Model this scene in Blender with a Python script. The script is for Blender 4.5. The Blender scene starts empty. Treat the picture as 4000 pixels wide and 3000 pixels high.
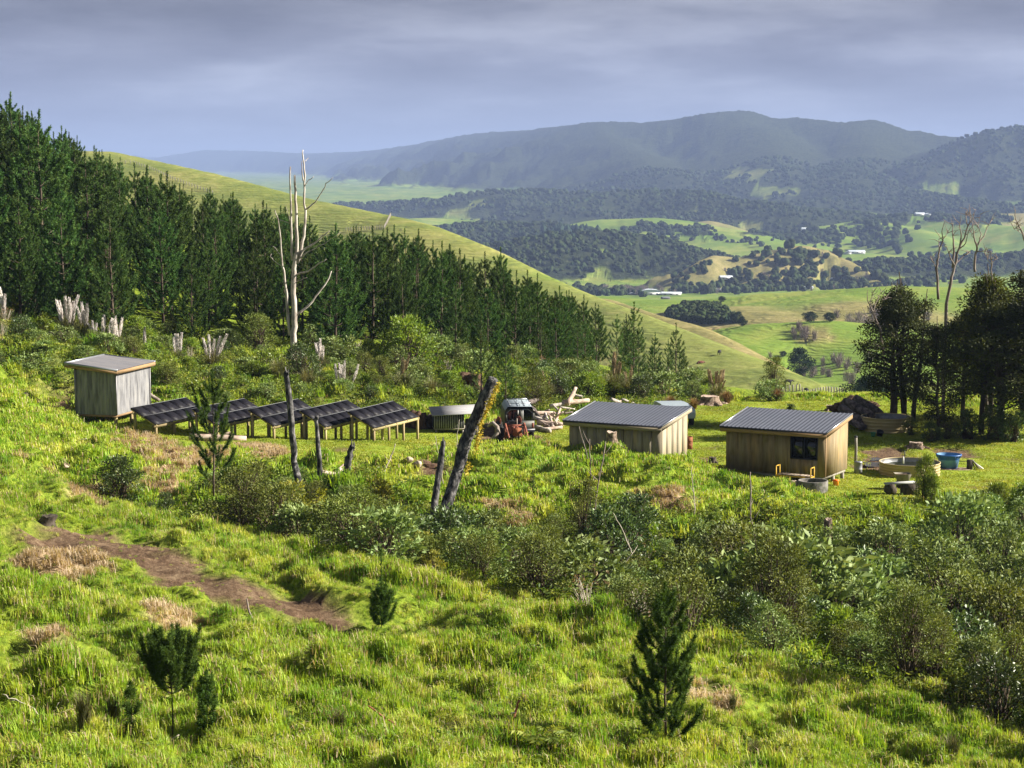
import bpy, math, random
import numpy as np
from mathutils import Vector, Matrix

random.seed(11)
RNG = np.random.default_rng(11)
R = math.radians
SC = bpy.context.scene
COL = SC.collection

# ------------------------------------------------------------------ camera
FPX = 7700.0                      # focal length in pixels of a 4000 x 3000 frame
PITCH = math.atan((1500 - 650) / FPX)
cam_d = bpy.data.cameras.new('camera')
cam_d.sensor_width = 36.0
cam_d.lens = FPX / 4000 * 36.0
cam_d.clip_start = 0.5
cam_d.clip_end = 60000
CAM = bpy.data.objects.new('camera', cam_d)
COL.objects.link(CAM)
CAM.location = (0, 0, 0)
CAM.rotation_euler = (math.pi / 2 - PITCH, 0, 0)
SC.camera = CAM

# ------------------------------------------------------------------ sky, sun, exposure
SUN_EL, SUN_AZ = R(29), R(5)     # azimuth measured from +X towards +Y
SDIR = Vector((math.cos(SUN_EL) * math.cos(SUN_AZ), math.cos(SUN_EL) * math.sin(SUN_AZ), math.sin(SUN_EL)))
world = bpy.data.worlds.new('World')
SC.world = world
world.use_nodes = True


class NT:
    """tiny node-tree helper"""
    def __init__(s, tree):
        s.t = tree
        tree.nodes.clear()

    def n(s, typ, ins=None, **attrs):
        nd = s.t.nodes.new(typ)
        for k, v in attrs.items():
            setattr(nd, k, v)
        for k, v in (ins or {}).items():
            s.set(nd, k, v)
        return nd

    def set(s, nd, k, v):
        sock = nd.inputs[k]
        if isinstance(v, bpy.types.NodeSocket):
            s.t.links.new(v, sock)
        elif isinstance(v, tuple) and len(v) == 3 and sock.type == 'RGBA':
            sock.default_value = (*v, 1)
        else:
            sock.default_value = v

    def mix(s, fac, a, b, blend='MIX'):
        nd = s.n('ShaderNodeMix', data_type='RGBA', blend_type=blend)
        s.set(nd, 0, fac); s.set(nd, 6, a); s.set(nd, 7, b)
        return nd.outputs[2]

    def math(s, op, a, b=0.0, clamp=False):
        nd = s.n('ShaderNodeMath', operation=op, use_clamp=clamp)
        s.set(nd, 0, a); s.set(nd, 1, b)
        return nd.outputs[0]

    def ramp(s, fac, stops):
        nd = s.n('ShaderNodeValToRGB')
        el = nd.color_ramp.elements
        while len(el) < len(stops):
            el.new(0.5)
        for e, (p, c) in zip(el, stops):
            e.position = p
            e.color = (*c, 1) if len(c) == 3 else c
        s.set(nd, 0, fac)
        return nd.outputs[0]

    def maprange(s, v, a, b, c=0.0, d=1.0):
        nd = s.n('ShaderNodeMapRange')
        for i, q in enumerate((v, a, b, c, d)):
            s.set(nd, i, q)
        return nd.outputs[0]

    def noise(s, vec, scale, detail=3, rough=.55, out=0):
        nd = s.n('ShaderNodeTexNoise', {'Scale': scale, 'Detail': detail, 'Roughness': rough})
        if vec is not None:
            s.set(nd, 'Vector', vec)
        return nd.outputs[out]


w = NT(world.node_tree)
sky = w.n('ShaderNodeTexSky', sky_type='NISHITA', sun_disc=False, sun_elevation=SUN_EL,
          sun_rotation=math.pi / 2 - SUN_AZ, air_density=1.0, dust_density=1.5, ozone_density=1.2)
tc = w.n('ShaderNodeTexCoord')
dirv = w.n('ShaderNodeVectorMath', {0: tc.outputs['Generated']}, operation='NORMALIZE').outputs[0]
sep = w.n('ShaderNodeSeparateXYZ', {0: dirv})
elev = sep.outputs[2]
# low rain cloud: blue-grey near the horizon, darker slate higher up, dimmed above the view to cut fill light (radiance x 10, background 0.1)
base = w.ramp(w.maprange(elev, -0.02, 0.30), [
    (0.00, (.42, .48, .66)), (0.12, (.38, .43, .59)), (0.24, (.30, .325, .43)),
    (0.34, (.225, .235, .29)), (0.42, (.18, .188, .23)), (1.0, (.16, .17, .21))])
st = w.n('ShaderNodeMapping', {0: dirv, 3: (4.0, 4.0, 20.0)})
n1 = w.noise(st.outputs[0], 1.1, 6, .52)
n2 = w.noise(w.n('ShaderNodeMapping', {0: dirv, 1: (3.1, 0.4, 0.9), 3: (11.0, 11.0, 55.0)}).outputs[0], 1.0, 6, .6)
puff = w.math('ADD', w.math('MULTIPLY', n1, .72), w.math('MULTIPLY', n2, .28))
amt = w.maprange(elev, 0.015, 0.06, 0.35, 1.0)
puffc = w.ramp(puff, [(0.36, (.56, .56, .60)), (0.5, (1.0, 1.0, 1.0)), (0.62, (1.62, 1.60, 1.50))])
cloud = w.mix(amt, base, w.mix(1.0, base, puffc, 'MULTIPLY'))
cloud10 = w.mix(1.0, cloud, (3.3, 3.3, 3.3), 'MULTIPLY')
gap = w.maprange(w.noise(dirv, 2.3, 4), .56, .70, 0.0, 0.55)
gap = w.math('MULTIPLY', gap, w.maprange(elev, .12, .35, 0, 1))
skyc = w.mix(gap, cloud10, sky.outputs[0])
bg = w.n('ShaderNodeBackground', {0: skyc, 1: 0.1})
w.t.links.new(bg.outputs[0], w.n('ShaderNodeOutputWorld').inputs[0])

sun_d = bpy.data.lights.new('sun', 'SUN')
sun_d.energy = 5.0
sun_d.angle = R(0.5)
sun_d.color = (1.0, .93, .80)
sun = bpy.data.objects.new('sun', sun_d)
COL.objects.link(sun)
sun.rotation_euler = SDIR.to_track_quat('Z', 'Y').to_euler()

SC.view_settings.view_transform = 'Standard'
SC.view_settings.look = 'None'
SC.view_settings.gamma = 1.0
SC.view_settings.use_curve_mapping = False
SC.view_settings.exposure = 1.65
SC.cycles.max_bounces = 4
SC.cycles.transmission_bounces = 4
SC.cycles.transparent_max_bounces = 6
SC.cycles.volume_bounces = 0

# ------------------------------------------------------------------ pixel rays (4000 x 3000 frame)
_sp, _cp = math.sin(PITCH), math.cos(PITCH)


def ray(px, py):
    u = (px - 2000) / FPX
    v = -(py - 1500) / FPX
    return np.array([u, _cp + v * _sp, -_sp + v * _cp])


def P(px, py, Y):
    d = ray(px, py)
    return d * (Y / d[1])


# ------------------------------------------------------------------ noise in numpy
_perm = np.random.default_rng(3).permutation(512)
_perm = np.concatenate([_perm % 256, _perm % 256, _perm % 256])
_ga = np.random.default_rng(4).uniform(0, 2 * np.pi, 256)
_gx, _gy = np.cos(_ga), np.sin(_ga)


def perlin(x, y, seed=0):
    x = np.asarray(x, float); y = np.asarray(y, float)
    xi = np.floor(x).astype(int); yi = np.floor(y).astype(int)
    xf = x - xi; yf = y - yi
    u = xf * xf * xf * (xf * (xf * 6 - 15) + 10)
    v = yf * yf * yf * (yf * (yf * 6 - 15) + 10)

    def g(ix, iy, dx, dy):
        h = _perm[(_perm[(ix + seed * 17) & 255] + iy) & 255]
        return _gx[h] * dx + _gy[h] * dy
    a = g(xi, yi, xf, yf); b = g(xi + 1, yi, xf - 1, yf)
    c = g(xi, yi + 1, xf, yf - 1); d = g(xi + 1, yi + 1, xf - 1, yf - 1)
    return (a + u * (b - a)) * (1 - v) + (c + u * (d - c)) * v


def fbm(x, y, octv=4, seed=0, gain=.5):
    s = 0; a = 1.0; f = 1.0
    for i in range(octv):
        s = s + a * perlin(np.asarray(x) * f, np.asarray(y) * f, seed + i)
        a *= gain; f *= 2.03
    return s


# ------------------------------------------------------------------ mesh building
class MB:
    def __init__(s):
        s.vs = []; s.fs = []; s.n = 0

    def add(s, v, f):
        v = np.asarray(v, float).reshape(-1, 3)
        f = np.asarray(f, int)
        s.vs.append(v); s.fs.append(f + s.n); s.n += len(v)
        return s

    def box(s, c, d, rz=0.0, ry=0.0, rx=0.0):
        hx, hy, hz = d[0] / 2, d[1] / 2, d[2] / 2
        v = np.array([[x, y, z] for x in (-hx, hx) for y in (-hy, hy) for z in (-hz, hz)])
        if rz or ry or rx:
            m = np.array((Matrix.Rotation(rz, 3, 'Z') @ Matrix.Rotation(ry, 3, 'Y') @ Matrix.Rotation(rx, 3, 'X')))
            v = v @ m.T
        f = [[0, 1, 3, 2], [4, 6, 7, 5], [0, 4, 5, 1], [2, 3, 7, 6], [0, 2, 6, 4], [1, 5, 7, 3]]
        return s.add(v + np.array(c), f)

    def bar(s, a, b, wd, ht=None, up=(0, 0, 1)):
        """rectangular bar from a to b"""
        a = np.array(a, float); b = np.array(b, float); ht = ht or wd
        d = b - a; L = np.linalg.norm(d); d /= L
        x = np.cross(d, up); nx = np.linalg.norm(x)
        x = np.array([1.0, 0, 0]) if nx < 1e-4 else x / nx
        z = np.cross(x, d)
        v = [p + x * i * wd / 2 + z * j * ht / 2 for p in (a, b) for i, j in ((-1, -1), (1, -1), (1, 1), (-1, 1))]
        f = [[0, 1, 2, 3][::-1], [4, 5, 6, 7], [0, 1, 5, 4], [1, 2, 6, 5], [2, 3, 7, 6], [3, 0, 4, 7]]
        return s.add(v, f)

    def tube(s, pts, rad, k=6, cap=True, wob=0.0, seed=0):
        pts = np.asarray(pts, float); n = len(pts)
        rad = np.broadcast_to(np.asarray(rad, float), (n,))
        t = np.gradient(pts, axis=0)
        t /= np.linalg.norm(t, axis=1)[:, None] + 1e-9
        ref = np.array([0.3, 1.0, 0.1]) if abs(t[0, 1]) < .8 else np.array([1.0, .2, .1])
        x = np.cross(t, ref); x /= np.linalg.norm(x, axis=1)[:, None] + 1e-9
        y = np.cross(t, x)
        a = np.arange(k) * 2 * np.pi / k
        rr = rad[:, None] * np.ones((1, k))
        if wob:
            rr = rr * (1 + np.random.default_rng(seed + 5).uniform(-wob, wob, rr.shape))
        v = pts[:, None] + rr[..., None] * (np.cos(a)[None, :, None] * x[:, None] + np.sin(a)[None, :, None] * y[:, None])
        i = np.arange(n - 1)[:, None] * k; j = np.arange(k)[None]
        f = np.stack([i + j, i + (j + 1) % k, i + k + (j + 1) % k, i + k + j], -1).reshape(-1, 4)
        s.add(v.reshape(-1, 3), f)
        if cap:
            b0 = s.n - n * k
            c = [pts[0], pts[-1]]
            s.vs.append(np.array(c)); ci = s.n; s.n += 2
            s.fs.append(np.array([[b0 + (q + 1) % k, b0 + q, ci] for q in range(k)]))
            e0 = b0 + (n - 1) * k
            s.fs.append(np.array([[e0 + q, e0 + (q + 1) % k, ci + 1] for q in range(k)]))
        return s

    def lathe(s, prof, k=32, c=(0, 0, 0)):
        prof = np.asarray(prof, float); n = len(prof)
        a = np.arange(k) * 2 * np.pi / k
        v = np.stack([prof[:, None, 0] * np.cos(a), prof[:, None, 0] * np.sin(a),
                      prof[:, None, 1] * np.ones(k)], -1).reshape(-1, 3) + np.array(c)
        i = np.arange(n - 1)[:, None] * k; j = np.arange(k)[None]
        f = np.stack([i + j, i + (j + 1) % k, i + k + (j + 1) % k, i + k + j], -1).reshape(-1, 4)
        return s.add(v, f)

    def mesh(s, name, mat, smooth=False):
        me = bpy.data.meshes.new(name)
        V = np.concatenate(s.vs).astype(np.float32)
        me.vertices.add(len(V))
        me.vertices.foreach_set('co', V.ravel())
        tot = np.concatenate([np.full(len(f), f.shape[1]) for f in s.fs]).astype(np.int32)
        lv = np.concatenate([f.ravel() for f in s.fs]).astype(np.int32)
        me.loops.add(len(lv))
        me.loops.foreach_set('vertex_index', lv)
        me.polygons.add(len(tot))
        st_ = np.concatenate([[0], np.cumsum(tot)[:-1]]).astype(np.int32)
        me.polygons.foreach_set('loop_start', st_)
        me.polygons.foreach_set('loop_total', tot)
        if smooth:
            me.polygons.foreach_set('use_smooth', np.ones(len(tot), bool))
        me.update(calc_edges=True)
        if mat:
            me.materials.append(mat)
        return me

    def build(s, name, mat, parent=None, smooth=False):
        return link(name, s.mesh(name, mat, smooth), parent)


def link(name, me, parent=None, loc=None):
    o = bpy.data.objects.new(name, me)
    COL.objects.link(o)
    if parent is not None:
        o.parent = parent
    if loc is not None:
        o.location = loc
    return o


def tag(o, label=None, cat=None, group=None, kind=None):
    if label: o['label'] = label
    if cat: o['category'] = cat
    if group: o['group'] = group
    if kind: o['kind'] = kind
    return o


def thing(name, label, cat, loc, rz=0.0, group=None, s=1.0):
    o = bpy.data.objects.new(name, None)
    o.empty_display_size = .2
    COL.objects.link(o)
    o.location = tuple(loc); o.rotation_euler = (0, 0, rz); o.scale = (s, s, s)
    return tag(o, label, cat, group)


# ------------------------------------------------------------------ materials
MATS = {}


def mat(name, cols, scale=6.0, rough=.85, bump=0.0, bscale=None, stretch=(1, 1, 1), world_co=False, detail=4,
        trans=0.0, rand=0.0, spec=.25, metal=0.0, patch=None, contrast=.18):
    """noise-mottled principled material; cols = 2-4 base colours; rand = brightness change between objects;
    patch = (colour, scale, lo, hi) a second larger stain"""
    m = bpy.data.materials.new(name)
    m.use_nodes = True
    t = NT(m.node_tree)
    if world_co:
        co = t.n('ShaderNodeNewGeometry').outputs['Position']
    else:
        co = t.n('ShaderNodeTexCoord').outputs['Object']
    vec = t.n('ShaderNodeMapping', {0: co, 3: tuple(stretch)}).outputs[0]
    f = t.noise(vec, scale, detail, .6)
    k = len(cols)
    c = t.ramp(f, [(.5 + contrast * (i / (k - 1) * 2 - 1), q) for i, q in enumerate(cols)])
    if patch:
        pf = t.maprange(t.noise(vec, patch[1], 4), patch[2], patch[3])
        c = t.mix(pf, c, patch[0])
    if rand:
        oi = t.n('ShaderNodeObjectInfo')
        hs = t.n('ShaderNodeHueSaturation', {'Color': c, 'Hue': t.maprange(oi.outputs['Random'], 0, 1, .5 - rand * .06, .5 + rand * .06),
                                            'Value': t.maprange(oi.outputs['Random'], 0, 1, 1 - rand, 1 + rand)})
        c = hs.outputs[0]
    b = t.n('ShaderNodeBsdfPrincipled', {'Base Color': c, 'Roughness': rough, 'Metallic': metal, 'Specular IOR Level': spec})
    if bump:
        bn = t.n('ShaderNodeBump', {'Strength': 1.0, 'Distance': bump,
                                    'Height': t.noise(vec, bscale or scale * 2, 5, .65)})
        t.set(b, 'Normal', bn.outputs[0])
    sh = b.outputs[0]
    if trans:
        tr = t.n('ShaderNodeBsdfTranslucent', {'Color': t.mix(1.0, c, (1.25, 1.15, .6), 'MULTIPLY')})
        sh = t.n('ShaderNodeMixShader', {0: trans, 1: sh, 2: tr.outputs[0]}).outputs[0]
    t.t.links.new(sh, t.n('ShaderNodeOutputMaterial').inputs[0])
    MATS[name] = m
    return m
# ------------------------------------------------------------------ near ground: thin-plate surface through surveyed points
CP = [  # (photo x, photo y, distance Y)
    # foreground slope, bottom edge and body
    (-900, 3050, 32), (0, 3050, 33), (1000, 3050, 36.5), (2000, 3050, 39.5), (3000, 3050, 42.5), (4000, 3050, 45), (4900, 3150, 46),
    (0, 2700, 40), (1000, 2700, 43.5), (2000, 2700, 46.5), (3000, 2800, 47),
    (0, 2350, 49), (700, 2400, 51), (1500, 2450, 53), (2300, 2500, 53.5),
    # crest of the slope against the gully
    (600, 2060, 66), (1000, 2120, 63), (1400, 2210, 60.5), (2000, 2330, 58), (2700, 2530, 54), (3300, 2660, 51.5), (4000, 2900, 48), (4800, 3120, 46.5),
    # left bank above the track, up to the grey shed
    (-800, 2050, 58), (0, 2080, 60), (300, 2080, 62), (-600, 1700, 70), (0, 1850, 67), (350, 1950, 72), (100, 1700, 78), (500, 1790, 84), (750, 1900, 80),
    (0, 1540, 88), (-700, 1420, 90), (200, 1630, 94), (330, 1655, 95.5), (470, 1662, 96), (620, 1696, 95), (480, 1715, 91),
    # solar terrace
    (850, 1702, 95.5), (1150, 1716, 95.5), (1460, 1722, 95.5), (1000, 1790, 88), (1400, 1800, 88),
    (1620, 1718, 100), (1250, 1716, 100.5), (850, 1690, 100.5),
    # front brow of the yard (grass hump) and the bank below
    (1750, 1752, 93), (2000, 1767, 92), (2400, 1803, 88.5), (2700, 1836, 87), (2860, 1866, 85.5), (3200, 1925, 84.5), (3600, 1950, 84.5), (4000, 1930, 86),
    (1500, 1900, 83), (1900, 1930, 81), (2400, 1960, 80), (2800, 2010, 79.5),
    # gully floor
    (1000, 2080, 73), (1500, 2230, 72), (2000, 2340, 69), (2500, 2500, 67), (3000, 2560, 66), (3500, 2640, 64), (4000, 2680, 63), (5000, 2740, 61),
    (3200, 2330, 73), (4000, 2330, 74), (2500, 2230, 74.5), (4900, 2350, 75),
    # the yard itself (level)
    (2050, 1745, 100), (2250, 1735, 101), (2600, 1800, 95), (2800, 1790, 95), (3100, 1800, 94.5), (3221, 1893, 88), (3450, 1855, 91), (3800, 1850, 91.5),
    (2030, 1712, 103.8), (2110, 1702, 104.8), (1950, 1712, 102.6), (2160, 1690, 106), (2500, 1650, 109), (2800, 1690, 105), (3100, 1690, 105.5), (3450, 1692, 105), (3800, 1720, 102.5), (4300, 1750, 100),
    (2700, 1600, 115), (3000, 1590, 116.5), (3300, 1590, 116.5), (3900, 1600, 114), (4500, 1620, 112),
    (2700, 1562, 121), (3000, 1562, 121), (3300, 1560, 121.5), (3900, 1560, 122), (4500, 1560, 124),
    # scrub bank rising to the plantation
    (2000, 1620, 112), (2250, 1600, 114), (1700, 1590, 110), (1300, 1570, 108.5), (900, 1530, 107), (600, 1470, 106), (200, 1420, 104), (-500, 1340, 102),
    (100, 1310, 114), (600, 1370, 116), (1140, 1410, 118), (1550, 1460, 119), (2000, 1475, 120), (2350, 1515, 122), (-600, 1220, 112),
    (-500, 1050, 132), (100, 1130, 132), (1000, 1270, 134), (1900, 1400, 132), (2500, 1520, 130),
]
CPW = [P(*c) for c in CP]
for px_, z_ in ((-700, 1.0), (60, -1.0), (600, -5.0), (1100, -9.0), (1500, -11.5), (1950, -14.0), (2400, -16.5)):
    CPW.append(np.array([(px_ - 2000) / FPX * 160, 160, z_]))
for px_, z_ in ((-900, -2.0), (60, -5.0), (1000, -13.0), (1900, -19.0), (2600, -23.0), (3300, -24.0), (4600, -24.0)):
    CPW.append(np.array([(px_ - 2000) / FPX * 185, 185, z_]))
for x_ in (-90, -60, -30, 0, 30, 60, 90):
    CPW.append(np.array([x_, 250, -32.0]))
    CPW.append(np.array([x_, 215, -28.0 if x_ > -40 else -18]))
for x_, z_ in ((-80, 2), (-40, -3), (0, -9), (40, -15), (80, -20)):
    CPW.append(np.array([x_, 12, z_ + 2.0]))
for y_, zl, zr in ((50, -4, -17.5), (75, -3.5, -18), (100, -3.5, -15), (130, -1.5, -16), (160, 1.5, -24)):
    CPW.append(np.array([-75.0, y_, zl])); CPW.append(np.array([80.0, y_, zr]))
CPW = np.array(CPW)
_S = 30.0


def _tps_k(r2):
    return np.where(r2 > 1e-12, r2 * np.log(r2 + 1e-12), 0.0)


_c2 = CPW[:, :2] / _S
_d2 = ((_c2[:, None] - _c2[None]) ** 2).sum(-1)
_n = len(CPW)
_A = np.zeros((_n + 3, _n + 3))
_A[:_n, :_n] = _tps_k(_d2) + np.eye(_n) * 0.006
_A[:_n, _n:] = np.c_[np.ones(_n), _c2]
_A[_n:, :_n] = _A[:_n, _n:].T
_W = np.linalg.solve(_A, np.r_[CPW[:, 2], 0, 0, 0])


def base_z(x, y):
    x = np.asarray(x, float); y = np.asarray(y, float)
    shp = x.shape
    q = np.c_[x.ravel(), y.ravel()] / _S
    out = np.empty(len(q))
    for a in range(0, len(q), 60000):
        b = q[a:a + 60000]
        d2 = (b[:, None, 0] - _c2[None, :, 0]) ** 2 + (b[:, None, 1] - _c2[None, :, 1]) ** 2
        out[a:a + 60000] = _tps_k(d2) @ _W[:_n] + _W[_n] + b @ _W[_n + 1:]
    return out.reshape(shp)


def march(px, py, zf, y0=24.0, y1=240.0, n=900):
    d = ray(px, py)
    Y = np.linspace(y0, y1, n)
    X = Y * d[0] / d[1]; Z = Y * d[2] / d[1]
    g = zf(X, Y)
    hit = np.nonzero(Z <= g)[0]
    i = hit[0] if len(hit) else n - 1
    return np.array([X[i], Y[i], g[i]])


def PG0(px, py):                       # ground point seen at a photo pixel (smooth ground)
    return march(px, py, base_z)


def poly_dist(x, y, poly):
    """signed distance (inside positive) of points to polygon in plan"""
    poly = np.asarray(poly, float)
    inside = np.zeros(np.shape(x), bool)
    dmin = np.full(np.shape(x), 1e9)
    n = len(poly)
    for i in range(n):
        x0, y0 = poly[i]; x1, y1 = poly[(i + 1) % n]
        dx, dy = x1 - x0, y1 - y0
        t = np.clip(((x - x0) * dx + (y - y0) * dy) / (dx * dx + dy * dy + 1e-12), 0, 1)
        dmin = np.minimum(dmin, np.hypot(x - x0 - t * dx, y - y0 - t * dy))
        c = (y0 > y) != (y1 > y)
        with np.errstate(divide='ignore', invalid='ignore'):
            inside ^= c & (x < (x1 - x0) * (y - y0) / (y1 - y0 + 1e-15) + x0)
    return np.where(inside, dmin, -dmin)


def gpoly(pts):
    return np.array([PG0(*p)[:2] for p in pts])


# bare earth
DIRT = [gpoly(p) for p in (
    [(60, 2085), (230, 2040), (420, 2065), (600, 2110), (740, 2165), (860, 2235), (1040, 2290), (1230, 2330), (1400, 2385), (1450, 2440),
     (1340, 2450), (1130, 2405), (880, 2340), (660, 2290), (540, 2220), (330, 2170), (110, 2150)],
    [(1550, 2440), (1700, 2460), (1770, 2500), (1640, 2490)],
    [(1850, 1720), (1870, 1650), (1960, 1600), (2040, 1590), (1990, 1640), (2000, 1700), (2120, 1700), (2140, 1725), (2000, 1740)],
    [(1575, 1810), (1640, 1785), (1740, 1815), (1760, 1870), (1700, 1890), (1620, 1850)],
    [(3350, 1760), (3500, 1745), (3560, 1765), (3600, 1800), (3440, 1840), (3350, 1830)],
    [(3560, 1745), (3760, 1755), (3850, 1780), (3700, 1790)],
    [(60, 1520), (180, 1470), (310, 1500), (330, 1640), (180, 1600)],
    [(2540, 1980), (2590, 1940), (2640, 1990), (2600, 2015)],
    [(2700, 1785), (2830, 1780), (2830, 1800), (2700, 1805)],
    [(3440, 2815), (3600, 2850), (3620, 2880), (3480, 2860)])]
# dead straw and bracken litter
DRY = [gpoly(p) for p in (
    [(20, 2200), (150, 2165), (300, 2160), (385, 2225), (250, 2255), (90, 2240)],
    [(440, 1715), (560, 1706), (700, 1742), (800, 1752), (900, 1775), (780, 1810), (690, 1870), (620, 1885), (590, 1810), (500, 1770)],
    [(960, 1740), (1060, 1745), (1100, 1775), (1000, 1800)],
    [(250, 1890), (380, 1890), (400, 1950), (300, 1960)],
    [(560, 1870), (720, 1870), (700, 1930), (570, 1930)],
    [(560, 2420), (720, 2390), (740, 2440), (600, 2470)],
    [(150, 2500), (260, 2490), (270, 2580), (180, 2580)],
    [(2720, 2690), (2860, 2740), (2820, 2800), (2740, 2760)],
    [(1900, 1950), (2050, 1990), (2040, 2070), (1960, 2050)],
    [(2480, 1930), (2700, 1960), (2640, 2010), (2500, 1990)])]
YARD = gpoly([(480, 1690), (700, 1735), (900, 1770), (1000, 1800), (1300, 1800), (1550, 1780), (1760, 1745), (2100, 1748), (2400, 1790), (2850, 1862), (3200, 1935), (3600, 1960), (4050, 1935),
              (4100, 1600), (3300, 1562), (2650, 1562), (2400, 1600), (2200, 1640), (1700, 1640), (1300, 1625), (700, 1625), (450, 1650)])
GULLY = gpoly([(700, 2055), (1050, 2120), (1450, 2215), (2050, 2340), (2750, 2540), (3350, 2670), (4050, 2910), (4800, 3000), (4900, 2000), (4100, 1960),
               (3500, 1985), (3200, 2010), (2850, 1960), (2600, 2000), (2350, 1960), (2000, 2060), (1700, 1990), (1450, 1880), (1150, 1860), (900, 1830), (780, 1900)])
SCRUB = gpoly([(-400, 1420), (0, 1450), (150, 1470), (330, 1480), (600, 1480), (650, 1560), (900, 1590), (1300, 1600), (1650, 1610), (1900, 1570), (2050, 1600),
               (2250, 1620), (2500, 1600), (2850, 1565), (2750, 1540), (2400, 1470), (2000, 1400), (1500, 1380), (1000, 1330), (500, 1280), (0, 1230), (-400, 1200)])


def soft(x, y, polys, wd=.5, jit=.9, seed=40):
    j = fbm(x * .55, y * .55, 4, seed) * jit
    m = np.zeros(np.shape(x))
    for p in polys:
        m = np.maximum(m, np.clip((poly_dist(x, y, p) + j) / wd + .5, 0, 1))
    return m


def masks(x, y):
    return (soft(x, y, DIRT, .5, .9, 40), soft(x, y, DRY, .6, .9, 50), soft(x, y, [YARD], 1.5, .8, 60),
            soft(x, y, [GULLY], 1.0, .6, 70), soft(x, y, [SCRUB], 1.5, 1.2, 80))


def ground(x, y, mk=None):
    x = np.asarray(x, float); y = np.asarray(y, float)
    z = base_z(x, y)
    if mk is None:
        mk = masks(x, y)
    di, dr, ya, gu, sc = mk
    rough = np.clip(1 - .9 * ya - .55 * di, .06, 1)
    # kikuyu hummocks: billowed noise, running slightly across the slope
    xx = x + .35 * y
    h = .85 * (np.abs(perlin(xx * .30, y * .46, 21)) * 2 - .45) + .62 * (np.abs(perlin(xx * .75 + 9, y * .95, 22)) * 2 - .4) + .16 * perlin(xx * 1.9, y * 1.9, 23)
    far = np.clip((150 - y) / 40, 0, 1)
    z = z + h * rough * far * .85
    z = z + fbm(x * .8, y * .8, 3, 31) * .05 * ya
    z = z - soft(x, y, DIRT[6:7], 1.2, .5, 45) * .85
    z = z - di * .10 + di * fbm(x * 1.7, y * 1.7, 3, 33) * .10
    return z


def PG(px, py):
    return march(px, py, ground)


def GZ(x, y):
    return float(ground(np.array([x]), np.array([y]))[0])


ys = [16.0]
while ys[-1] < 250:
    ys.append(ys[-1] + (0.30 if ys[-1] < 110 and ys[-1] > 30 else .7 if ys[-1] < 145 else 2.2))
gy = np.array(ys)
gx = np.concatenate([np.arange(-90, -36, 1.2), np.arange(-36, 38, .34), np.arange(38, 95, 1.2)])
GX, GY = np.meshgrid(gx, gy)
MK = masks(GX, GY)
GZZ = ground(GX, GY, MK)
# shadowy scoop dug out beside the grey shed
nb = MB()
ny, nx = GX.shape
ii = np.arange(ny - 1)[:, None] * nx + np.arange(nx - 1)[None]
nb.add(np.stack([GX, GY, GZZ], -1).reshape(-1, 3), np.stack([ii, ii + 1, ii + nx + 1, ii + nx], -1).reshape(-1, 4))


def ground_material():
    m = bpy.data.materials.new('grassy_earth'); m.use_nodes = True
    t = NT(m.node_tree)
    pos = t.n('ShaderNodeNewGeometry').outputs['Position']
    at = t.n('ShaderNodeAttribute', attribute_name='mask')
    sp = t.n('ShaderNodeSeparateColor', {0: at.outputs['Color']})
    at2 = t.n('ShaderNodeAttribute', attribute_name='mask2')
    sp2 = t.n('ShaderNodeSeparateColor', {0: at2.outputs['Color']})
    n_f = t.noise(pos, 5.0, 5, .7); n_m = t.noise(pos, .9, 4, .6)
    long_g = t.ramp(n_f, [(.35, (.07, .11, .012)), (.55, (.19, .26, .024)), (.7, (.30, .33, .05))])
    short_g = t.ramp(t.math('ADD', t.math('MULTIPLY', n_f, .6), t.math('MULTIPLY', n_m, .4)),
                     [(.36, (.12, .18, .015)), (.5, (.21, .28, .024)), (.66, (.32, .34, .055))])
    soil = t.ramp(t.math('ADD', t.math('MULTIPLY', n_f, .6), t.math('MULTIPLY', n_m, .4)), [(.34, (.05, .032, .02)), (.46, (.10, .062, .038)), (.56, (.17, .115, .072)), (.66, (.26, .19, .12))])
    straw = t.ramp(n_f, [(.3, (.16, .10, .055)), (.5, (.34, .24, .14)), (.7, (.52, .40, .26))])
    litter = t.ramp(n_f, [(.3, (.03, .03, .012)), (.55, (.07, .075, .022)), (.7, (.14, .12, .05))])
    c = t.mix(sp.outputs[2], long_g, short_g)
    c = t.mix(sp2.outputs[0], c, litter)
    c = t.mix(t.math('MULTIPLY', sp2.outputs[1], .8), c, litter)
    c = t.mix(sp.outputs[1], c, straw)
    sparse = t.math('MULTIPLY', t.maprange(t.noise(pos, .35, 5, .65), .56, .66), sp.outputs[2])
    c = t.mix(t.math('MULTIPLY', sparse, .75), c, soil)
    c = t.mix(sp.outputs[0], c, soil)
    bn = t.n('ShaderNodeBump', {'Strength': 1.0, 'Distance': .08, 'Height': t.noise(pos, 9.0, 6, .75)})
    b = t.n('ShaderNodeBsdfPrincipled', {'Base Color': c, 'Roughness': .95, 'Specular IOR Level': .1, 'Normal': bn.outputs[0]})
    t.t.links.new(b.outputs[0], t.n('ShaderNodeOutputMaterial').inputs[0])
    return m


def col_attr(me, name, rgb):
    a = me.color_attributes.new(name, 'FLOAT_COLOR', 'POINT')
    q = np.ones((len(me.vertices), 4), np.float32)
    for i, ch in enumerate(rgb):
        q[:, i] = np.asarray(ch).ravel()
    a.data.foreach_set('color', q.ravel())


gme = nb.mesh('ground', ground_material(), True)
col_attr(gme, 'mask', (MK[0], MK[1], MK[2]))
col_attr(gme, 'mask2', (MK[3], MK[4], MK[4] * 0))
tag(link('ground', gme), 'hummocky green farm slope, gully and level yard', None, kind='structure')

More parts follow.
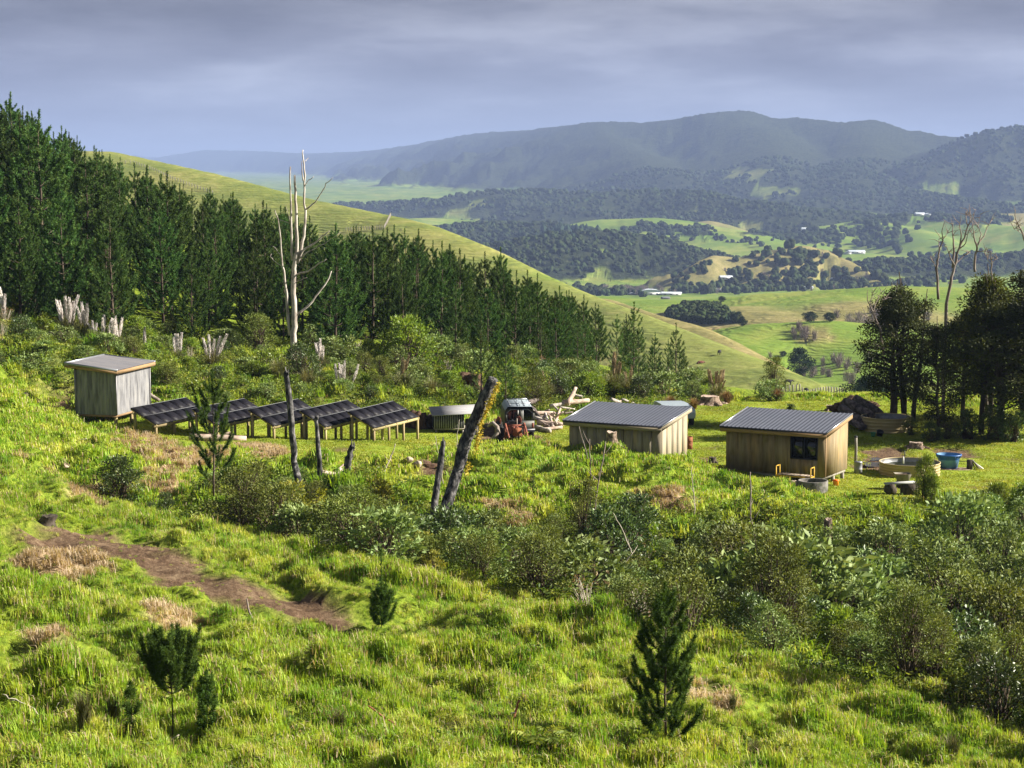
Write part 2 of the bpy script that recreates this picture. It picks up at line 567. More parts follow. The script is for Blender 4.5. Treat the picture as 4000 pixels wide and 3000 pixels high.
# ------------------------------------------------------------------ far country: ridges and valley on one height field
RIDGES = [  # (crest [(px, py, Y)...], slope, crest width m, cover, gully noise)
    ('olive', [(-900, 720, 900), (0, 625, 850), (340, 590, 820), (430, 592, 810), (800, 672, 770), (1200, 778, 725), (1523, 844, 690), (1643, 876, 660), (1833, 952, 620), (2042, 1060, 580),
               (2238, 1145, 535), (2427, 1214, 500), (2592, 1280, 465), (2805, 1366, 425), (2950, 1425, 400), (3079, 1480, 375)], (.30, .85), 16, .10),
    ('dry', [(2350, 1165, 740), (2530, 1225, 680), (2700, 1270, 640), (2850, 1345, 590), (3000, 1430, 540)], (.26, .8), 10, .3),
    ('grass', [(2900, 1320, 720), (3050, 1265, 740), (3230, 1255, 740), (3380, 1300, 720), (3500, 1390, 690)], .26, 25, .12),
    ('grass', [(3450, 1330, 760), (3700, 1280, 780), (4200, 1270, 800)], .25, 40, .2),
    ('grass', [(2250, 1160, 1080), (2450, 1172, 1050), (2700, 1178, 1010), (2950, 1150, 1000), (3200, 1135, 980), (3420, 1120, 960), (3800, 1130, 950), (4300, 1120, 950)], .16, 60, .25),
    ('dry', [(2700, 1215, 900), (2860, 1200, 900), (3020, 1230, 860), (3130, 1260, 830)], .26, 30, .4),
    ('dry', [(3050, 1260, 880), (3200, 1200, 880), (3330, 1185, 880), (3500, 1215, 860)], .26, 30, .4),
    ('dry', [(2620, 1120, 1900), (2720, 1020, 1950), (2780, 990, 2000), (2900, 1000, 2000), (3050, 965, 2030), (3130, 955, 2050), (3230, 975, 2050), (3310, 1010, 2050), (3400, 1075, 2000)], .52, 14, .9),
    ('bush', [(1850, 1030, 2150), (2000, 978, 2200), (2150, 937, 2250), (2300, 918, 2300), (2420, 910, 2320), (2560, 928, 2320), (2680, 985, 2300), (2760, 1050, 2260)], .36, 60, .5),
    ('bush', [(3150, 1085, 2350), (3300, 1050, 2300), (3420, 1022, 2300), (3550, 1035, 2300), (3800, 1010, 2400), (4300, 1000, 2400)], .28, 60, .5),
    ('grass', [(2280, 885, 3100), (2420, 855, 3150), (2560, 850, 3150), (2760, 895, 3000), (2900, 935, 2900), (3100, 975, 2800), (3300, 992, 2750), (3600, 1005, 2700)], .22, 60, .7),
    ('dry', [(2650, 880, 3300), (2720, 862, 3300), (2800, 880, 3250)], .35, 30, .6),
    ('grass', [(3250, 880, 3300), (3400, 855, 3350), (3600, 835, 3400), (3720, 850, 3300), (3900, 880, 3100), (4100, 900, 3000), (4500, 900, 3000)], .30, 50, .8),
    ('grass', [(3180, 920, 3100), (3300, 885, 3200), (3460, 868, 3200), (3600, 905, 3000), (3700, 950, 2900)], .30, 40, .6),
    ('dry', [(3850, 870, 3300), (3930, 835, 3400), (4050, 830, 3400), (4400, 840, 3400)], .45, 30, .8),
    ('grass', [(1500, 870, 3400), (1650, 850, 3500), (1800, 860, 3500), (1950, 880, 3300)], .15, 80, .4),
    ('bush', [(1620, 905, 2900), (1800, 880, 3000), (2000, 880, 3000), (2150, 880, 2950), (2250, 900, 2900)], .25, 60, .5),
    ('bush', [(1350, 800, 4400), (1560, 795, 4300), (1700, 785, 4200), (1850, 760, 4200), (1930, 752, 4200), (2080, 748, 4300), (2250, 755, 4200), (2420, 765, 4100)], .35, 70, .7),
    ('bush', [(2250, 785, 3900), (2420, 748, 4000), (2600, 748, 4000), (2750, 755, 3900), (2900, 790, 3700), (3100, 815, 3600), (3250, 830, 3600)], .34, 60, .8),
    ('bush', [(3100, 790, 4300), (3300, 770, 4400), (3500, 745, 4600), (3700, 770, 4300), (3900, 800, 4000), (4300, 800, 4000)], .34, 80, .8),
    ('bush', [(1350, 775, 5600), (1450, 765, 5600), (1540, 785, 5600)], .35, 80, .5),
    ('bush', [(-600, 640, 20000), (300, 600, 20000), (640, 612, 19500), (800, 585, 19000), (1000, 590, 18000), (1200, 600, 16000), (1450, 590, 13500), (1650, 562, 11500), (1900, 518, 9300), (2100, 508, 8200), (2300, 482, 7300),
              (2400, 477, 6900), (2520, 478, 6800), (2680, 462, 6600), (2790, 441, 6500), (2870, 440, 6500), (2960, 466, 6400), (3070, 460, 6400), (3200, 468, 6300),
              (3300, 484, 6200), (3390, 474, 6200), (3480, 500, 6100), (3600, 522, 6000), (3790, 545, 5900), (4000, 560, 5900)], .46, 90, 1.0),
    ('bush', [(3700, 590, 5300), (3790, 545, 5200), (3900, 510, 5100), (4000, 498, 5100), (4200, 470, 5100), (4600, 450, 5100)], .46, 90, .9),
    ('bush', [(2300, 482, 7000), (2500, 600, 5800), (2600, 680, 5000)], .4, 80, .9),
    ('bush', [(2870, 440, 6500), (3000, 560, 5600), (3050, 660, 4900)], .4, 80, .9),
    ('bush', [(3390, 474, 6200), (3380, 600, 5400), (3300, 690, 4700)], .4, 80, .9),
]
fy = np.geomspace(205, 22500, 490)
ft = np.linspace(-.36, .36, 560)
FX = fy[:, None] * ft[None]
FY = np.repeat(fy[:, None], len(ft), 1)
basez = np.interp(FY, [200, 300, 450, 700, 1000, 1300, 1600, 2200, 2800, 3400, 4000, 5000, 6500, 22500], [-29, -37, -55, -75, -91, -105, -113, -127, -132, -126, -110, -85, -70, -50])
FZ = basez + fbm(FX / 160, FY / 160, 4, 90) * np.interp(FY, [200, 600, 1200, 2000, 3000], [2.5, 5, 2.5, 2, 8])
COV = np.zeros(FX.shape + (3,))       # bush, dry, bright
COV[..., 2] = 1.0
wx = FX + fbm(FX / 300, FY / 300, 3, 95) * 60 * np.clip((FY - 800) / 1500, 0, 1)
wy = FY + fbm(FX / 300 + 40, FY / 300, 3, 96) * 60 * np.clip((FY - 800) / 1500, 0, 1)
for cover, crest, slope, wid, gn in RIDGES:
    pts = np.array([P(*c) for c in crest])
    best = np.full(FX.shape, 1e12); zr = np.zeros(FX.shape); sgn = np.zeros(FX.shape)
    for a, b in zip(pts[:-1], pts[1:]):
        d = b - a
        t_ = np.clip(((wx - a[0]) * d[0] + (wy - a[1]) * d[1]) / (d[0] ** 2 + d[1] ** 2), 0, 1)
        ex, ey = wx - a[0] - t_ * d[0], wy - a[1] - t_ * d[1]
        dd = ex ** 2 + ey ** 2
        up = dd < best
        sgn = np.where(up, d[0] * ey - d[1] * ex, sgn)
        best = np.where(up, dd, best); zr = np.where(up, a[2] + t_ * d[2], zr)
    dist = np.sqrt(best)
    if isinstance(slope, tuple):
        slope = np.where(sgn > 0, slope[1], slope[0])
    sc_ = wid * 3.2
    spur = fbm(FX / sc_, FY / sc_, 5, 100 + int(wid), .55)
    h = zr - slope * (np.sqrt(dist ** 2 + wid ** 2) - wid) * (1 + gn * .55 * spur) - gn * np.abs(fbm(FX / sc_ * 1.7, FY / sc_ * 1.7, 4, 130)) * np.minimum(dist * .10, wid * .22)
    k = 1.0 + FY * .0012
    dz = h - FZ
    wgt = 1 / (1 + np.exp(-np.clip(dz / k, -30, 30)))
    FZ = FZ + k * np.log1p(np.exp(np.clip(dz / k, -30, 30)))
    FZ = np.where(dz / k > 29, h, FZ)
    tgt = {'bush': (1, 0, 0), 'dry': (0, 1, 0), 'grass': (0, 0, 1), 'olive': (0, .5, .5)}[cover]
    for q in range(3):
        COV[..., q] = COV[..., q] * (1 - wgt) + tgt[q] * wgt


def far_z(x, y):
    """bilinear height of the far country"""
    x = np.asarray(x, float); y = np.asarray(y, float)
    i = np.clip(np.searchsorted(fy, y) - 1, 0, len(fy) - 2)
    v = (y - fy[i]) / (fy[i + 1] - fy[i])
    tt = (x / y - ft[0]) / (ft[1] - ft[0])
    j = np.clip(tt.astype(int), 0, len(ft) - 2); u = tt - j
    return (FZ[i, j] * (1 - u) + FZ[i, j + 1] * u) * (1 - v) + (FZ[i + 1, j] * (1 - u) + FZ[i + 1, j + 1] * u) * v


def PF(px, py, y0=330.0, y1=9000.0):
    d = ray(px, py)
    Y = np.geomspace(y0, y1, 2500)
    g = far_z(Y * d[0] / d[1], Y)
    hit = np.nonzero(Y * d[2] / d[1] <= g)[0]
    i = hit[0] if len(hit) else len(Y) - 1
    return np.array([Y[i] * d[0] / d[1], Y[i], g[i]])


# clearings and woods on the hills (plan shapes, surveyed through the lens)
def farpoly(pts):
    return np.array([PF(*p)[:2] for p in pts])


def fmask(poly, wd, seed):
    j = fbm(FX / (wd * 4), FY / (wd * 4), 4, seed) * wd * 2.2
    return np.clip((poly_dist(FX, FY, poly) + j) / wd + .5, 0, 1)


for i_, (pts, tgt, wd) in enumerate([
        ([(2850, 690), (2890, 660), (2990, 670), (2990, 690), (2920, 710)], (0, .6, .4), 22),
        ([(2890, 755), (2960, 725), (3110, 730), (3140, 755), (3020, 772)], (0, .35, .65), 20),
        ([(3530, 735), (3620, 720), (3790, 718), (3770, 745), (3640, 742)], (0, .2, .8), 20),
        ([(1730, 845), (1790, 810), (1900, 785), (1930, 765), (1905, 790), (1800, 845), (1760, 855)], (0, .6, .4), 14),
        ([(2680, 845), (2720, 805), (2770, 805), (2730, 835)], (0, .5, .5), 12),
        ([(2820, 905), (2880, 860), (3000, 880), (3040, 900), (2950, 910)], (0, .6, .4), 14),
        ([(2170, 1095), (2280, 1035), (2350, 1040), (2380, 1075), (2320, 1105)], (0, .3, .7), 10),
        ([(2350, 985), (2370, 975), (2400, 985)], (0, .3, .7), 6),
        ([(2450, 910), (2500, 880), (2660, 900), (2600, 925)], (1, 0, 0), 12),
        ([(2640, 905), (2700, 885), (2790, 920), (2770, 935), (2680, 920)], (1, 0, 0), 10),
        ([(2900, 915), (3050, 890), (3230, 905), (3280, 935), (3100, 940)], (1, 0, 0), 10),
        ([(3290, 870), (3440, 830), (3560, 850), (3480, 875), (3350, 880)], (1, 0, 0), 14),
        ([(3640, 870), (3800, 840), (3920, 850), (3850, 885)], (1, 0, 0), 14),
        ([(3140, 1290), (3220, 1275), (3240, 1330), (3180, 1350)], (0, 1, 0), 5)]):
    m_ = fmask(farpoly(pts), wd, 200 + i_)
    for q in range(3):
        COV[..., q] = COV[..., q] * (1 - m_) + tgt[q] * m_
FZ += COV[..., 0] * (np.abs(fbm(FX / 16, FY / 16, 2, 150)) * 7 * np.clip((FY - 900) / 1500, 0, 1))
fb = MB()
ny, nx = FX.shape
ii = np.arange(ny - 1)[:, None] * nx + np.arange(nx - 1)[None]
fb.add(np.stack([FX, FY, FZ], -1).reshape(-1, 3), np.stack([ii, ii + 1, ii + nx + 1, ii + nx], -1).reshape(-1, 4))


def far_material():
    m = bpy.data.materials.new('hill_country'); m.use_nodes = True
    t = NT(m.node_tree)
    geo = t.n('ShaderNodeNewGeometry')
    pos = geo.outputs['Position']
    at = t.n('ShaderNodeAttribute', attribute_name='cover')
    sp = t.n('ShaderNodeSeparateColor', {0: at.outputs['Color']})
    nb_ = t.noise(pos, .011, 5, .6); nm = t.noise(pos, .06, 5, .65); nf = t.noise(pos, .6, 4, .7)
    mixn = t.math('ADD', t.math('MULTIPLY', nb_, .6), t.math('MULTIPLY', nm, .4))
    grass = t.ramp(mixn, [(.38, (.085, .15, .02)), (.5, (.13, .20, .026)), (.62, (.22, .25, .05))])
    dry = t.ramp(t.math('ADD', t.math('MULTIPLY', nm, .6), t.math('MULTIPLY', nf, .4)), [(.36, (.10, .10, .035)), (.5, (.19, .17, .06)), (.64, (.29, .24, .11))])
    bush = t.ramp(t.math('ADD', t.math('MULTIPLY', nm, .5), t.math('MULTIPLY', t.noise(pos, .16, 4, .7), .5)), [(.36, (.012, .018, .008)), (.5, (.032, .045, .016)), (.66, (.065, .075, .026))])
    c = t.mix(sp.outputs[1], grass, dry)
    # slips of bare clay where the pasture is dry
    slip = t.math('MULTIPLY', t.maprange(t.noise(pos, .035, 5, .7), .62, .70), sp.outputs[1])
    c = t.mix(t.math('MULTIPLY', slip, .6), c, (.30, .19, .11))
    # sheep tracks: narrow trodden terraces along the contour
    sx = t.n('ShaderNodeSeparateXYZ', {0: pos})
    zz = t.math('ADD', sx.outputs[2], t.math('MULTIPLY', t.noise(pos, .08, 3), 3.0))
    track = t.math('SINE', t.math('MULTIPLY', zz, 7.5))
    tr = t.math('MULTIPLY', t.maprange(track, .2, .9), t.maprange(t.noise(pos, .02, 3), .42, .6))
    c = t.mix(t.math('MULTIPLY', tr, .22), c, (.09, .085, .03))
    c = t.mix(t.maprange(sp.outputs[0], .35, .6), c, bush)
    hgt = t.math('ADD', t.math('MULTIPLY', t.noise(pos, .14, 5, .7), t.math('ADD', t.math('MULTIPLY', sp.outputs[0], 14.0), .6)), t.math('MULTIPLY', track, .09))
    bn = t.n('ShaderNodeBump', {'Strength': 1.0, 'Distance': 1.0, 'Height': hgt})
    b = t.n('ShaderNodeBsdfPrincipled', {'Base Color': c, 'Roughness': .95, 'Specular IOR Level': .08, 'Normal': bn.outputs[0]})
    t.t.links.new(b.outputs[0], t.n('ShaderNodeOutputMaterial').inputs[0])
    return m


fme = fb.mesh('hills', far_material(), True)
col_attr(fme, 'cover', (COV[..., 0], COV[..., 1], COV[..., 2]))
tag(link('hills', fme), 'rolling green pasture, bush hills and hazy forested range', None, kind='structure')

# ------------------------------------------------------------------ the air
hz = MB().box((0, 11200, 35), (24000, 24000, 390))
hm = bpy.data.materials.new('hazy_air'); hm.use_nodes = True
t = NT(hm.node_tree)
pv = t.n('ShaderNodeVolumePrincipled', {'Color': (.33, .44, .74), 'Density': 9.5e-5, 'Anisotropy': 0.0})
t.t.links.new(pv.outputs[0], t.n('ShaderNodeOutputMaterial').inputs['Volume'])
tag(hz.build('haze', hm), 'thin blue haze over the valley', None, kind='stuff')
# ------------------------------------------------------------------ material palette
IRON = mat('weathered_iron', [(0.096, 0.096, 0.102), (0.216, 0.216, 0.228), (0.3, 0.294, 0.288)], 3.0, .6, stretch=(1.5, 1.5, .25), spec=.3, patch=((.10, .10, .11), 1.3, .60, .72), metal=.25, rand=.08)
IRON_ROOF = mat('roof_iron', [(0.168, 0.168, 0.186), (0.252, 0.246, 0.264), (0.3, 0.276, 0.27)], 1.4, .5, stretch=(.4, 3, 1), spec=.35, metal=.3)
GREY_ROOF = mat('slate_roof_steel', [(0.0788, 0.0863, 0.112), (0.0938, 0.101, 0.128)], 1.2, .42, spec=.5)
FASCIA = mat('pine_fascia', [(0.24, 0.15, 0.072), (0.312, 0.204, 0.108)], 3, .75, stretch=(1, 1, 6), bump=.002)
FASCIA_PALE = mat('grey_pine_fascia', [(0.24, 0.198, 0.138), (0.33, 0.282, 0.204)], 3, .75, stretch=(1, 1, 6), bump=.002)
PLY = mat('plywood', [(0.17, 0.123, 0.0615), (0.223, 0.166, 0.0903), (0.255, 0.199, 0.119)], 2.2, .75, stretch=(2.5, 2.5, .35), bump=.003, patch=((.33, .20, .08), 1.1, .55, .75), rand=.07, contrast=.14)
PLY_PALE = mat('pale_plywood', [(0.21, 0.175, 0.114), (0.26, 0.224, 0.16), (0.299, 0.264, 0.2)], 2.0, .75, stretch=(2.5, 2.5, .4), bump=.003, patch=((.36, .28, .17), .8, .56, .75), rand=.08, contrast=.15)
TIMBER = mat('treated_timber', [(0.236, 0.186, 0.0868), (0.322, 0.26, 0.136)], 4, .8, stretch=(1, 1, .3), rand=.15)
TIMBER_GREY = mat('grey_timber', [(.16, .145, .12), (.30, .27, .23)], 5, .85, stretch=(1, 1, .3), bump=.004, rand=.2)
PALE_BATTEN = mat('bleached_batten', [(0.27, 0.276, 0.276), (0.372, 0.372, 0.36)], 5, .8, stretch=(1, 1, .3))
DARK_BOARD = mat('tarred_board', [(.022, .024, .03), (.06, .06, .068)], 4, .8, stretch=(1, 1, .3))
BLEACH_ROOF = mat('bleached_roof', [(0.18, 0.186, 0.204), (0.288, 0.288, 0.3), (0.216, 0.198, 0.192)], 2.5, .65, stretch=(.5, 4, 4))
PV = mat('solar_glass', [(.008, .0075, .011), (.013, .012, .016)], 9, .5, spec=.10)
PV_LINE = mat('cell_gap', [(.018, .018, .022), (.026, .026, .03)], 9, .6)
PV_RAIL = mat('clamp_rail', [(.16, .17, .19), (.24, .25, .27)], 9, .6)
PV_FRAME = mat('panel_frame', [(.010, .010, .012), (.016, .016, .019)], 5, .6, spec=.1)
ALU = mat('aluminium_rail', [(0.26, 0.275, 0.31), (0.31, 0.325, 0.35)], 4, .35, metal=.6)
GLASS = mat('dark_window_glass', [(.008, .009, .012), (.014, .015, .02)], 2, .08, spec=.6)
FRAME_BLK = mat('black_joinery', [(.012, .013, .02), (.02, .022, .032)], 2, .4)
CREAM = mat('cream_tank_steel', [(0.341, 0.267, 0.124), (0.409, 0.335, 0.174)], 1.5, .5, spec=.4, patch=((.40, .30, .14), 2.2, .60, .8))
ZINC = mat('zinc_lining', [(0.165, 0.173, 0.188), (0.33, 0.338, 0.352)], 2, .5, metal=.2, patch=((.10, .09, .08), 1.2, .56, .72))
CONC = mat('concrete', [(.075, .07, .065), (.15, .14, .13), (.20, .19, .175)], 6, .9, bump=.006, patch=((.05, .06, .035), 2, .56, .7))
BLUE = mat('blue_plastic', [(0.0175, 0.084, 0.294), (0.028, 0.119, 0.35)], 2, .42, spec=.4)
BLUE_IN = mat('pale_blue_lining', [(0.08, 0.216, 0.4), (0.128, 0.272, 0.44)], 2, .5)
YELLOW = mat('yellow_paint', [(0.465, 0.27, 0.0225), (0.555, 0.345, 0.0375)], 6, .5, patch=((.35, .20, .05), 5, .62, .75))
SLAT = mat('worn_slat', [(.12, .08, .06), (.45, .38, .30)], 7, .8, contrast=.1)
ORANGE = mat('orange_plastic', [(.80, .24, .01), (.90, .34, .02)], 3, .5)
ORANGE_LID = mat('red_orange_lid', [(.75, .12, .01), (.85, .18, .02)], 3, .5)
BARK = mat('charred_bark', [(.012, .012, .014), (.06, .058, .058), (.20, .19, .185)], 7, .95, stretch=(1, 1, .45), bump=.03, bscale=6, contrast=.13)
BARK_DK = mat('dark_bark', [(.02, .016, .012), (.06, .048, .036), (.11, .09, .07)], 6, .95, stretch=(1, 1, .4), bump=.02)
BONE = mat('bleached_dead_wood', [(0.17, 0.14, 0.119), (0.391, 0.348, 0.306), (0.527, 0.484, 0.442)], 4, .8, stretch=(1, 1, .35), bump=.012, contrast=.16)
SNAG = mat('grey_dead_wood', [(0.0935, 0.0723, 0.0595), (0.221, 0.178, 0.153), (0.306, 0.264, 0.238)], 4, .85, stretch=(1, 1, .35), rand=.15)
LOGPINK = mat('stripped_log', [(0.225, 0.15, 0.112), (0.413, 0.315, 0.255), (0.495, 0.413, 0.352)], 4, .8, stretch=(.5, 2, 2), bump=.01, contrast=.15)
LOGDARK = mat('weathered_log', [(.03, .025, .022), (.10, .08, .072), (.20, .165, .15)], 4, .9, bump=.02)
STUMP = mat('stump_wood', [(.05, .033, .022), (.17, .12, .085), (.36, .28, .22)], 6, .9, bump=.02, contrast=.15)
SOIL = mat('soil_clod', [(.03, .018, .012), (.09, .05, .03), (.16, .10, .065)], 5, .95, bump=.03)
STONE = mat('pale_stone', [(.26, .21, .17), (.46, .38, .30)], 6, .9, bump=.01)
REDP = mat('rusty_red_paint', [(.09, .028, .018), (.22, .065, .04), (.30, .11, .07)], 6, .75, contrast=.15)
RUBBER = mat('tyre_rubber', [(.012, .012, .012), (.03, .028, .026)], 8, .85)
RIM = mat('yellow_rim', [(.36, .25, .09), (.50, .36, .14)], 6, .6)
TRUCK = mat('dark_green_truck', [(.055, .058, .05), (.08, .082, .072)], 3, .55, patch=((.12, .11, .09), 3, .56, .75))
TRUCK_W = mat('pale_blue_roof', [(0.252, 0.3, 0.348), (0.312, 0.36, 0.396)], 2, .4)
RUST = mat('rust_iron', [(.12, .04, .02), (.30, .11, .05)], 6, .85)
GREENPOT = mat('green_pot', [(.05, .22, .11), (.08, .28, .15)], 3, .5)
BLACKPOT = mat('black_plastic', [(.012, .012, .013), (.022, .022, .024)], 3, .5)
WHITEP = mat('white_paint', [(.66, .66, .66), (.78, .78, .77)], 2, .6)
PUDDLE = mat('wet_mud', [(.05, .045, .04), (.10, .09, .08)], 3, .12, spec=.6)


def rect_ring(mb, x0, x1, z0, z1, y, t, d):
    mb.box(((x0 + x1) / 2, y, z0 + t / 2), (x1 - x0, d, t)); mb.box(((x0 + x1) / 2, y, z1 - t / 2), (x1 - x0, d, t))
    mb.box((x0 + t / 2, y, (z0 + z1) / 2), (t, d, z1 - z0 - 2 * t)); mb.box((x1 - t / 2, y, (z0 + z1) / 2), (t, d, z1 - z0 - 2 * t))


def corrugated(u0, u1, zlo, zhi, pitch, amp, place, n=4):
    """vertical corrugated sheet: u along the wall, zlo/zhi functions of u; place(u, off, z)"""
    mb = MB()
    u = np.linspace(u0, u1, max(3, int((u1 - u0) / pitch * n)))
    off = amp * np.sin((u - u0) / pitch * 2 * np.pi)
    v = [place(a, o, zlo(a)) for a, o in zip(u, off)] + [place(a, o, zhi(a)) for a, o in zip(u, off)]
    k = len(u)
    return mb.add(v, [[i, i + 1, k + i + 1, k + i] for i in range(k - 1)])


# ------------------------------------------------------------------ cabin with sloping slate roof (shared by the two plywood cabins)
def cabin(root, L, W, hf, hb, ply, fasc, strips_front, strips_side, groove, window=None, pile_h=.35, oh=.22):
    """local x in [-L, 0] along the front, y in [0, W] backwards, z from the floor; front wall hf, back wall hb"""
    th = .03

    def top(y):
        return hf + (hb - hf) * y / W
    # wall pieces, each a board of its own with an open groove between them
    ws = L / strips_front
    for i in range(strips_front):
        x0 = -L + i * ws + groove / 2; x1 = -L + (i + 1) * ws - groove / 2
        b = MB()
        if window and x0 < window[1] and x1 > window[0]:
            for a0, a1, z0, z1 in ((x0, min(x1, window[0]), 0, hf), (max(x0, window[1]), x1, 0, hf),
                                   (max(x0, window[0]), min(x1, window[1]), 0, window[2]), (max(x0, window[0]), min(x1, window[1]), window[3], hf)):
                if a1 - a0 > .01 and z1 - z0 > .01:
                    b.box(((a0 + a1) / 2, th / 2, (z0 + z1) / 2), (a1 - a0, th, z1 - z0))
        else:
            b.box(((x0 + x1) / 2, th / 2, hf / 2), (x1 - x0, th, hf))
        b.build('wall_panel', ply, root)
    ws = (W - .04) / strips_side
    for side in (0, 1):
        for i in range(strips_side):
            y0 = .035 + i * ws + groove / 2; y1 = .035 + (i + 1) * ws - groove / 2
            xa, xb = (-th, 0) if side == 0 else (-L, -L + th)
            v = [(xa, y0, 0), (xb, y0, 0), (xb, y1, 0), (xa, y1, 0), (xa, y0, top(y0)), (xb, y0, top(y0)), (xb, y1, top(y1)), (xa, y1, top(y1))]
            MB().add(v, [[3, 2, 1, 0], [4, 5, 6, 7], [0, 1, 5, 4], [1, 2, 6, 5], [2, 3, 7, 6], [3, 0, 4, 7]]).build('wall_panel', ply, root)
    MB().box((-L / 2, W + .02, hb / 2), (L, th, hb)).build('back_wall', ply, root)
    # dark lining just behind the boards closes the grooves
    ln = MB()
    ln.box((-L / 2, .045, hf / 2), (L - .1, .02, hf)) if not window else ln.box(((-L + window[0]) / 2, .045, hf / 2), (L + window[0] - .1, .02, hf))
    for xx in (-.045, -L + .045):
        v = [(xx - .008, .06, 0), (xx + .008, .06, 0), (xx + .008, W, 0), (xx - .008, W, 0), (xx - .008, .06, hf - .01), (xx + .008, .06, hf - .01), (xx + .008, W, hb - .01), (xx - .008, W, hb - .01)]
        ln.add(v, [[3, 2, 1, 0], [4, 5, 6, 7], [0, 1, 5, 4], [1, 2, 6, 5], [2, 3, 7, 6], [3, 0, 4, 7]])
    ln.build('wall_lining', BARK_DK, root)
    # roof: low ribbed steel on a slope, with fascia boards under it
    x0, x1, y0, y1 = -L - oh, oh * .6, -oh, W + oh
    sl = (hb - hf) / W
    rf = MB(); xs = []
    x = x0
    while x < x1 - .01:
        xs += [(x, .0), (x + .145, .0), (x + .16, .018), (x + .185, .018)]
        x += .2
    xs = [(min(a, x1), b) for a, b in xs] + [(x1, 0)]
    zb = .17
    v = []
    for yy in (y0, y1):
        v += [(a, yy, hf + sl * yy + zb + .045 + b) for a, b in xs]
    k = len(xs)
    rf.add(v, [[i, i + 1, k + i + 1, k + i] for i in range(k - 1)])
    roof = rf.build('roof', GREY_ROOF, root)
    for xx in (x0 - .012, x1 + .012):
        MB().bar((xx, y0 - .01, hf + sl * y0 + zb + .045), (xx, y1, hf + sl * y1 + zb + .045), .035, .07).build('flashing', ALU, roof)
    g = MB().bar((x0, y0 - .035, hf + sl * y0 + zb - .0), (x1, y0 - .035, hf + sl * y0 + zb), .05, .05)
    g.build('gutter_edge', FRAME_BLK, roof)
    fz = hf + sl * y0 + zb - .10
    MB().box(((x0 + x1) / 2, y0, fz), (x1 - x0, .04, .19)).build('fascia', fasc, root)
    for xx in (x0, x1):
        MB().bar((xx, y0 + .02, hf + sl * y0 + zb - .075), (xx, y1, hf + sl * y1 + zb - .075), .04, .19).build('fascia', fasc, root)
    sf = MB()
    v = [(x0, y0, hf + sl * y0 + zb - .17), (x1, y0, hf + sl * y0 + zb - .17), (x1, y1, hf + sl * y1 + zb - .17), (x0, y1, hf + sl * y1 + zb - .17)]
    sf.add([(a, b, c + .02) for a, b, c in v], [[3, 2, 1, 0]])
    sf.build('soffit', fasc, root)
    MB().box((-L / 2, W / 2, -.07), (L - .12, W - .12, .12)).build('floor_frame', TIMBER_GREY, root)
    for xx in (-.16, -L / 2, -L + .16):
        for yy in (.2, W / 2, W - .2):
            MB().box((xx, yy, -.1 - pile_h / 2), (.14, .14, pile_h)).build('pile', TIMBER_GREY, root)
    if window:
        a0, a1, z0, z1 = window
        wf = MB()
        rect_ring(wf, a0, a1, z0, z1, .02, .05, .07)
        wf.box(((a0 + a1) / 2, .02, (z0 + z1) / 2), (.05, .06, z1 - z0 - .1))
        win = wf.build('window', FRAME_BLK, root)
        for s_ in (0, 1):
            m_ = (a0 + a1) / 2
            q0, q1 = ((a0 + .05, m_ - .025), (m_ + .025, a1 - .05))[s_]
            MB().box(((q0 + q1) / 2, .035, (z0 + z1) / 2), (q1 - q0, .008, z1 - z0 - .1)).build('pane', GLASS, win)


c = P(3222, 1865, 87.5)
cab = thing('plywood_cabin', 'bare plywood cabin with dark sliding window and slate grey roof', 'cabin', c, -R(29))
cabin(cab, 4.8, 2.95, 1.86, 2.30, PLY, FASCIA, 8, 1, .008, window=(-1.66, -.36, .74, 1.80), pile_h=.55)
MB().box((.012, .03, .93), (.03, .08, 1.86)).build('corner_board', FASCIA, cab)
c = P(2580, 1838, 92.6)
cab2 = thing('plywood_cabin', 'windowless cabin of grooved pale plywood boards half hidden behind the grassy brow', 'cabin', c, -R(28))
cabin(cab2, 4.85, 3.2, 1.95, 2.42, PLY_PALE, FASCIA_PALE, 10, 5, .03, pile_h=.3)

# ------------------------------------------------------------------ corrugated iron shed on piles
c = P(456, 1622, 95.8)
sh = thing('iron_shed', 'weathered corrugated iron shed with low sloping roof beside the solar panels', 'shed', c, -R(13.5))
L, W = 2.15, 3.95
hl, hr = 2.28, 2.06                      # the roof falls from left to right


def sht(x):
    return hr + (hl - hr) * (-x / L)


wl = MB()
corrugated(-L, 0, lambda a: 0, sht, .165, .032, lambda a, o, z: (a, o, z)).build('front_wall', IRON, sh, True)
corrugated(0, W, lambda a: 0, lambda a: hr, .165, .032, lambda a, o, z: (o, a, z)).build('side_wall', IRON, sh, True)
corrugated(0, W, lambda a: 0, lambda a: hl, .165, .032, lambda a, o, z: (-L + o, a, z)).build('side_wall', IRON, sh, True)
corrugated(-L, 0, lambda a: 0, sht, .165, .032, lambda a, o, z: (a, W + o, z)).build('back_wall', IRON, sh, True)
for p, h in (((0.015, -.015), hr), ((-L - .015, -.015), hl), ((.015, W + .015), hr)):
    MB().box((p[0], p[1], h / 2), (.07, .07, h)).build('corner_flashing', IRON_ROOF, sh)
x0, x1, y0, y1 = -L - .42, .22, -.28, W + .25
mb = MB()
yy = np.linspace(y0, y1, 110)
zz = .018 * np.sin((yy - y0) / .152 * 2 * np.pi)
v = [(x0, a, sht(x0) + .20 + b) for a, b in zip(yy, zz)] + [(x1, a, sht(x1) + .20 + b) for a, b in zip(yy, zz)]
k = len(yy)
mb.add(v, [[i, i + 1, k + i + 1, k + i] for i in range(k - 1)])
rf = mb.build('roof', IRON_ROOF, sh, True)
MB().bar((x0, y0 - .015, sht(x0) + .2), (x1, y0 - .015, sht(x1) + .2), .09, .11).build('flashing', ALU, rf)
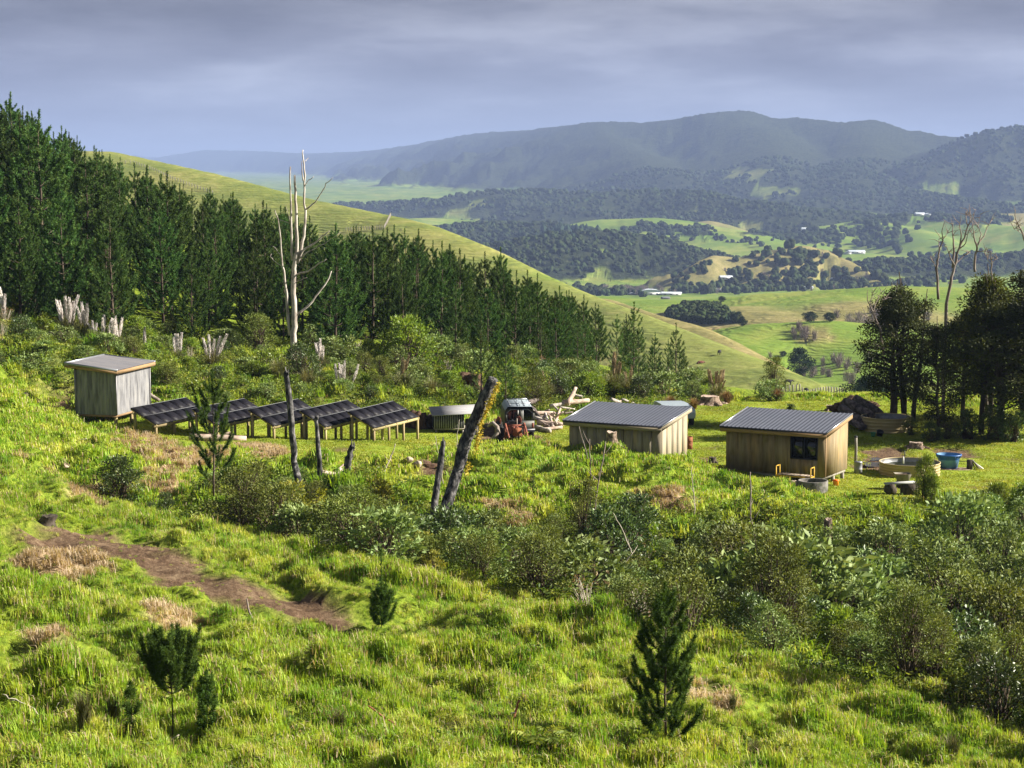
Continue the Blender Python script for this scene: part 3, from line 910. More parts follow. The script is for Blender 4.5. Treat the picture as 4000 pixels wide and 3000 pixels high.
MB().bar((x0 - .01, y0 + .04, sht(x0) + .215), (x0 - .01, y1 - .04, sht(x0) + .215), .10, .08).build('flashing', ALU, rf)
MB().bar((x0, y1 + .015, sht(x0) + .2), (x1, y1 + .015, sht(x1) + .2), .09, .09).build('flashing', ALU, rf)
MB().bar((x0, y0, sht(x0) + .09), (x1, y0, sht(x1) + .09), .045, .17).build('fascia', FASCIA, sh)
MB().bar((x1, y0 + .03, sht(x1) + .10), (x1, y1, sht(x1) + .10), .045, .17).build('fascia', FASCIA, sh)
MB().bar((x0, y0 + .03, sht(x0) + .10), (x0, y1, sht(x0) + .10), .045, .15).build('fascia', FASCIA, sh)
MB().add([(x0, y0, sht(x0) + .03), (x1, y0, sht(x1) + .03), (x1, y1, sht(x1) + .03), (x0, y1, sht(x0) + .03)], [[3, 2, 1, 0]]).build('soffit', FASCIA, sh)
MB().box((-L / 2, W / 2, -.06), (L, W, .10)).build('floor_frame', FASCIA, sh)
for xx in (-.12, -L + .12):
    for yy_ in (.15, W / 2, W - .15):
        MB().box((xx, yy_, -.55), (.13, .13, .9)).build('pile', TIMBER, sh)

# ------------------------------------------------------------------ coop of dark boards and pale battens
c = P(1812, 1672, 103.5)
cp = thing('board_coop', 'small raised coop of dark boards with pale battens under a bleached roof', 'coop', c, R(9))
Lc, Wc, Hc = 1.55, 1.3, .72
for i in range(13):
    xx = -Lc + (i + .5) * Lc / 13
    MB().box((xx, 0, Hc / 2), (Lc / 13 - .012, .02, Hc)).build('board', DARK_BOARD, cp)
for i in range(14):
    xx = -Lc + i * Lc / 13
    MB().box((xx, -.018, Hc / 2), (.035, .016, Hc)).build('batten', PALE_BATTEN, cp)
for xx in (-Lc, 0):
    MB().box((xx, Wc / 2, Hc / 2), (.03, Wc, Hc)).build('side_wall', DARK_BOARD, cp)
MB().box((-Lc / 2, Wc, Hc / 2), (Lc, .03, Hc)).build('back_wall', DARK_BOARD, cp)
MB().box((-Lc / 2 + .35, Wc / 2, -.04), (Lc + .7, Wc, .06)).build('floor', TIMBER_GREY, cp)
v = [(-Lc - .17, -.30, Hc - .02), (.80, -.30, Hc + .08), (.80, Wc + .15, Hc + .32), (-Lc - .17, Wc + .15, Hc + .24)]
MB().add(v + [(a, b, q + .035) for a, b, q in v], [[3, 2, 1, 0], [4, 5, 6, 7], [0, 1, 5, 4], [1, 2, 6, 5], [2, 3, 7, 6], [3, 0, 4, 7]]).build('roof', BLEACH_ROOF, cp)
for xx, yy_ in ((-Lc + .08, .08), (-.05, .06), (.72, .06), (-Lc + .08, Wc - .1), (.72, Wc - .1)):
    MB().box((xx, yy_, (-.75 + (Hc if xx > .5 else -.06)) / 2), (.09, .09, .75 + (Hc if xx > .5 else -.06))).build('post', TIMBER_GREY, cp)
MB().box((.35, .05, .25), (.55, .04, .5)).build('door', DARK_BOARD, cp)
MB().bar((.16, -.06, -.5), (.08, -.2, .12), .05).build('prop', RUST, cp)

# ------------------------------------------------------------------ solar arrays
ARR = R(66)
ad, an = np.array([math.cos(ARR), math.sin(ARR)]), np.array([math.sin(ARR), -math.cos(ARR)])


def solar_array(px, py, Y, cols, label):
    """low corner B (near end of the low front beam) given by the photo; beam runs away along ad"""
    B = P(px, py, Y)
    ml, mw = 1.60, .80
    Lb = cols * (ml + .02)
    tilt = R(27)
    root = thing('solar_array', label, 'solar array', (B[0], B[1], GZ(B[0], B[1])), ARR, 'solar arrays in a row')
    h0 = B[2] - GZ(B[0], B[1])
    ct, sn = math.cos(tilt), math.sin(tilt)
    # local: x along the beam, y towards the high edge, z up
    for r_ in range(2):
        for q in range(cols):
            x0 = q * (ml + .02); y0 = r_ * (mw + .025)
            cx, cy, cz = x0 + ml / 2, (y0 + mw / 2) * ct, h0 + (y0 + mw / 2) * sn + .09
            pn = MB().box((0, 0, 0), (ml, mw, .04)).build('panel', PV_FRAME, root)
            pn.location = (cx, cy, cz); pn.rotation_euler = (tilt, 0, 0)
            gl = MB()
            for hlf in (-1, 1):
                gl.box((hlf * ml / 4, 0, .0215), (ml / 2 - .035, mw - .05, .004))
            gl.build('cells', PV, pn)
            ln = MB()
            for s_ in range(1, 6):
                ln.box((-ml / 2 + s_ * ml / 6 + (.0 if s_ != 3 else .0), 0, .0245), (.006, mw - .06, .001))
            ln.build('busbar', PV_LINE, pn)
    ym = (mw + .0125)
    MB().bar((-.02, ym * ct, h0 + ym * sn + .112), (Lb, ym * ct, h0 + ym * sn + .105), .016, .012).build('rail', PV_RAIL, root)
    yt = 2 * mw + .04
    MB().bar((-.02, yt * ct, h0 + yt * sn + .10), (Lb, yt * ct, h0 + yt * sn + .095), .025, .02).build('rail', PV_RAIL, root)
    MB().bar((-.12, .02, h0), (Lb + .06, .02, h0), .05, .12).build('beam', TIMBER, root)
    hb_ = h0 + (yt - .25) * sn
    MB().bar((-.12, (yt - .25) * ct, hb_ - .02), (Lb + .06, (yt - .25) * ct, hb_ - .02), .05, .12).build('beam', TIMBER, root)
    raf = 5
    for i in range(raf):
        xx = .05 + i * (Lb - .1) / (raf - 1)
        MB().bar((xx, -.02, h0 + .035), (xx, yt * ct, h0 + yt * sn + .04), .05, .09).build('rafter', TIMBER, root)
    n = 4 if cols == 3 else 5
    for i in range(n):
        xx = .06 + i * (Lb - .12) / (n - 1)
        for yy_, ht in ((.04, h0 - .05), ((yt - .25) * ct, hb_ - .07)):
            wx_, wy_ = B[0] + ad[0] * xx - an[0] * yy_, B[1] + ad[1] * xx - an[1] * yy_
            gz = GZ(wx_, wy_) - GZ(B[0], B[1]) - .25
            MB().box((xx, yy_, (gz + ht) / 2), (.10, .10, ht - gz)).build('post', TIMBER, root)
    return root


solar_array(609, 1667, 94.6, 3, 'largest solar array at the left end, low corner near the iron shed')
solar_array(850, 1670, 95.0, 3, 'second solar array from the iron shed, behind the stripped log')
solar_array(1070, 1672, 95.2, 3, 'middle one of five solar arrays, crossed by the tall charred trunk')
solar_array(1272, 1676, 95.4, 3, 'fourth solar array from the iron shed, beside the shorter charred pole')
solar_array(1461, 1680, 95.6, 3, 'solar array at the right end of the row, nearest the board coop')


# ------------------------------------------------------------------ tanks and tubs
def tank(px, py, Y, rad, h, label, sink=.12):
    b = P(px, py, Y)
    g = GZ(b[0], b[1]) - sink
    root = thing('water_tank', label, 'water tank', (b[0], b[1], g), R(random.uniform(0, 90)))
    pr = []
    n = 5
    for i in range(n):
        z0 = h * i / n
        pr += [(rad, z0 + .004), (rad, z0 + h / n * .80), (rad + .022, z0 + h / n * .86), (rad + .022, z0 + h / n * .93), (rad, z0 + h / n * .99)]
    MB().lathe(pr, 64).build('wall', CREAM, root, False)
    MB().lathe([(rad - .012, h - .005), (rad - .012, h * .72), (rad - .03, h * .70), (rad - .012, h * .67), (rad - .012, .05), (.01, .05)], 64).build('lining', ZINC, root)
    MB().lathe([(rad - .02, h - .01), (rad - .02, h + .015), (rad + .03, h + .015), (rad + .03, h - .012)], 64).build('rim', CREAM, root)
    return root


b = P(3460, 1650, 106.3)
tank(3460, 1650, 106.3, 1.33, .90, 'open topped cream ribbed water tank under the dark trees')
tank(3553, 1820, 91.6, 1.40, .68, 'open topped cream water tank behind the leafy shrub, beside the blue tub', .1)
sp_ = P(3553, 1772, 90.4)
MB  # hose over the second tank
hs = thing('tank_hose', 'black hose and pale pipe hooked over the near rim of the cream tank', 'hose', (sp_[0] - .25, sp_[1] - .05, sp_[2]))
q = np.array([(0, .3, .02), (0, .12, .14), (0, -.03, .12), (.0, -.06, -.1), (.02, -.05, -.34)])
MB().tube(q, .022, 6).build('hose', BLACKPOT, hs, True)
MB().tube([(-.06, -.1, -.12), (-.05, -.09, -.45)], .03, 6).build('pipe', WHITEP, hs)

b = P(3705, 1826, 93.0)
tub = thing('blue_tub', 'bright blue plastic stock tub standing on planks', 'tub', (b[0], b[1], GZ(b[0], b[1]) + .05))
MB().lathe([(.01, 0), (.40, .0), (.42, .02), (.52, .50), (.54, .52), (.57, .60), (.61, .61), (.61, .655), (.56, .665)], 40).build('shell', BLUE, tub, True)
MB().lathe([(.56, .66), (.54, .60), (.43, .06), (.01, .05)], 40).build('lining', BLUE_IN, tub, True)
rb = MB()
for i in range(10):
    a = i * 2 * math.pi / 10
    rb.bar((math.cos(a) * .535, math.sin(a) * .535, .50), (math.cos(a) * .59, math.sin(a) * .59, .61), .02, .05)
rb.build('rim_bracket', BLUE, tub)
pl = thing('plank_platform', 'flat brown planks under the blue tub', 'planks', (b[0] - .05, b[1] - .35, GZ(b[0], b[1] - .3)), R(-6))
for i in range(4):
    MB().box((.25 * 0 + (i % 2) * .1, -.2 + i * .2, .035), (1.9, .18, .04), R(random.uniform(-2, 2))).build('plank', STUMP, pl)

b = P(3352, 1822, 91.5)
dr = thing('metal_drum', 'small bare metal drum beside a grey post and puddle', 'drum', (b[0], b[1], GZ(b[0], b[1])))
MB().lathe([(.01, 0), (.19, 0), (.19, .20), (.197, .21), (.19, .22), (.19, .50), (.2, .51), (.2, .55), (.185, .55), (.01, .53)], 24).build('body', ZINC, dr, True)
MB().lathe([(.175, .551), (.175, .565), (.01, .57)], 24).build('lid', ALU, dr)
b = P(3342, 1790, 94.5)
ps = thing('grey_post', 'grey timber post with dark cap standing behind the metal drum', 'post', (b[0], b[1], GZ(b[0], b[1]) - .1))
MB().tube([(0, 0, 0), (.01, 0, .8), (0, 0, 1.32)], [.075, .07, .068], 8).build('shaft', TIMBER_GREY, ps)
MB().lathe([(.08, 1.31), (.08, 1.38), (.01, 1.40)], 8).build('cap', DARK_BOARD, ps)
for i, (px, py, sx, sy) in enumerate(((3400, 1823, .55, .5), (3460, 1812, .4, .35), (3430, 1800, .5, .3))):
    b = PG(px, py)
    a = np.linspace(0, 2 * np.pi, 28)[:-1]
    rr = 1 + .28 * np.sin(a * 3 + i) + .15 * np.sin(a * 5)
    v = np.c_[b[0] + sx * rr * np.cos(a), b[1] + 1.6 * sy * rr * np.sin(a), np.zeros(27)]
    v[:, 2] = ground(v[:, 0], v[:, 1]).max() * .4 + ground(v[:, 0], v[:, 1]).mean() * .6
    tag(MB().add(v, [list(range(27))]).build('puddle', PUDDLE), 'shallow puddle of water in the mud by the metal drum', None, kind='structure')

# ------------------------------------------------------------------ concrete ring, bench, bucket, stone
b = P(3175, 1900, 85.3)
cr = thing('concrete_ring', 'grey concrete well ring standing open before the plywood cabin', 'concrete ring', (b[0], b[1], GZ(b[0], b[1]) - .12))
rz_ = P(3175, 1876, 85.3)[2] - (GZ(b[0], b[1]) - .12)
MB().lathe([(.66, 0), (.66, rz_ - .02), (.645, rz_), (.60, rz_), (.585, rz_ - .02)], 48).build('wall', CONC, cr, True)
MB().lathe([(.585, rz_ - .02), (.585, .1), (.01, .1)], 48).build('inside', CONC, cr, True)

b = P(3105, 1876, 86.6)
bn_ = thing('yellow_bench', 'yellow steel tube bench with slatted seat against the cabin wall', 'bench', (b[0], b[1], P(3105, 1880, 86.6)[2] - .12), -R(29))
lw = 1.62
for s_ in (-1, 1):
    e = MB()
    xx = s_ * lw / 2
    for yy_ in (-.22, .22):
        e.bar((xx, yy_, 0), (xx, yy_, .78), .045)
    for zz_ in (.36, .78):
        e.bar((xx, -.24, zz_), (xx, .24, zz_), .045)
    e.build('end_frame', YELLOW, bn_)
e = MB()
for yy_ in (-.22, .22):
    e.bar((-lw / 2 + .03, yy_, .36), (lw / 2 - .03, yy_, .36), .04, .06)
e.build('seat_rail', YELLOW, bn_)
e = MB()
e.bar((-lw / 2 + .03, -.20, .05), (-lw / 2 + .35, -.2, .33), .03); e.bar((lw / 2 - .03, -.20, .05), (lw / 2 - .35, -.2, .33), .03)
e.build('brace', YELLOW, bn_)
for i in range(4):
    MB().box((0, -.165 + i * .11, .412), (lw - .06, .09, .03), 0, R(random.uniform(-.6, .6))).build('slat', SLAT, bn_)

b = P(3265, 1893, 87.6)
bk = thing('orange_bucket', 'orange plastic bucket with darker lid under the cabin corner', 'bucket', (b[0], b[1], P(3265, 1897, 87.6)[2]))
MB().lathe([(.01, 0), (.115, 0), (.135, .22), (.14, .23)], 20).build('body', ORANGE, bk, True)
MB().lathe([(.15, .225), (.15, .27), (.01, .275)], 20).build('lid', ORANGE_LID, bk)


def rock(r, seed, sq=(1, 1, .7), n=10, rough=.25):
    """irregular lump as a mesh builder"""
    rr = np.random.default_rng(seed)
    k = n * 2
    th_ = np.linspace(0, np.pi, n)[:, None]; ph = np.linspace(0, 2 * np.pi, k + 1)[None, :-1]
    x = np.sin(th_) * np.cos(ph); y = np.sin(th_) * np.sin(ph); z = np.cos(th_) * np.ones_like(ph)
    f = 1 + rough * (perlin(x * 1.5 + seed, y * 1.5 + z * 2, 5) * 2 + perlin(x * 3 + seed * 3, z * 3 + y * 2, 6))
    v = np.stack([x * f * r * sq[0], y * f * r * sq[1], z * f * r * sq[2]], -1).reshape(-1, 3)
    i = np.arange(n - 1)[:, None] * k; j = np.arange(k)[None]
    return MB().add(v, np.stack([i + j, i + k + j, i + k + (j + 1) % k, i + (j + 1) % k], -1).reshape(-1, 4))


def lump(name, label, cat, px, py, r, mat_, seed, sq=(1, 1, .7), up=.4, Y=None, group=None, rough=.25):
    b = PG(px, py) if Y is None else P(px, py, Y)
    z = b[2] if Y is None else GZ(b[0], b[1])
    root = rock(r, seed, sq, rough=rough).build(name, mat_, None, False)
    root.location = (b[0], b[1], z + r * sq[2] * up)
    return tag(root, label, cat, group)


lump('stone', 'pale rounded stone beside the concrete ring', 'stone', 3097, 1903, .24, STONE, 3, (1.3, .8, .7), Y=85.6)


def stump(name, label, px, py, Y, r, h, seed, mat_=STUMP, flare=1.8, lean=(0, 0)):
    """sawn or broken stump with flared roots"""
    b = P(px, py, Y)
    z = GZ(b[0], b[1])
    root = thing(name, label, 'stump', (b[0], b[1], z - .1))
    rr = np.random.default_rng(seed)
    k = 18
    a = np.arange(k) * 2 * np.pi / k
    lv = []
    lob = 1 + .35 * np.abs(np.sin(a * 2.5 + seed))
    for i, tt in enumerate((0, .12, .3, .6, .9, 1.0)):
        f = r * (1 + (flare - 1) * (1 - tt) ** 3 * lob) * (1 + rr.uniform(-.06, .06, k))
        lv.append(np.c_[f * np.cos(a) + lean[0] * tt, f * np.sin(a) + lean[1] * tt, np.full(k, tt * (h + .1)) + (rr.uniform(-.08, .10, k) * h if i == 5 else 0)])
    v = np.concatenate(lv)
    i = np.arange(5)[:, None] * k; j = np.arange(k)[None]
    MB().add(v, np.stack([i + j, i + (j + 1) % k, i + k + (j + 1) % k, i + k + j], -1).reshape(-1, 4)).build('bole', mat_, root, False)
    top = lv[-1].copy(); cpt = top.mean(0) - np.array([0, 0, .03])
    MB().add(np.r_[top, [cpt]], [[q, (q + 1) % k, k] for q in range(k)]).build('cut_face', LOGPINK if mat_ is STUMP else mat_, root)
    for q in range(5):
        aa = q * 1.26 + seed
        rt_ = [(math.cos(aa) * r * .8, math.sin(aa) * r * .8, .18), (math.cos(aa) * r * 1.9, math.sin(aa) * r * 1.9, .08), (math.cos(aa + .2) * r * 2.7, math.sin(aa + .2) * r * 2.7, -.05)]
        MB().tube(rt_, [r * .35, r * .22, r * .08], 6).build('root', mat_, root, True)
    return root


stump('cut_stump', 'tall flared stump on the grassy brow before the grooved cabin', 2388, 1790, 88.3, .23, .56, 2)
stump('cut_stump', 'wide low grey stump in the yard above the cream tank', 3578, 1752, 99.5, .34, .30, 5)
stump('cut_stump', 'small dark stump on the grass between the two cabins', 2783, 1818, 93, .17, .26, 8, BARK_DK)
stump('cut_stump', 'low brown stump in the far yard below the pampas', 2772, 1588, 118, .55, .5, 9)
stump('cut_stump', 'short grey post stump beside the iron shed on the left bank', 122, 1612, 88.5, .13, .5, 12, TIMBER_GREY, 1.2)
stump('cut_stump', 'darker low post stump behind the short grey one on the left bank', 98, 1602, 89.5, .15, .38, 13, BARK_DK, 1.2)
stump('cut_stump', 'pale cut stump in the lower left bank grass', 245, 1812, 76, .12, .22, 14)
stump('cut_stump', 'pale topped stump standing in the gully thicket', 3232, 2140, 76, .16, 1.7, 15)
stump('cut_stump', 'black burnt stump at the head of the dirt track', 165, 2045, 62.5, .26, .34, 16, BARK_DK, 1.5, (.25, 0))
stump('cut_stump', 'dark stump block left of the log pile', 3275, 1592, 113.5, .25, .42, 17, BARK_DK, 1.1)
stump('cut_stump', 'small square cut block at the far left of the log pile', 3240, 1598, 114.5, .18, .32, 18, STUMP, 1.05)


def log(name, label, a, b, r0, r1, m, group=None, cat='log', hollow=False, k=12, wob=.08, seed=0, nseg=6):
    a = np.array(a); b = np.array(b)
    root = thing(name, label, cat, a, 0, group)
    t_ = np.linspace(0, 1, nseg)[:, None]
    rr = np.random.default_rng(seed)
    pts = (b - a) * t_ + rr.normal(0, .02, (nseg, 3)) * np.linalg.norm(b - a) * .25
    mb = MB().tube(pts, np.linspace(r0, r1, nseg), k, True, wob, seed)
    mb.build('bole', m, root, True)
    if hollow:
        d = (b - a) / np.linalg.norm(b - a)
        MB().tube([pts[0] - d * .012, pts[0] + d * .05], r0 * .78, k).build('hollow_end', BARK_DK, root)
    return root


def glog(px0, py0, px1, py1, Y0, Y1, r):
    a = P(px0, py0, Y0); b = P(px1, py1, Y1)
    a[2] = GZ(a[0], a[1]) + r * .8; b[2] = GZ(b[0], b[1]) + r * .8
    return a, b


a, b = glog(738, 1690, 962, 1700, 93.2, 93.6, .17)
log('stripped_log', 'long pale stripped log with dark hollow end before the solar arrays', a, b, .20, .15, LOGPINK, hollow=True, seed=1)
a, b = glog(868, 1682, 906, 1686, 94.2, 94.3, .15); a[2] += .16; b[2] += .16
log('log_offcut', 'short reddish log offcut lying behind the stripped log', a, b, .11, .1, STUMP, seed=2)
a, b = glog(1240, 1860, 1390, 1875, 84.5, 84.5, .2)
log('stripped_log', 'pale split log lying among the scrub below the charred stubs', a, b, .22, .16, LOGPINK, seed=3, wob=.2)
a, b = glog(1300, 1850, 1345, 1800, 85.5, 86.5, .2)
log('split_log', 'pink broken slab leaning at the foot of the short charred stub', a, b + np.array([0, 0, .3]), .16, .12, LOGPINK, seed=4, wob=.25)
a, b = glog(575, 1480, 622, 1472, 101, 101, .1)
log('grey_log', 'grey log end sticking out behind the iron shed', a + np.array([0, 0, .35]), b + np.array([0, 0, .45]), .11, .09, SNAG, seed=5)

# dark logs stacked under the right-hand trees
pile = [((3285, 1595), (3395, 1658), 108, 105.8, .25), ((3300, 1568), (3410, 1625), 109.4, 107.2, .26), ((3345, 1555), (3440, 1615), 110.5, 108.2, .24),
        ((3290, 1625), (3375, 1668), 107.2, 105.4, .22), ((3320, 1640), (3365, 1672), 106.4, 105.4, .18)]
for i, (p0, p1, Y0, Y1, r_) in enumerate(pile):
    log('weathered_log', ('thick dark log in the middle of the heap by the cream tank', 'dark log lying across the top of the heap by the cream tank', 'topmost dark log of the heap, touching the root mound',
                          'lower dark log at the front of the heap', 'short dark log end lowest in the heap beside the cream tank')[i],
        P(*p0, Y0), P(*p1, Y1), r_, r_ * .8, LOGDARK, 'dark logs heaped by the tank', seed=20 + i, wob=.12)
lump('root_mound', 'brown earthy root mound behind the dark log heap', 'mound', 3345, 1600, 1.0, SOIL, 31, (1.25, .9, .62), .55, 112.5, rough=.35)
lump('earth_heap', 'dark soil heap dug out of the grassy bank', 'earth heap', 1665, 1838, .75, SOIL, 33, (1.2, 1.0, .3), .2, 86.5, rough=.4)
lump('root_ball', 'upturned brown root ball beside the board coop', 'root ball', 1630, 1590, .62, SOIL, 35, (1.0, .8, .85), .7, 104.5, rough=.5)
lump('root_ball', 'dark charred root ball just left of the coop roof', 'root ball', 1672, 1607, .5, BARK_DK, 36, (1.1, .8, .8), .6, 104.8, rough=.5)
lump('root_ball', 'hollow dark root ball under the front pines', 'root ball', 1835, 1500, .8, SOIL, 37, (1.2, .8, .8), .6, 116, rough=.5)
for i, (px, py, r_) in enumerate(((1598, 1818, .17), (1632, 1812, .2))):
    lump('stone', ('small pinkish stone on the soil heap, left of the pair', 'larger pinkish stone on the soil heap, right of the pair')[i], 'stone', px, py, r_, STONE, 41 + i, (1, 1, .8), .9, 85.6)

# bleached driftwood heap beside the truck and another past it
rr = np.random.default_rng(9)
heap = [(2085, 1640, 2170, 1672, .10), (2100, 1662, 2200, 1668, .13), (2110, 1690, 2195, 1678, .10), (2130, 1625, 2150, 1690, .07), (2075, 1600, 2135, 1672, .09), (2090, 1625, 2160, 1622, .10),
        (2150, 1595, 2225, 1588, .10), (2200, 1585, 2300, 1573, .14), (2215, 1590, 2250, 1525, .11), (2240, 1553, 2275, 1560, .07), (2170, 1660, 2190, 1605, .06), (2160, 1680, 2150, 1640, .08),
        (2095, 1680, 2150, 1694, .12), (2030, 1575, 2055, 1610, .06), (2060, 1585, 2100, 1570, .12), (2120, 1650, 2080, 1620, .06)]
dl = ['pale driftwood pole lying nearest the truck rail', 'thick bleached branch in the middle of the driftwood heap', 'low bleached branch at the front of the driftwood heap', 'upright grey stick in the driftwood heap',
      'dark pole leaning over the driftwood beside the truck', 'pale branch lying across the top of the heap behind the truck', 'pale branch linking the two driftwood heaps', 'long white log lying behind the driftwood heap',
      'forked white limb pointing up from the driftwood', 'short white stub beside the forked limb', 'thin leaning stick at the right of the heap', 'short crooked branch inside the heap',
      'pale slab lying on the grass before the heap', 'thin pale stake behind the truck roof', 'dark log behind the truck roof rack', 'thin stick crossing the heap near the truck']
for i, (x0, y0, x1, y1, r_) in enumerate(heap):
    Y0 = 108 + (1690 - max(y0, 1560)) * .045; Y1 = 108 + (1690 - max(y1, 1560)) * .045
    log('driftwood', dl[i], P(x0, y0 - 10, Y0 - 1.5), P(x1, y1 - 10, Y1 - 1.5 + rr.uniform(-.4, .4)), r_ * 1.3, r_ * .9, LOGDARK if i in (4, 14) else LOGPINK if i % 3 else BONE, 'driftwood heaped beside the truck', 'driftwood', wob=.2, seed=60 + i, k=8)
heap2 = [(2385, 1560, 2430, 1575, .12), (2400, 1575, 2450, 1590, .10), (2430, 1560, 2490, 1580, .09), (2410, 1590, 2425, 1565, .07)]
for i, (x0, y0, x1, y1, r_) in enumerate(heap2):
    log('driftwood', ('white forked limb above the grooved cabin roof', 'pale limb lying behind the grooved cabin roof', 'brown limb right of the white forked limb above the roof', 'short white stub above the cabin roof edge')[i],
        P(x0, y0, 115), P(x1, y1, 115.5), r_, r_ * .7, BONE if i % 2 == 0 else LOGPINK, 'driftwood behind the cabin roof', 'driftwood', wob=.2, seed=90 + i, k=8)
for i in range(22):
    x0 = rr.uniform(2085, 2215); y0 = 1690 - rr.random() * 75 - (x0 - 2085) * .25
    Y0 = 106.3 + (1690 - y0) * .045
    log('driftwood', 'smaller bleached stick in the tangled driftwood heap beside the truck', P(x0, y0, Y0), P(x0 + rr.uniform(-60, 60), y0 + rr.uniform(-35, 14), Y0 + rr.uniform(-.5, .5)), .075, .04, (LOGPINK, BONE, SNAG)[i % 3],
        'driftwood heaped beside the truck', 'driftwood', wob=.2, seed=160 + i, k=6)
# broken branch heap above the iron shed
for i in range(9):
    x0 = 165 + i * 13; y0 = 1312 - (i % 3) * 7
    log('broken_branch', 'grey broken branch in the heap below the white pampas plumes', P(x0, y0, 112.2 + i * .1), P(x0 + rr.uniform(15, 55), y0 + rr.uniform(2, 18), 112.4), .07, .05, SNAG if i % 2 else BARK_DK,
        'broken branches below the pampas', 'branch', wob=.2, seed=120 + i, k=6)

# ------------------------------------------------------------------ rustic bench and planter in the right-hand yard
b = P(3480, 1925, 85.6)
rb_ = thing('rustic_bench', 'rustic bench of a pale slab on two dark log rounds', 'bench', (b[0], b[1], GZ(b[0], b[1])), R(3))
v = MB().box((.38, 0, .50), (1.35, .36, .06), 0, R(-3))
v.build('seat', PALE_BATTEN, rb_)
MB().tube([(-.02, -.22, .23), (-.02, .25, .23)], .25, 12, True, .1, 4).build('leg', BARK_DK, rb_, True)
MB().box((.85, .05, .22), (.75, .45, .50)).build('leg', BARK_DK, rb_)
b = P(3526, 1874, 87.2)
hp = thing('timber_hopper', 'tapered wooden hopper box behind the rustic bench', 'planter', (b[0], b[1], P(3526, 1876, 87.2)[2] - .05))
v = [(-.22, -.2, 0), (.22, -.2, 0), (.22, .2, 0), (-.22, .2, 0), (-.36, -.3, .36), (.34, -.3, .36), (.34, .3, .36), (-.36, .3, .36)]
MB().add(v, [[3, 2, 1, 0], [0, 1, 5, 4], [1, 2, 6, 5], [2, 3, 7, 6], [3, 0, 4, 7]]).build('box', TIMBER_GREY, hp)
MB().add([(a_ * .9, b_ * .9, .3) for a_, b_, _ in v[4:]], [[0, 1, 2, 3]]).build('soil', SOIL, hp)
MB().box((0, 0, -.25), (.5, .4, .5)).build('stand', BARK_DK, hp)

# plant pots by the far tank
b = P(3411, 1680, 103.6)
gp = thing('plant_pot', 'green plant pot before the far cream tank', 'pot', (b[0], b[1], GZ(b[0], b[1])))
MB().lathe([(.01, 0), (.10, 0), (.15, .22), (.16, .23), (.14, .23), (.13, .18), (.01, .18)], 16).build('shell', GREENPOT, gp, True)
b = P(3434, 1678, 103.8)
bp_ = thing('plant_pot', 'black plant pot tipped against the far cream tank', 'pot', (b[0], b[1], GZ(b[0], b[1])))
MB().lathe([(.01, 0), (.14, 0), (.19, .30), (.2, .31), (.18, .31), (.16, .22), (.01, .22)], 16).build('shell', BLACKPOT, bp_, True)
bp_.rotation_euler = (R(25), R(10), 0)
# rusty brazier behind the grooved cabin
b = P(2690, 1755, 99)
bz = thing('rusty_drum', 'rusty red brown drum peeping past the grooved cabin corner', 'drum', (b[0], b[1], GZ(b[0], b[1])))
MB().lathe([(.01, 0), (.20, 0), (.20, .18), (.215, .2), (.20, .22), (.20, .40), (.215, .42), (.2, .44), (.2, .62), (.17, .62), (.17, .3)], 20).build('body', RUST, bz, True)
# little pump set beside the blue tub
b = P(3795, 1845, 92.6)
pm = thing('pump_set', 'dark water pump and tangle of pipes beside the blue tub', 'pump', (b[0], b[1], GZ(b[0], b[1])))
MB().tube([(-.1, 0, 0), (-.1, 0, .48)], .14, 12).build('cylinder', BARK_DK, pm)
for i in range(6):
    q = [(rr.uniform(-.1, .3), rr.uniform(-.2, .2), .0), (rr.uniform(-.1, .2), rr.uniform(-.1, .1), .45), (rr.uniform(.2, .7), rr.uniform(-.3, .2), .05)]
    MB().tube(q, .025, 5).build('pipe', (SNAG, BLACKPOT, WHITEP)[i % 3], pm)
MB().tube([(-.15, .0, .42), (-.5, .1, .40), (-.85, .2, .46)], .02, 5).build('pipe', BLACKPOT, pm)
# ------------------------------------------------------------------ truck (seen from behind) with canopy and roof rack
b = PG0(2030, 1706)
tr = thing('parked_truck', 'old dark truck with pale blue roof and roof rack seen from behind', 'truck', (b[0], b[1], GZ(b[0], b[1])), R(4))
# local: x right, y forward (away), z up; rear face at y = 0
w2 = .80


def section(y, w_bot, w_mid, w_top, z0, zm, zt):
    return [(-w_bot, y, z0), (w_bot, y, z0), (w_mid, y, zm), (w_top, y, zt), (-w_top, y, zt), (-w_mid, y, zm)]


s0 = section(0, w2, w2, w2 * .80, .45, 1.42, 1.72); s1 = section(3.0, w2, w2, w2 * .80, .45, 1.42, 1.74)
mb = MB().add(s0 + s1, [[0, 1, 7, 6], [1, 2, 8, 7], [2, 3, 9, 8], [4, 5, 11, 10], [5, 0, 6, 11]])
mb.add(s1, [[0, 1, 2, 3, 4, 5]])
body = mb.build('body', TRUCK, tr)
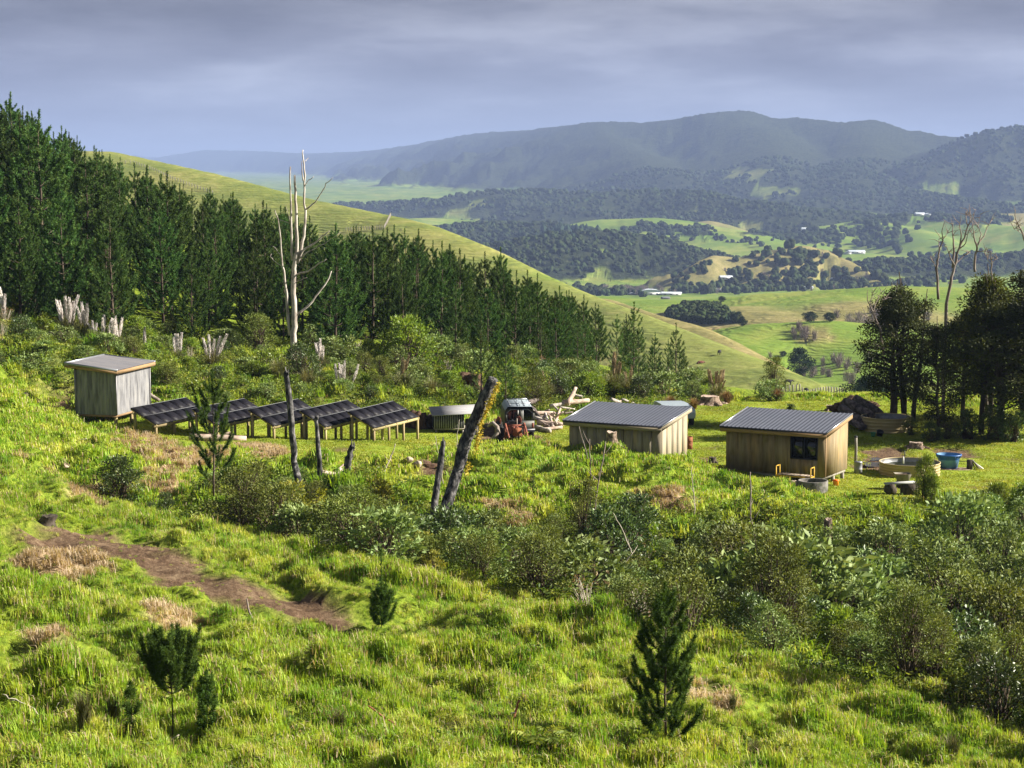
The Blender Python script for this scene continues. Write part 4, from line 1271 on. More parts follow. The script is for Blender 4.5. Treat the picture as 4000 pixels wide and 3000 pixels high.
# rear face built as frame, two doors with glass, tail gate
rf = MB()
rf.box((0, .03, .72), (2 * w2 - .02, .06, .50))
rf.box((-.73, .03, 1.18), (.10, .06, .42)); rf.box((.73, .03, 1.18), (.10, .06, .42)); rf.box((.05, .03, 1.27), (.20, .06, .60))
rf.add(section(.03, .78, .78, .70, 1.39, 1.42, 1.58)[2:] + [], [[0, 1, 2, 3]])
rf.build('rear_frame', TRUCK, tr)
for x0, x1 in ((-.68, -.05), (.15, .68)):
    d = MB()
    v = [(x0, .015, .97), (x1, .015, .97), (x1, .015, 1.56 if x0 < 0 else 1.40), (x1 - (.22 if x0 > 0 else 0), .015, 1.58), (x0 + (.2 if x0 < 0 else 0), .015, 1.58), (x0, .015, 1.40 if x0 < 0 else 1.58)]
    g = MB().add(v, [[0, 1, 2, 3, 4, 5]]).build('rear_window', GLASS, tr)
    fr = MB().tube(v + [v[0]], .018, 4)
    fr.build('window_frame', TRUCK_W, g)
MB().box((.17, -.02, 1.26), (.035, .04, .55)).build('door_pillar', WHITEP, tr)
MB().box((-.09, -.02, 1.42), (.05, .04, .22)).build('door_hinge', WHITEP, tr)
MB().add(section(-.03, .1, .80 * .98, .64, 1.7, 1.52, 1.735)[2:] + section(3.03, .1, .80 * .98, .64, 1.7, 1.52, 1.755)[2:],
         [[0, 1, 5, 4], [1, 2, 6, 5], [2, 3, 7, 6]]).build('roof', TRUCK_W, tr)
rk = MB()
for yy_ in (.15, 2.2):
    rk.bar((-.56, yy_, 1.90), (.56, yy_, 1.90), .035)
    for xx in (-.52, 0, .52):
        rk.bar((xx, yy_, 1.74), (xx, yy_, 1.9), .03)
for xx in (-.56, -.2, .2, .56):
    rk.bar((xx, .15, 1.905), (xx, 2.2, 1.905), .03)
rk.build('roof_rack', ALU, tr)
MB().box((0, -.07, .47), (1.62, .12, .16)).build('bumper', FRAME_BLK, tr)
for s_ in (-1, 1):
    MB().box((s_ * .70, -.012, .72), (.12, .03, .26)).build('tail_light', REDP, tr)
    for yy_ in (.75, 3.4):
        wh = MB().tube([(s_ * .58, yy_, .36), (s_ * .80, yy_, .36)], .36, 20).build('wheel', RUBBER, tr)
        MB().tube([(s_ * .79, yy_, .36), (s_ * .812, yy_, .36)], .2, 14).build('rim', ALU, wh)
MB().box((0, 3.7, .75), (1.5, 1.4, .55)).build('bonnet', TRUCK, tr)

# ------------------------------------------------------------------ old red tractor with loader frame, facing the camera
b = PG0(2002, 1727)
tc_ = thing('old_tractor', 'rusty red old tractor with front loader frame facing the camera', 'tractor', (b[0], b[1], GZ(b[0], b[1]) - .03), R(14))
# local: forward = -y, x to the viewer's right


def wheel(x, y, r, wdt, name='wheel', lugs=0):
    pr = [(r * .55, -wdt / 2), (r * .9, -wdt / 2), (r, -wdt * .3), (r, wdt * .3), (r * .9, wdt / 2), (r * .55, wdt / 2)]
    mb_ = MB().lathe([(a_, z_) for a_, z_ in pr], 26)
    for q in range(lugs):
        aa = q * 2 * math.pi / lugs
        mb_.box((math.cos(aa) * r * 1.0, math.sin(aa) * r * 1.0, (-1) ** q * wdt * .2), (.05, .07, wdt * .55), aa)
    o_ = mb_.build(name, RUBBER, tc_)
    o_.location = (x, y, r); o_.rotation_euler = (0, R(90), 0)
    rm = MB().lathe([(.02, wdt * .30), (r * .2, wdt * .34), (r * .22, wdt * .2), (r * .48, wdt * .22), (r * .56, wdt * .42), (r * .58, wdt * .5)], 22)
    rm.lathe([(.02, -wdt * .30), (r * .2, -wdt * .34), (r * .22, -wdt * .2), (r * .48, -wdt * .22), (r * .56, -wdt * .42), (r * .58, -wdt * .5)], 22)
    rm.build('rim', RIM, o_)
    return o_


for s_ in (-1, 1):
    wheel(s_ * .55, .75, .56, .30, lugs=18)
    wheel(s_ * .45, -.95, .30, .15)
MB().box((0, -.35, .80), (.42, 1.35, .34)).build('bonnet', REDP, tc_)
MB().box((0, -1.05, .78), (.44, .06, .42)).build('grille', RUST, tc_)
MB().box((0, .30, .58), (.34, 1.6, .30)).build('gearbox', BARK_DK, tc_)
for s_ in (-1, 1):
    f = MB()
    a_ = np.linspace(-.2, 2.2, 9)
    for q in range(8):
        f.bar((s_ * .55, .75 + math.cos(a_[q]) * .66, .56 + math.sin(a_[q]) * .66), (s_ * .55, .75 + math.cos(a_[q + 1]) * .66, .56 + math.sin(a_[q + 1]) * .66), .34, .025, (1, 0, 0))
    f.build('mudguard', REDP, tc_)
MB().box((0, .80, .98), (.40, .36, .06)).build('seat', BARK_DK, tc_)
sw = MB().lathe([(.16, -.012), (.185, 0), (.16, .012)], 20).build('steering_wheel', FRAME_BLK, tc_)
sw.location = (0, .38, 1.16); sw.rotation_euler = (R(-35), 0, 0)
MB().tube([(.10, -.55, .95), (.10, -.55, 1.42)], .03, 8).build('exhaust', SNAG, tc_)
MB().bar((0, -1.0, .34), (0, -.6, .42), .1).bar((-.45, -.95, .32), (.45, -.95, .32), .08).build('front_axle', BARK_DK, tc_)
for s_ in (-1, 1):
    ldr = MB()
    ldr.bar((s_ * .50 - .08, -.80, .30), (s_ * .50 - .08, -.80, 1.22), .08)
    ldr.bar((s_ * .50 - .08, -.80, 1.20), (s_ * .50 - .08, -1.75, .42), .08)
    ldr.bar((s_ * .50 - .08, -.80, .55), (s_ * .50 - .08, -1.4, .68), .05)
    ldr.build('loader_arm', REDP, tc_)
MB().bar((-.60, -.82, 1.10), (.44, -.82, 1.10), .08).build('cross_tube', REDP, tc_)
br = MB().bar((-.58, -.86, .42), (-.08, -.86, 1.06), .05).bar((.42, -.86, .42), (.0, -.86, 1.06), .05)
br.build('brace', REDP, tc_)
MB().bar((-.05, -.88, .40), (-.02, -.86, 1.08), .05).build('hydraulic_ram', REDP, tc_)
MB().tube([(-.055, -.88, .36), (-.052, -.88, .48)], .04, 8).build('ram_tip', WHITEP, tc_)
MB().bar((-.64, -1.72, .38), (.50, -1.72, .38), .12, .16).build('bucket_bar', BARK_DK, tc_)
bk2 = MB()
a_ = np.linspace(R(-100), R(80), 9)
pr = [(-1.95 + .30 * math.cos(q), .36 + .28 * math.sin(q)) for q in a_]
v = [(x_, y_, z_) for x_ in (-.62, .48) for y_, z_ in pr]
bk2.add(v, [[i, i + 1, 9 + i + 1, 9 + i] for i in range(8)])
bk2.build('bucket', BARK_DK, tc_)

b = P(1960, 1690, 101.2)
ap = P(1975, 1690, 101)
arcp = [P(1905, 1665, 101.5), P(1925, 1652, 101.3), P(1942, 1668, 101.2), P(1945, 1690, 101.1), P(1935, 1705, 101), P(1918, 1722, 100.9)]
o0 = arcp[0].copy()
cb = thing('curved_beam', 'curved grey timber beam lying on bare soil left of the tractor', 'beam', o0)
MB().tube(np.array(arcp) - o0, [.07, .11, .12, .13, .13, .10], 8).build('bole', SNAG, cb, True)
b = P(2062, 1738, 101)
tm = thing('mower_deck', 'low rusty mower deck on the grass behind the tractor wheel', 'mower', (b[0], b[1], GZ(b[0], b[1])))
MB().box((0, 0, .12), (.75, .7, .16)).build('deck', RIM, tm)
MB().box((-.05, 0, .25), (.25, .3, .14)).build('gearbox', BARK_DK, tm)
MB().bar((-.3, 0, .2), (-.35, .4, .5), .05).build('linkage', RUST, tm)
b = P(2057, 1714, 104)
fk = thing('wood_block', 'small brown block on the ground under the truck', 'block', (b[0], b[1], GZ(b[0], b[1])))
MB().box((0, 0, .10), (.22, .25, .18), .2).build('block', STUMP, fk)

# ------------------------------------------------------------------ pale blue car roof just visible behind the grooved cabin
b = P(2640, 1640, 108)
cr_ = thing('parked_car', 'pale blue car mostly hidden behind the grooved cabin, roof showing', 'car', (b[0], b[1] + 1.2, GZ(b[0], b[1])), R(97))
z = P(2640, 1586, 108)[2] - GZ(b[0], b[1])
prof = [(-2.0, .45), (-2.05, .75), (-1.9, .92), (-1.1, 1.0), (-.55, z - .04), (.0, z), (1.0, z - .02), (1.7, 1.0), (2.0, .9), (2.05, .5)]
v = [(a_, s_ * (.78 if z_ < 1.1 else .62), z_) for s_ in (-1, 1) for a_, z_ in prof]
n_ = len(prof)
mb = MB().add(v, [[i, i + 1, n_ + i + 1, n_ + i] for i in range(n_ - 1)])
mb.add(v, [list(range(n_))[::-1], [n_ + i for i in range(n_)]]).add(v, [[0, n_, 2 * n_ - 1, n_ - 1]])
mb.build('body', TRUCK_W, cr_)
for s_ in (-1, 1):
    MB().add([(-.95, s_ * .735, 1.03), (1.5, s_ * .735, 1.03), (.95, s_ * .665, z - .1), (-.55, s_ * .665, z - .1)], [[0, 1, 2, 3]]).build('side_window', GLASS, cr_)
    for xx in (-1.3, 1.3):
        MB().tube([(xx, s_ * .6, .3), (xx, s_ * .8, .3)], .3, 16).build('wheel', RUBBER, cr_)
MB().add([(-1.06, -.60, 1.02), (-1.06, .60, 1.02), (-.6, .54, z - .06), (-.6, -.54, z - .06)], [[0, 1, 2, 3]]).build('windscreen', GLASS, cr_)
# ------------------------------------------------------------------ plant materials
NEEDLE = mat('pine_needles', [(.028, .062, .015), (.062, .120, .028), (.125, .19, .045)], 1.6, .75, rand=.3, trans=.18, spec=.12, contrast=.16)
NEEDLE_Y = mat('young_pine_needles', [(.032, .068, .013), (.064, .12, .022), (.11, .17, .035)], 3, .75, rand=.12, trans=.22, spec=.12)
L_FINE = mat('olive_leaves', [(0.0442, 0.0676, 0.0143), (0.124, 0.159, 0.0286), (0.247, 0.273, 0.0585)], 2.5, .6, rand=.2, trans=.22, spec=.25)
L_DARK = mat('dark_glossy_leaves', [(0.027, 0.0486, 0.0162), (0.0648, 0.108, 0.027), (0.135, 0.176, 0.0513)], 2.5, .45, rand=.2, trans=.18, spec=.45)
L_BROAD = mat('grey_green_leaves', [(0.0715, 0.121, 0.0308), (0.165, 0.237, 0.066), (0.308, 0.363, 0.138)], 2.2, .6, rand=.18, trans=.22, spec=.3)
L_BRIGHT = mat('bright_green_leaves', [(.070, .125, .013), (.16, .235, .022), (.28, .33, .045)], 2.4, .45, rand=.18, trans=.3, spec=.4)
L_YELLOW = mat('yellow_green_leaves', [(.12, .15, .015), (.24, .25, .03), (.38, .34, .06)], 2.4, .5, rand=.12, trans=.35, spec=.3)
L_FERN = mat('fern_fronds', [(.07, .105, .015), (.15, .19, .025), (.26, .27, .05)], 2.4, .6, rand=.2, trans=.35, spec=.2)
L_TOTARA = mat('totara_leaves', [(.014, .022, .008), (.042, .052, .016), (.095, .10, .032)], 1.4, .65, rand=.25, trans=.2, spec=.2)
L_BTREE = mat('bright_tree_leaves', [(.025, .040, .008), (.075, .095, .014), (.14, .15, .02)], .9, .6, rand=.1, trans=.3, spec=.2)  # one tree with a brighter green leaf colour than the totara
L_PAMPAS = mat('pampas_blades', [(.09, .11, .035), (.17, .18, .07), (.30, .27, .14)], 2.2, .6, rand=.2, trans=.25, spec=.3)
PLUME = mat('pampas_plume', [(.56, .50, .46), (.72, .67, .64), (.80, .77, .75)], 6, .9, spec=.05, rand=.15)
PLUME_TAN = mat('tan_plume', [(.30, .23, .13), (.44, .35, .22), (.54, .45, .30)], 6, .9, spec=.05, rand=.15)
DRYLEAF = mat('dry_brown_leaves', [(.08, .045, .02), (.19, .11, .05), (.32, .20, .10)], 2.5, .8, rand=.2, trans=.2)
PBARK = mat('pine_bark', [(.03, .022, .016), (.07, .052, .038), (.12, .09, .068)], 6, .95, stretch=(1, 1, .4), rand=.15)
TWIG = mat('brown_twigs', [(.045, .032, .02), (.12, .09, .06)], 6, .9)
PALE_TWIG = mat('pale_dry_twigs', [(.30, .26, .20), (.50, .45, .38)], 6, .85)


def unit(a):
    return a / (np.linalg.norm(a, axis=-1, keepdims=True) + 1e-9)


def spikes(mb, base, d, length, width, rng):
    """one thin triangle per needle"""
    n = len(base)
    w_ = unit(np.cross(d, rng.normal(size=(n, 3)))) * (np.asarray(width).reshape(-1, 1) * .5)
    v = np.stack([base - w_, base + w_, base + d * np.asarray(length).reshape(-1, 1)], 1).reshape(-1, 3)
    mb.add(v, np.arange(3 * n).reshape(-1, 3))


def blades(mb, base, d, length, width, rng, fold=.18, droop=.0):
    """four-corner leaf: base, two sides, tip; slightly folded and drooping"""
    n = len(base)
    length = np.broadcast_to(length, (n,))[:, None]; width = np.broadcast_to(width, (n,))[:, None]
    side = unit(np.cross(d, rng.normal(size=(n, 3))))
    up = np.cross(side, d)
    mid = base + d * length * .45
    tip = base + d * length - np.array([0, 0, 1.0]) * droop * length
    v = np.stack([base, mid - side * width * .5 + up * width * fold, tip, mid + side * width * .5 + up * width * fold], 1).reshape(-1, 3)
    q = np.arange(n)[:, None] * 4
    mb.add(v, np.concatenate([q + np.array([[0, 1, 2]]), q + np.array([[0, 2, 3]])]))


def pine_meshes(h, seed, spread=.20, bare=.08, whorl=.55, nbr=6, npm=85, nl=.17, nw=.035, rt=None, side=3, needle=None, top=1.0, curve=.42):
    """radiata pine: whorls of branches that sweep up into candle-like shoots"""
    rng = np.random.default_rng(seed)
    wood, leaf = MB(), MB()
    rt = rt or h * .013
    k = 7
    tz = np.linspace(0, h, k)
    off = np.cumsum(rng.normal(0, h * .004, (k, 2)), 0); off[0] = 0
    axis = np.c_[off, tz]
    wood.tube(axis, np.linspace(rt, rt * .16, k), 6)

    def axp(z):
        return np.array([np.interp(z, tz, axis[:, 0]), np.interp(z, tz, axis[:, 1]), z])
    shoots = []
    z = h * bare
    ph = rng.uniform(0, 6)
    while z < h * .95:
        t_ = (z / h - bare) / (1 - bare)
        Lb = h * spread * (1 - t_) ** .75 * (.75 + .35 * min(1, t_ * 4)) + .16 * min(1, h / 4)
        nb_ = max(3, int(nbr + rng.integers(-1, 2) - 2 * t_))
        for b_ in range(nb_):
            a = ph + b_ * 2 * np.pi / nb_ + rng.normal(0, .2)
            L_ = Lb * rng.uniform(.75, 1.2)
            s = np.linspace(0, 1, 6)[:, None]
            dxy = np.array([math.cos(a), math.sin(a), 0])
            rise = curve * (1 + .5 * t_) * rng.uniform(.8, 1.25)
            pts = axp(z) + dxy * L_ * (s - .22 * s ** 2.2) + np.array([0, 0, 1.0]) * L_ * (.10 * s + rise * 1.25 * s ** 2)
            wood.tube(pts, np.linspace(max(.012, rt * .28 * (1 - t_ * .7)), .006, 6), 4, False)
            shoots.append((pts, .34 if L_ > .5 else .12))
            for c_ in range(side if L_ > .45 else 1):
                f = rng.uniform(.35, .85)
                p0 = np.array([np.interp(f, s[:, 0], pts[:, q]) for q in range(3)])
                ls = L_ * rng.uniform(.25, .45)
                a2 = a + rng.choice([-1, 1]) * rng.uniform(.5, 1.1)
                ss = np.linspace(0, 1, 4)[:, None]
                sp2 = p0 + np.array([math.cos(a2), math.sin(a2), 0]) * ls * (ss * .7) + np.array([0, 0, 1.0]) * ls * (.25 * ss + .65 * ss ** 2)
                shoots.append((sp2, .05))
        ph += .9
        z += whorl * rng.uniform(.8, 1.2) * (1 - .25 * t_)
    ldr = np.array([axp(h * .80), axp(h * .9), axp(h), axp(h) + [0, 0, .45 * min(1, h / 5) * top]])
    shoots.append((ldr, .1))
    wood.tube(ldr[2:], [rt * .2, .006], 4, False)
    B, D, Ln = [], [], []
    for pts, s0 in shoots:
        seg = np.linalg.norm(np.diff(pts, axis=0), axis=1).sum()
        n = max(6, int(seg * npm * (1 - s0)))
        f = s0 + (1 - s0) * rng.random(n) ** .9
        pos = np.linspace(0, 1, len(pts))
        p = np.stack([np.interp(f, pos, pts[:, q]) for q in range(3)], 1)
        tg = unit(np.stack([np.interp(np.minimum(f + .08, 1), pos, pts[:, q]) - np.interp(np.minimum(f + .08, 1) - .1, pos, pts[:, q]) for q in range(3)], 1))
        d = unit(tg * .75 + unit(rng.normal(size=(n, 3))) * .85)
        B.append(p); D.append(d); Ln.append(nl * (1.1 - .45 * f) * rng.uniform(.75, 1.2, n))
    B = np.concatenate(B); D = np.concatenate(D); Ln = np.concatenate(Ln)
    spikes(leaf, B, D, Ln, np.full(len(B), nw), rng)
    return wood.mesh('pine_trunk', PBARK), leaf.mesh('pine_crown', needle or NEEDLE)


def place(name, label, cat, meshes, loc, rz, s, group=None, names=('trunk', 'crown'), sz=None):
    root = thing(name, label, cat, loc, rz, group, 1.0)
    root.scale = (s, s, s if sz is None else sz)
    for nm, me in zip(names, meshes):
        link(nm, me, root)
    return root


# ------------------------------------------------------------------ plantation
FPINE = [pine_meshes(8.0, 100 + i, spread=(.25, .27, .28, .26, .235, .27)[i], bare=(.03, .06, .02, .12, .04, .05)[i], npm=125, nw=.045, nl=.19, whorl=.62, side=4) for i in range(6)]
SPINE = [pine_meshes(4.2, 120 + i, spread=.2, bare=.12, whorl=.42, nbr=5, npm=110, nl=.16, nw=.03, side=2) for i in range(3)]
rng = np.random.default_rng(77)
fr_px = np.array([-700, 0, 500, 1000, 1500, 2000, 2400, 2750]); fr_Y = np.array([113, 115, 119, 122, 124, 126, 131, 136])
bk_Y = np.array([182, 178, 174, 170, 164, 158, 150, 143])
pts = []
for _ in range(9000):
    Y = rng.uniform(112, 184); px = rng.uniform(-350, 2700)
    y0 = np.interp(px, fr_px, fr_Y); y1 = np.interp(px, fr_px, bk_Y)
    if not (y0 < Y < y1):
        continue
    x = (px - 2000) / FPX * Y
    dens = 2.9 if px < 2100 else 2.3
    if all((x - a) ** 2 + (Y - b) ** 2 > dens ** 2 for a, b, _ in pts):
        pts.append((x, Y, px))
pts.sort(key=lambda q: q[1])
gzs = ground(np.array([q[0] for q in pts]), np.array([q[1] for q in pts]))
npine = 0
for (x, Y, px), gz in zip(pts, gzs):
    f = (Y - np.interp(px, fr_px, fr_Y)) / (np.interp(px, fr_px, bk_Y) - np.interp(px, fr_px, fr_Y))
    if npine >= 296:
        break
    h = np.interp(px, [-300, 60, 300, 700, 1500, 2100, 2400, 2700], [12.0, 11.5, 9.6, 8.6, 8.2, 7.0, 5.2, 3.6]) * rng.uniform(.82, 1.14)
    if f < .12:
        h *= rng.uniform(.55, .95)
    line = np.interp(px, [-350, 0, 60, 170, 320, 430, 640, 800, 1000, 1200, 1450, 1600, 1800, 1940, 2067, 2178, 2254, 2390, 2472, 2548, 2700],
                     [300, 420, 370, 470, 545, 620, 690, 745, 780, 850, 905, 895, 985, 975, 1060, 1120, 1155, 1220, 1255, 1315, 1360]) + rng.exponential(35) - 8
    h = min(h, -(line - 650) / FPX * Y - gz)
    if h < 2.2:
        continue
    lm = ('above the iron shed' if px < 420 else 'above the first two solar arrays' if px < 900 else 'left of the white dead tree' if px < 1130 else 'just right of the white dead tree' if px < 1400 else
          'above the last solar arrays' if px < 1680 else 'above the board coop' if px < 1900 else 'above the truck' if px < 2200 else 'at the thin right end')
    lab = ('pine on the upper back edge of the plantation, ' if f > .75 else 'pine on the front edge of the plantation, ' if f < .2 else 'pine in the front rows of the plantation, ' if f < .45 else 'pine deep inside the plantation, ') + lm
    me = SPINE[rng.integers(3)] if h < 4.6 else FPINE[rng.integers(6)]
    bh = 4.2 if h < 4.6 else 8.0
    sc_ = h / bh
    place('pine_tree', lab, 'pine tree', me, (x, Y, gz - .1), rng.uniform(0, 6.28), sc_ * rng.uniform(.92, 1.12), 'pines of the hillside plantation', sz=sc_)
    npine += 1

# single small pines standing free
for px, py, Y, h, lab in ((2470, 1530, 124, 5.4, 'free standing young pine left of the pampas behind the grooved cabin'), (2560, 1500, 128, 3.6, 'bushy young pine at the right end of the scrub'),
                          (2640, 1500, 128, 4.2, 'slim young pine at the far right of the plantation scrub'), (1975, 1565, 112, 3.9, 'small bare stemmed pine between the leaning trunk and the truck'),
                          (1880, 1560, 113, 5.2, 'bare stemmed pine just behind the leaning trunk top')):
    g = P(px, py, Y)
    place('pine_tree', lab, 'pine tree', SPINE[rng.integers(3)], (g[0], g[1], GZ(g[0], g[1]) - .05), rng.uniform(0, 6), h / 4.2)
g = PG(2081, 1935)
place('pine_tree', 'tiny pine seedling in the bright grass bank', 'pine tree', SPINE[0], (g[0], g[1], g[2]), 1, .95 / 4.2)

# foreground saplings with individual needles
sap = [(835, 1965, 78.5, 4.7, 201, dict(spread=.27, bare=.16, whorl=.55, nbr=4, side=2, curve=.55), 'dark pine sapling with upswept branches standing on the left bank'),
       (1490, 2455, 51.5, 1.05, 202, dict(spread=.50, bare=.10, whorl=.22, nbr=5, side=1, curve=.75, top=12.0), 'little pine sapling with one long leader on the mid slope'),
       (2600, 2930, 43.5, 3.5, 203, dict(spread=.27, bare=.06, whorl=.34, nbr=5, side=3, curve=.62), 'largest foreground pine sapling, dark against the bright slope'),
       (672, 2900, 40.5, 1.95, 204, dict(spread=.40, bare=.52, whorl=.13, nbr=6, side=1, curve=.8), 'fan shaped pine sapling in the lower left corner'),
       (810, 2880, 41, 1.2, 205, dict(spread=.24, bare=.10, whorl=.25, nbr=5, side=1, curve=.7), 'small bushy pine right beside the fan shaped sapling'),
       (515, 2890, 40.5, .95, 206, dict(spread=.16, bare=.1, whorl=.3, nbr=4, side=1, curve=.8), 'short pine seedling left of the fan shaped sapling'),
       (3480, 3000, 46, .5, 207, dict(spread=.2, bare=.1, whorl=.2, nbr=4, side=1, curve=.8), 'tip of a pine seedling at the lower right edge')]
for px, py, Y, h, sd, kw, lab in sap:
    g = PG(px, py)
    ms = pine_meshes(h, sd, npm=620, nl=.15, nw=.020, needle=NEEDLE_Y if h > .6 else L_FINE, rt=max(.014, h * .010), **kw)
    place('pine_sapling', lab, 'pine sapling', ms, (g[0], g[1], GZ(g[0], g[1]) - .05), .4, 1.0)


# ------------------------------------------------------------------ leafy shrubs
def shrub_meshes(seed, h, wd, ll, lw, nclump, per, leafm, droop=.15, tall=.15, rosette=False, stemr=.03, woodm=None):
    rng = np.random.default_rng(seed)
    wood, leaf = MB(), MB()
    cl = []
    for i in range(nclump):
        zf = tall + (1 - tall) * rng.random() ** .8
        rmax = wd * .5 * (1 - .55 * max(0, (zf - .45) / .55) ** 1.5) * (.75 + .25 * min(1, zf / .3))
        rad = rmax * rng.random() ** .42
        a = rng.uniform(0, 2 * np.pi)
        cl.append((math.cos(a) * rad, math.sin(a) * rad, zf * h * .93))
    cl = np.array(cl)
    stems = [(rng.normal(0, wd * .06), rng.normal(0, wd * .06)) for _ in range(5)]
    for c_ in cl:
        s0 = stems[rng.integers(5)]
        s = np.linspace(0, 1, 5)[:, None]
        p0 = np.array([s0[0], s0[1], 0])
        pts = p0 + (c_ - p0) * np.c_[s ** 1.4, s ** 1.4, s ** .8]
        wood.tube(pts, np.linspace(stemr, .006, 5), 4, False)
    B, D = [], []
    for c_ in cl:
        n = max(4, int(per * rng.uniform(.6, 1.4)))
        if rosette:
            u = unit(rng.normal(size=(n, 3)) * [1, 1, .55] + [0, 0, .35])
            B.append(c_ + u * ll * rng.uniform(.0, .9, (n, 1)) + rng.normal(0, wd * .035, (n, 3)))
        else:
            u = unit(rng.normal(size=(n, 3)))
            B.append(c_ + u * (wd * .125) * rng.random((n, 1)) ** .5 * [1, 1, .8])
        out = unit(B[-1] - np.array([0, 0, h * .35]))
        D.append(unit(u * .8 + out * .5 + [0, 0, .25] + rng.normal(0, .35, (n, 3))))
    B = np.concatenate(B); D = np.concatenate(D)
    n = len(B)
    blades(leaf, B, D, ll * rng.uniform(.65, 1.25, n), lw * rng.uniform(.7, 1.2, n), rng, .2, droop)
    return wood.mesh('stems', woodm or TWIG), leaf.mesh('foliage', leafm)


SPEC = {
    'fine': [shrub_meshes(300 + i, 2.6, 2.3, .115, .052, 75, 46, L_FINE) for i in range(3)],
    'dark': [shrub_meshes(310 + i, 2.2, 2.0, .14, .065, 62, 38, L_DARK) for i in range(3)],
    'broad': [shrub_meshes(320 + i, 3.2, 2.4, .21, .075, 80, 24, L_BROAD, .30, .12, True) for i in range(4)],
    'bright': [shrub_meshes(330 + i, 2.0, 1.9, .12, .06, 75, 42, L_BRIGHT, .1) for i in range(3)],
    'yellow': [shrub_meshes(340 + i, 2.0, 1.5, .17, .06, 38, 22, L_YELLOW, .15, .3, True) for i in range(2)],
    'weed': [shrub_meshes(350 + i, .8, 1.1, .16, .075, 30, 14, L_BRIGHT, .2, .1, True, .012) for i in range(3)],
    'grey': [shrub_meshes(360 + i, 1.5, 1.7, .17, .065, 50, 24, L_BROAD, .2, .05, True, .015) for i in range(3)],
    'tall': [shrub_meshes(370 + i, 4.0, 2.2, .10, .045, 95, 60, L_FINE, .1, .25) for i in range(2)],
    'bare': [shrub_meshes(380 + i, 1.6, 1.3, .08, .03, 40, 3, DRYLEAF, .1, .2, False, .014, PALE_TWIG) for i in range(2)],
}
SNAMES = {'fine': ('olive_shrub', 'olive leaved shrub'), 'dark': ('dark_shrub', 'dark glossy leaved shrub'), 'broad': ('broadleaf_shrub', 'grey green broadleaf shrub'),
          'bright': ('bright_shrub', 'bright green bushy shrub'), 'yellow': ('yellow_shrub', 'yellow green leafy shrub'), 'weed': ('leafy_weed', 'low bright leafy weed'),
          'grey': ('grey_shrub', 'spreading grey green shrub'), 'tall': ('slender_tree', 'slender young tree'), 'bare': ('bare_shrub', 'bare pale twiggy shrub')}
SH_H = {'fine': 2.6, 'dark': 2.2, 'broad': 3.2, 'bright': 2.0, 'yellow': 2.0, 'weed': .8, 'grey': 1.5, 'tall': 4.0, 'bare': 1.6}


def shrub(kind, x, y, h, label, group=None, wide=1.0, gz=None):
    nm, ad_ = SNAMES[kind]
    ms = SPEC[kind][rng.integers(len(SPEC[kind]))]
    s = h / SH_H[kind]
    z = (GZ(x, y) if gz is None else gz) - .08
    return place(nm, ad_ + ' ' + label, 'shrub' if kind not in ('tall', 'weed') else 'tree' if kind == 'tall' else 'weed', ms, (x, y, z), rng.uniform(0, 6.28), s * wide, group, ('stems', 'foliage'), s)


# thicket that fills the gully: plan positions chosen by spacing, kinds by place
occ = []


def free(x, y, d):
    return all((x - a) ** 2 + (y - b) ** 2 > ((d + e) * .5) ** 2 for a, b, e in occ)


# keep the heaps, vehicles and little buildings clear of scrub
for px_, py_, r_ in ((2030, 1706, 3.2), (2000, 1735, 2.5), (2090, 1690, 2.6), (2140, 1680, 3.0), (2190, 1670, 2.6), (2120, 1650, 2.4), (2230, 1600, 2.4), (2280, 1590, 2.0), (2430, 1590, 2.2), (1760, 1680, 3.2), (1700, 1660, 2.4), (1850, 1680, 3.0),
                     (1630, 1600, 1.6), (1672, 1612, 1.6), (340, 1600, 3.0), (440, 1560, 3.0), (230, 1560, 3.0), (220, 1325, 1.4), (1920, 1640, 3.0), (1960, 1610, 2.6)):
    g = PG0(px_, py_); occ.append((g[0], g[1], r_))
# individually placed ones first
solo = [('dark', 465, 2010, 74, 1.95, 'standing alone on the left bank', 1.0), ('dark', 645, 2030, 72.5, 1.05, 'low beside the track head', .8), ('dark', 590, 2045, 71.5, .6, 'smallest on the left bank', 1.0),
        ('fine', 960, 2075, 72.5, 2.7, 'forming the left end of the gully thicket', 1.15), ('fine', 1090, 2105, 71, 2.9, 'second from the left end of the thicket', 1.1),
        ('dark', 1050, 1990, 77, 1.7, 'behind the olive shrub at the thicket head', 1.1), ('yellow', 1135, 2000, 74, 2.3, 'at the foot of the tallest charred trunk', 1.0),
        ('yellow', 1235, 1960, 77, 1.9, 'under the middle charred pole', 1.25), ('fine', 1320, 2160, 69, 3.0, 'in front of the middle charred pole', 1.1), ('yellow', 1480, 1975, 78, 1.7, 'below the short charred stub', 1.3),
        ('fine', 1440, 2200, 66.5, 2.4, 'with brown tinted leaves on the thicket front', 1.1), ('dark', 1770, 2210, 69.5, 3.0, 'at the foot of the leaning trunk', 1.05), ('dark', 1640, 2200, 68.5, 2.4, 'left of the leaning trunk foot', 1.0),
        ('tall', 2130, 2330, 63, 3.4, 'with thin dark stem on the slope edge', .95), ('dark', 2390, 2180, 73, 3.1, 'rising before the grassy bank', .9), ('dark', 2480, 2100, 76, 2.2, 'rounded, below the bare clay scar', 1.0),
        ('tall', 2280, 2170, 74, 3.6, 'dark column below the bare twin stems', .8), ('bright', 3612, 1985, 84.5, 2.1, 'rising before the second cream tank', .5), ('bright', 3640, 1990, 84.2, 1.3, 'low partner before the second cream tank', .6),
        ('tall', 3005, 2520, 58, 4.6, 'dark and dense on the lower gully edge', 1.0), ('tall', 3080, 2500, 59.5, 3.6, 'behind the dense one on the lower gully edge', 1.0)]
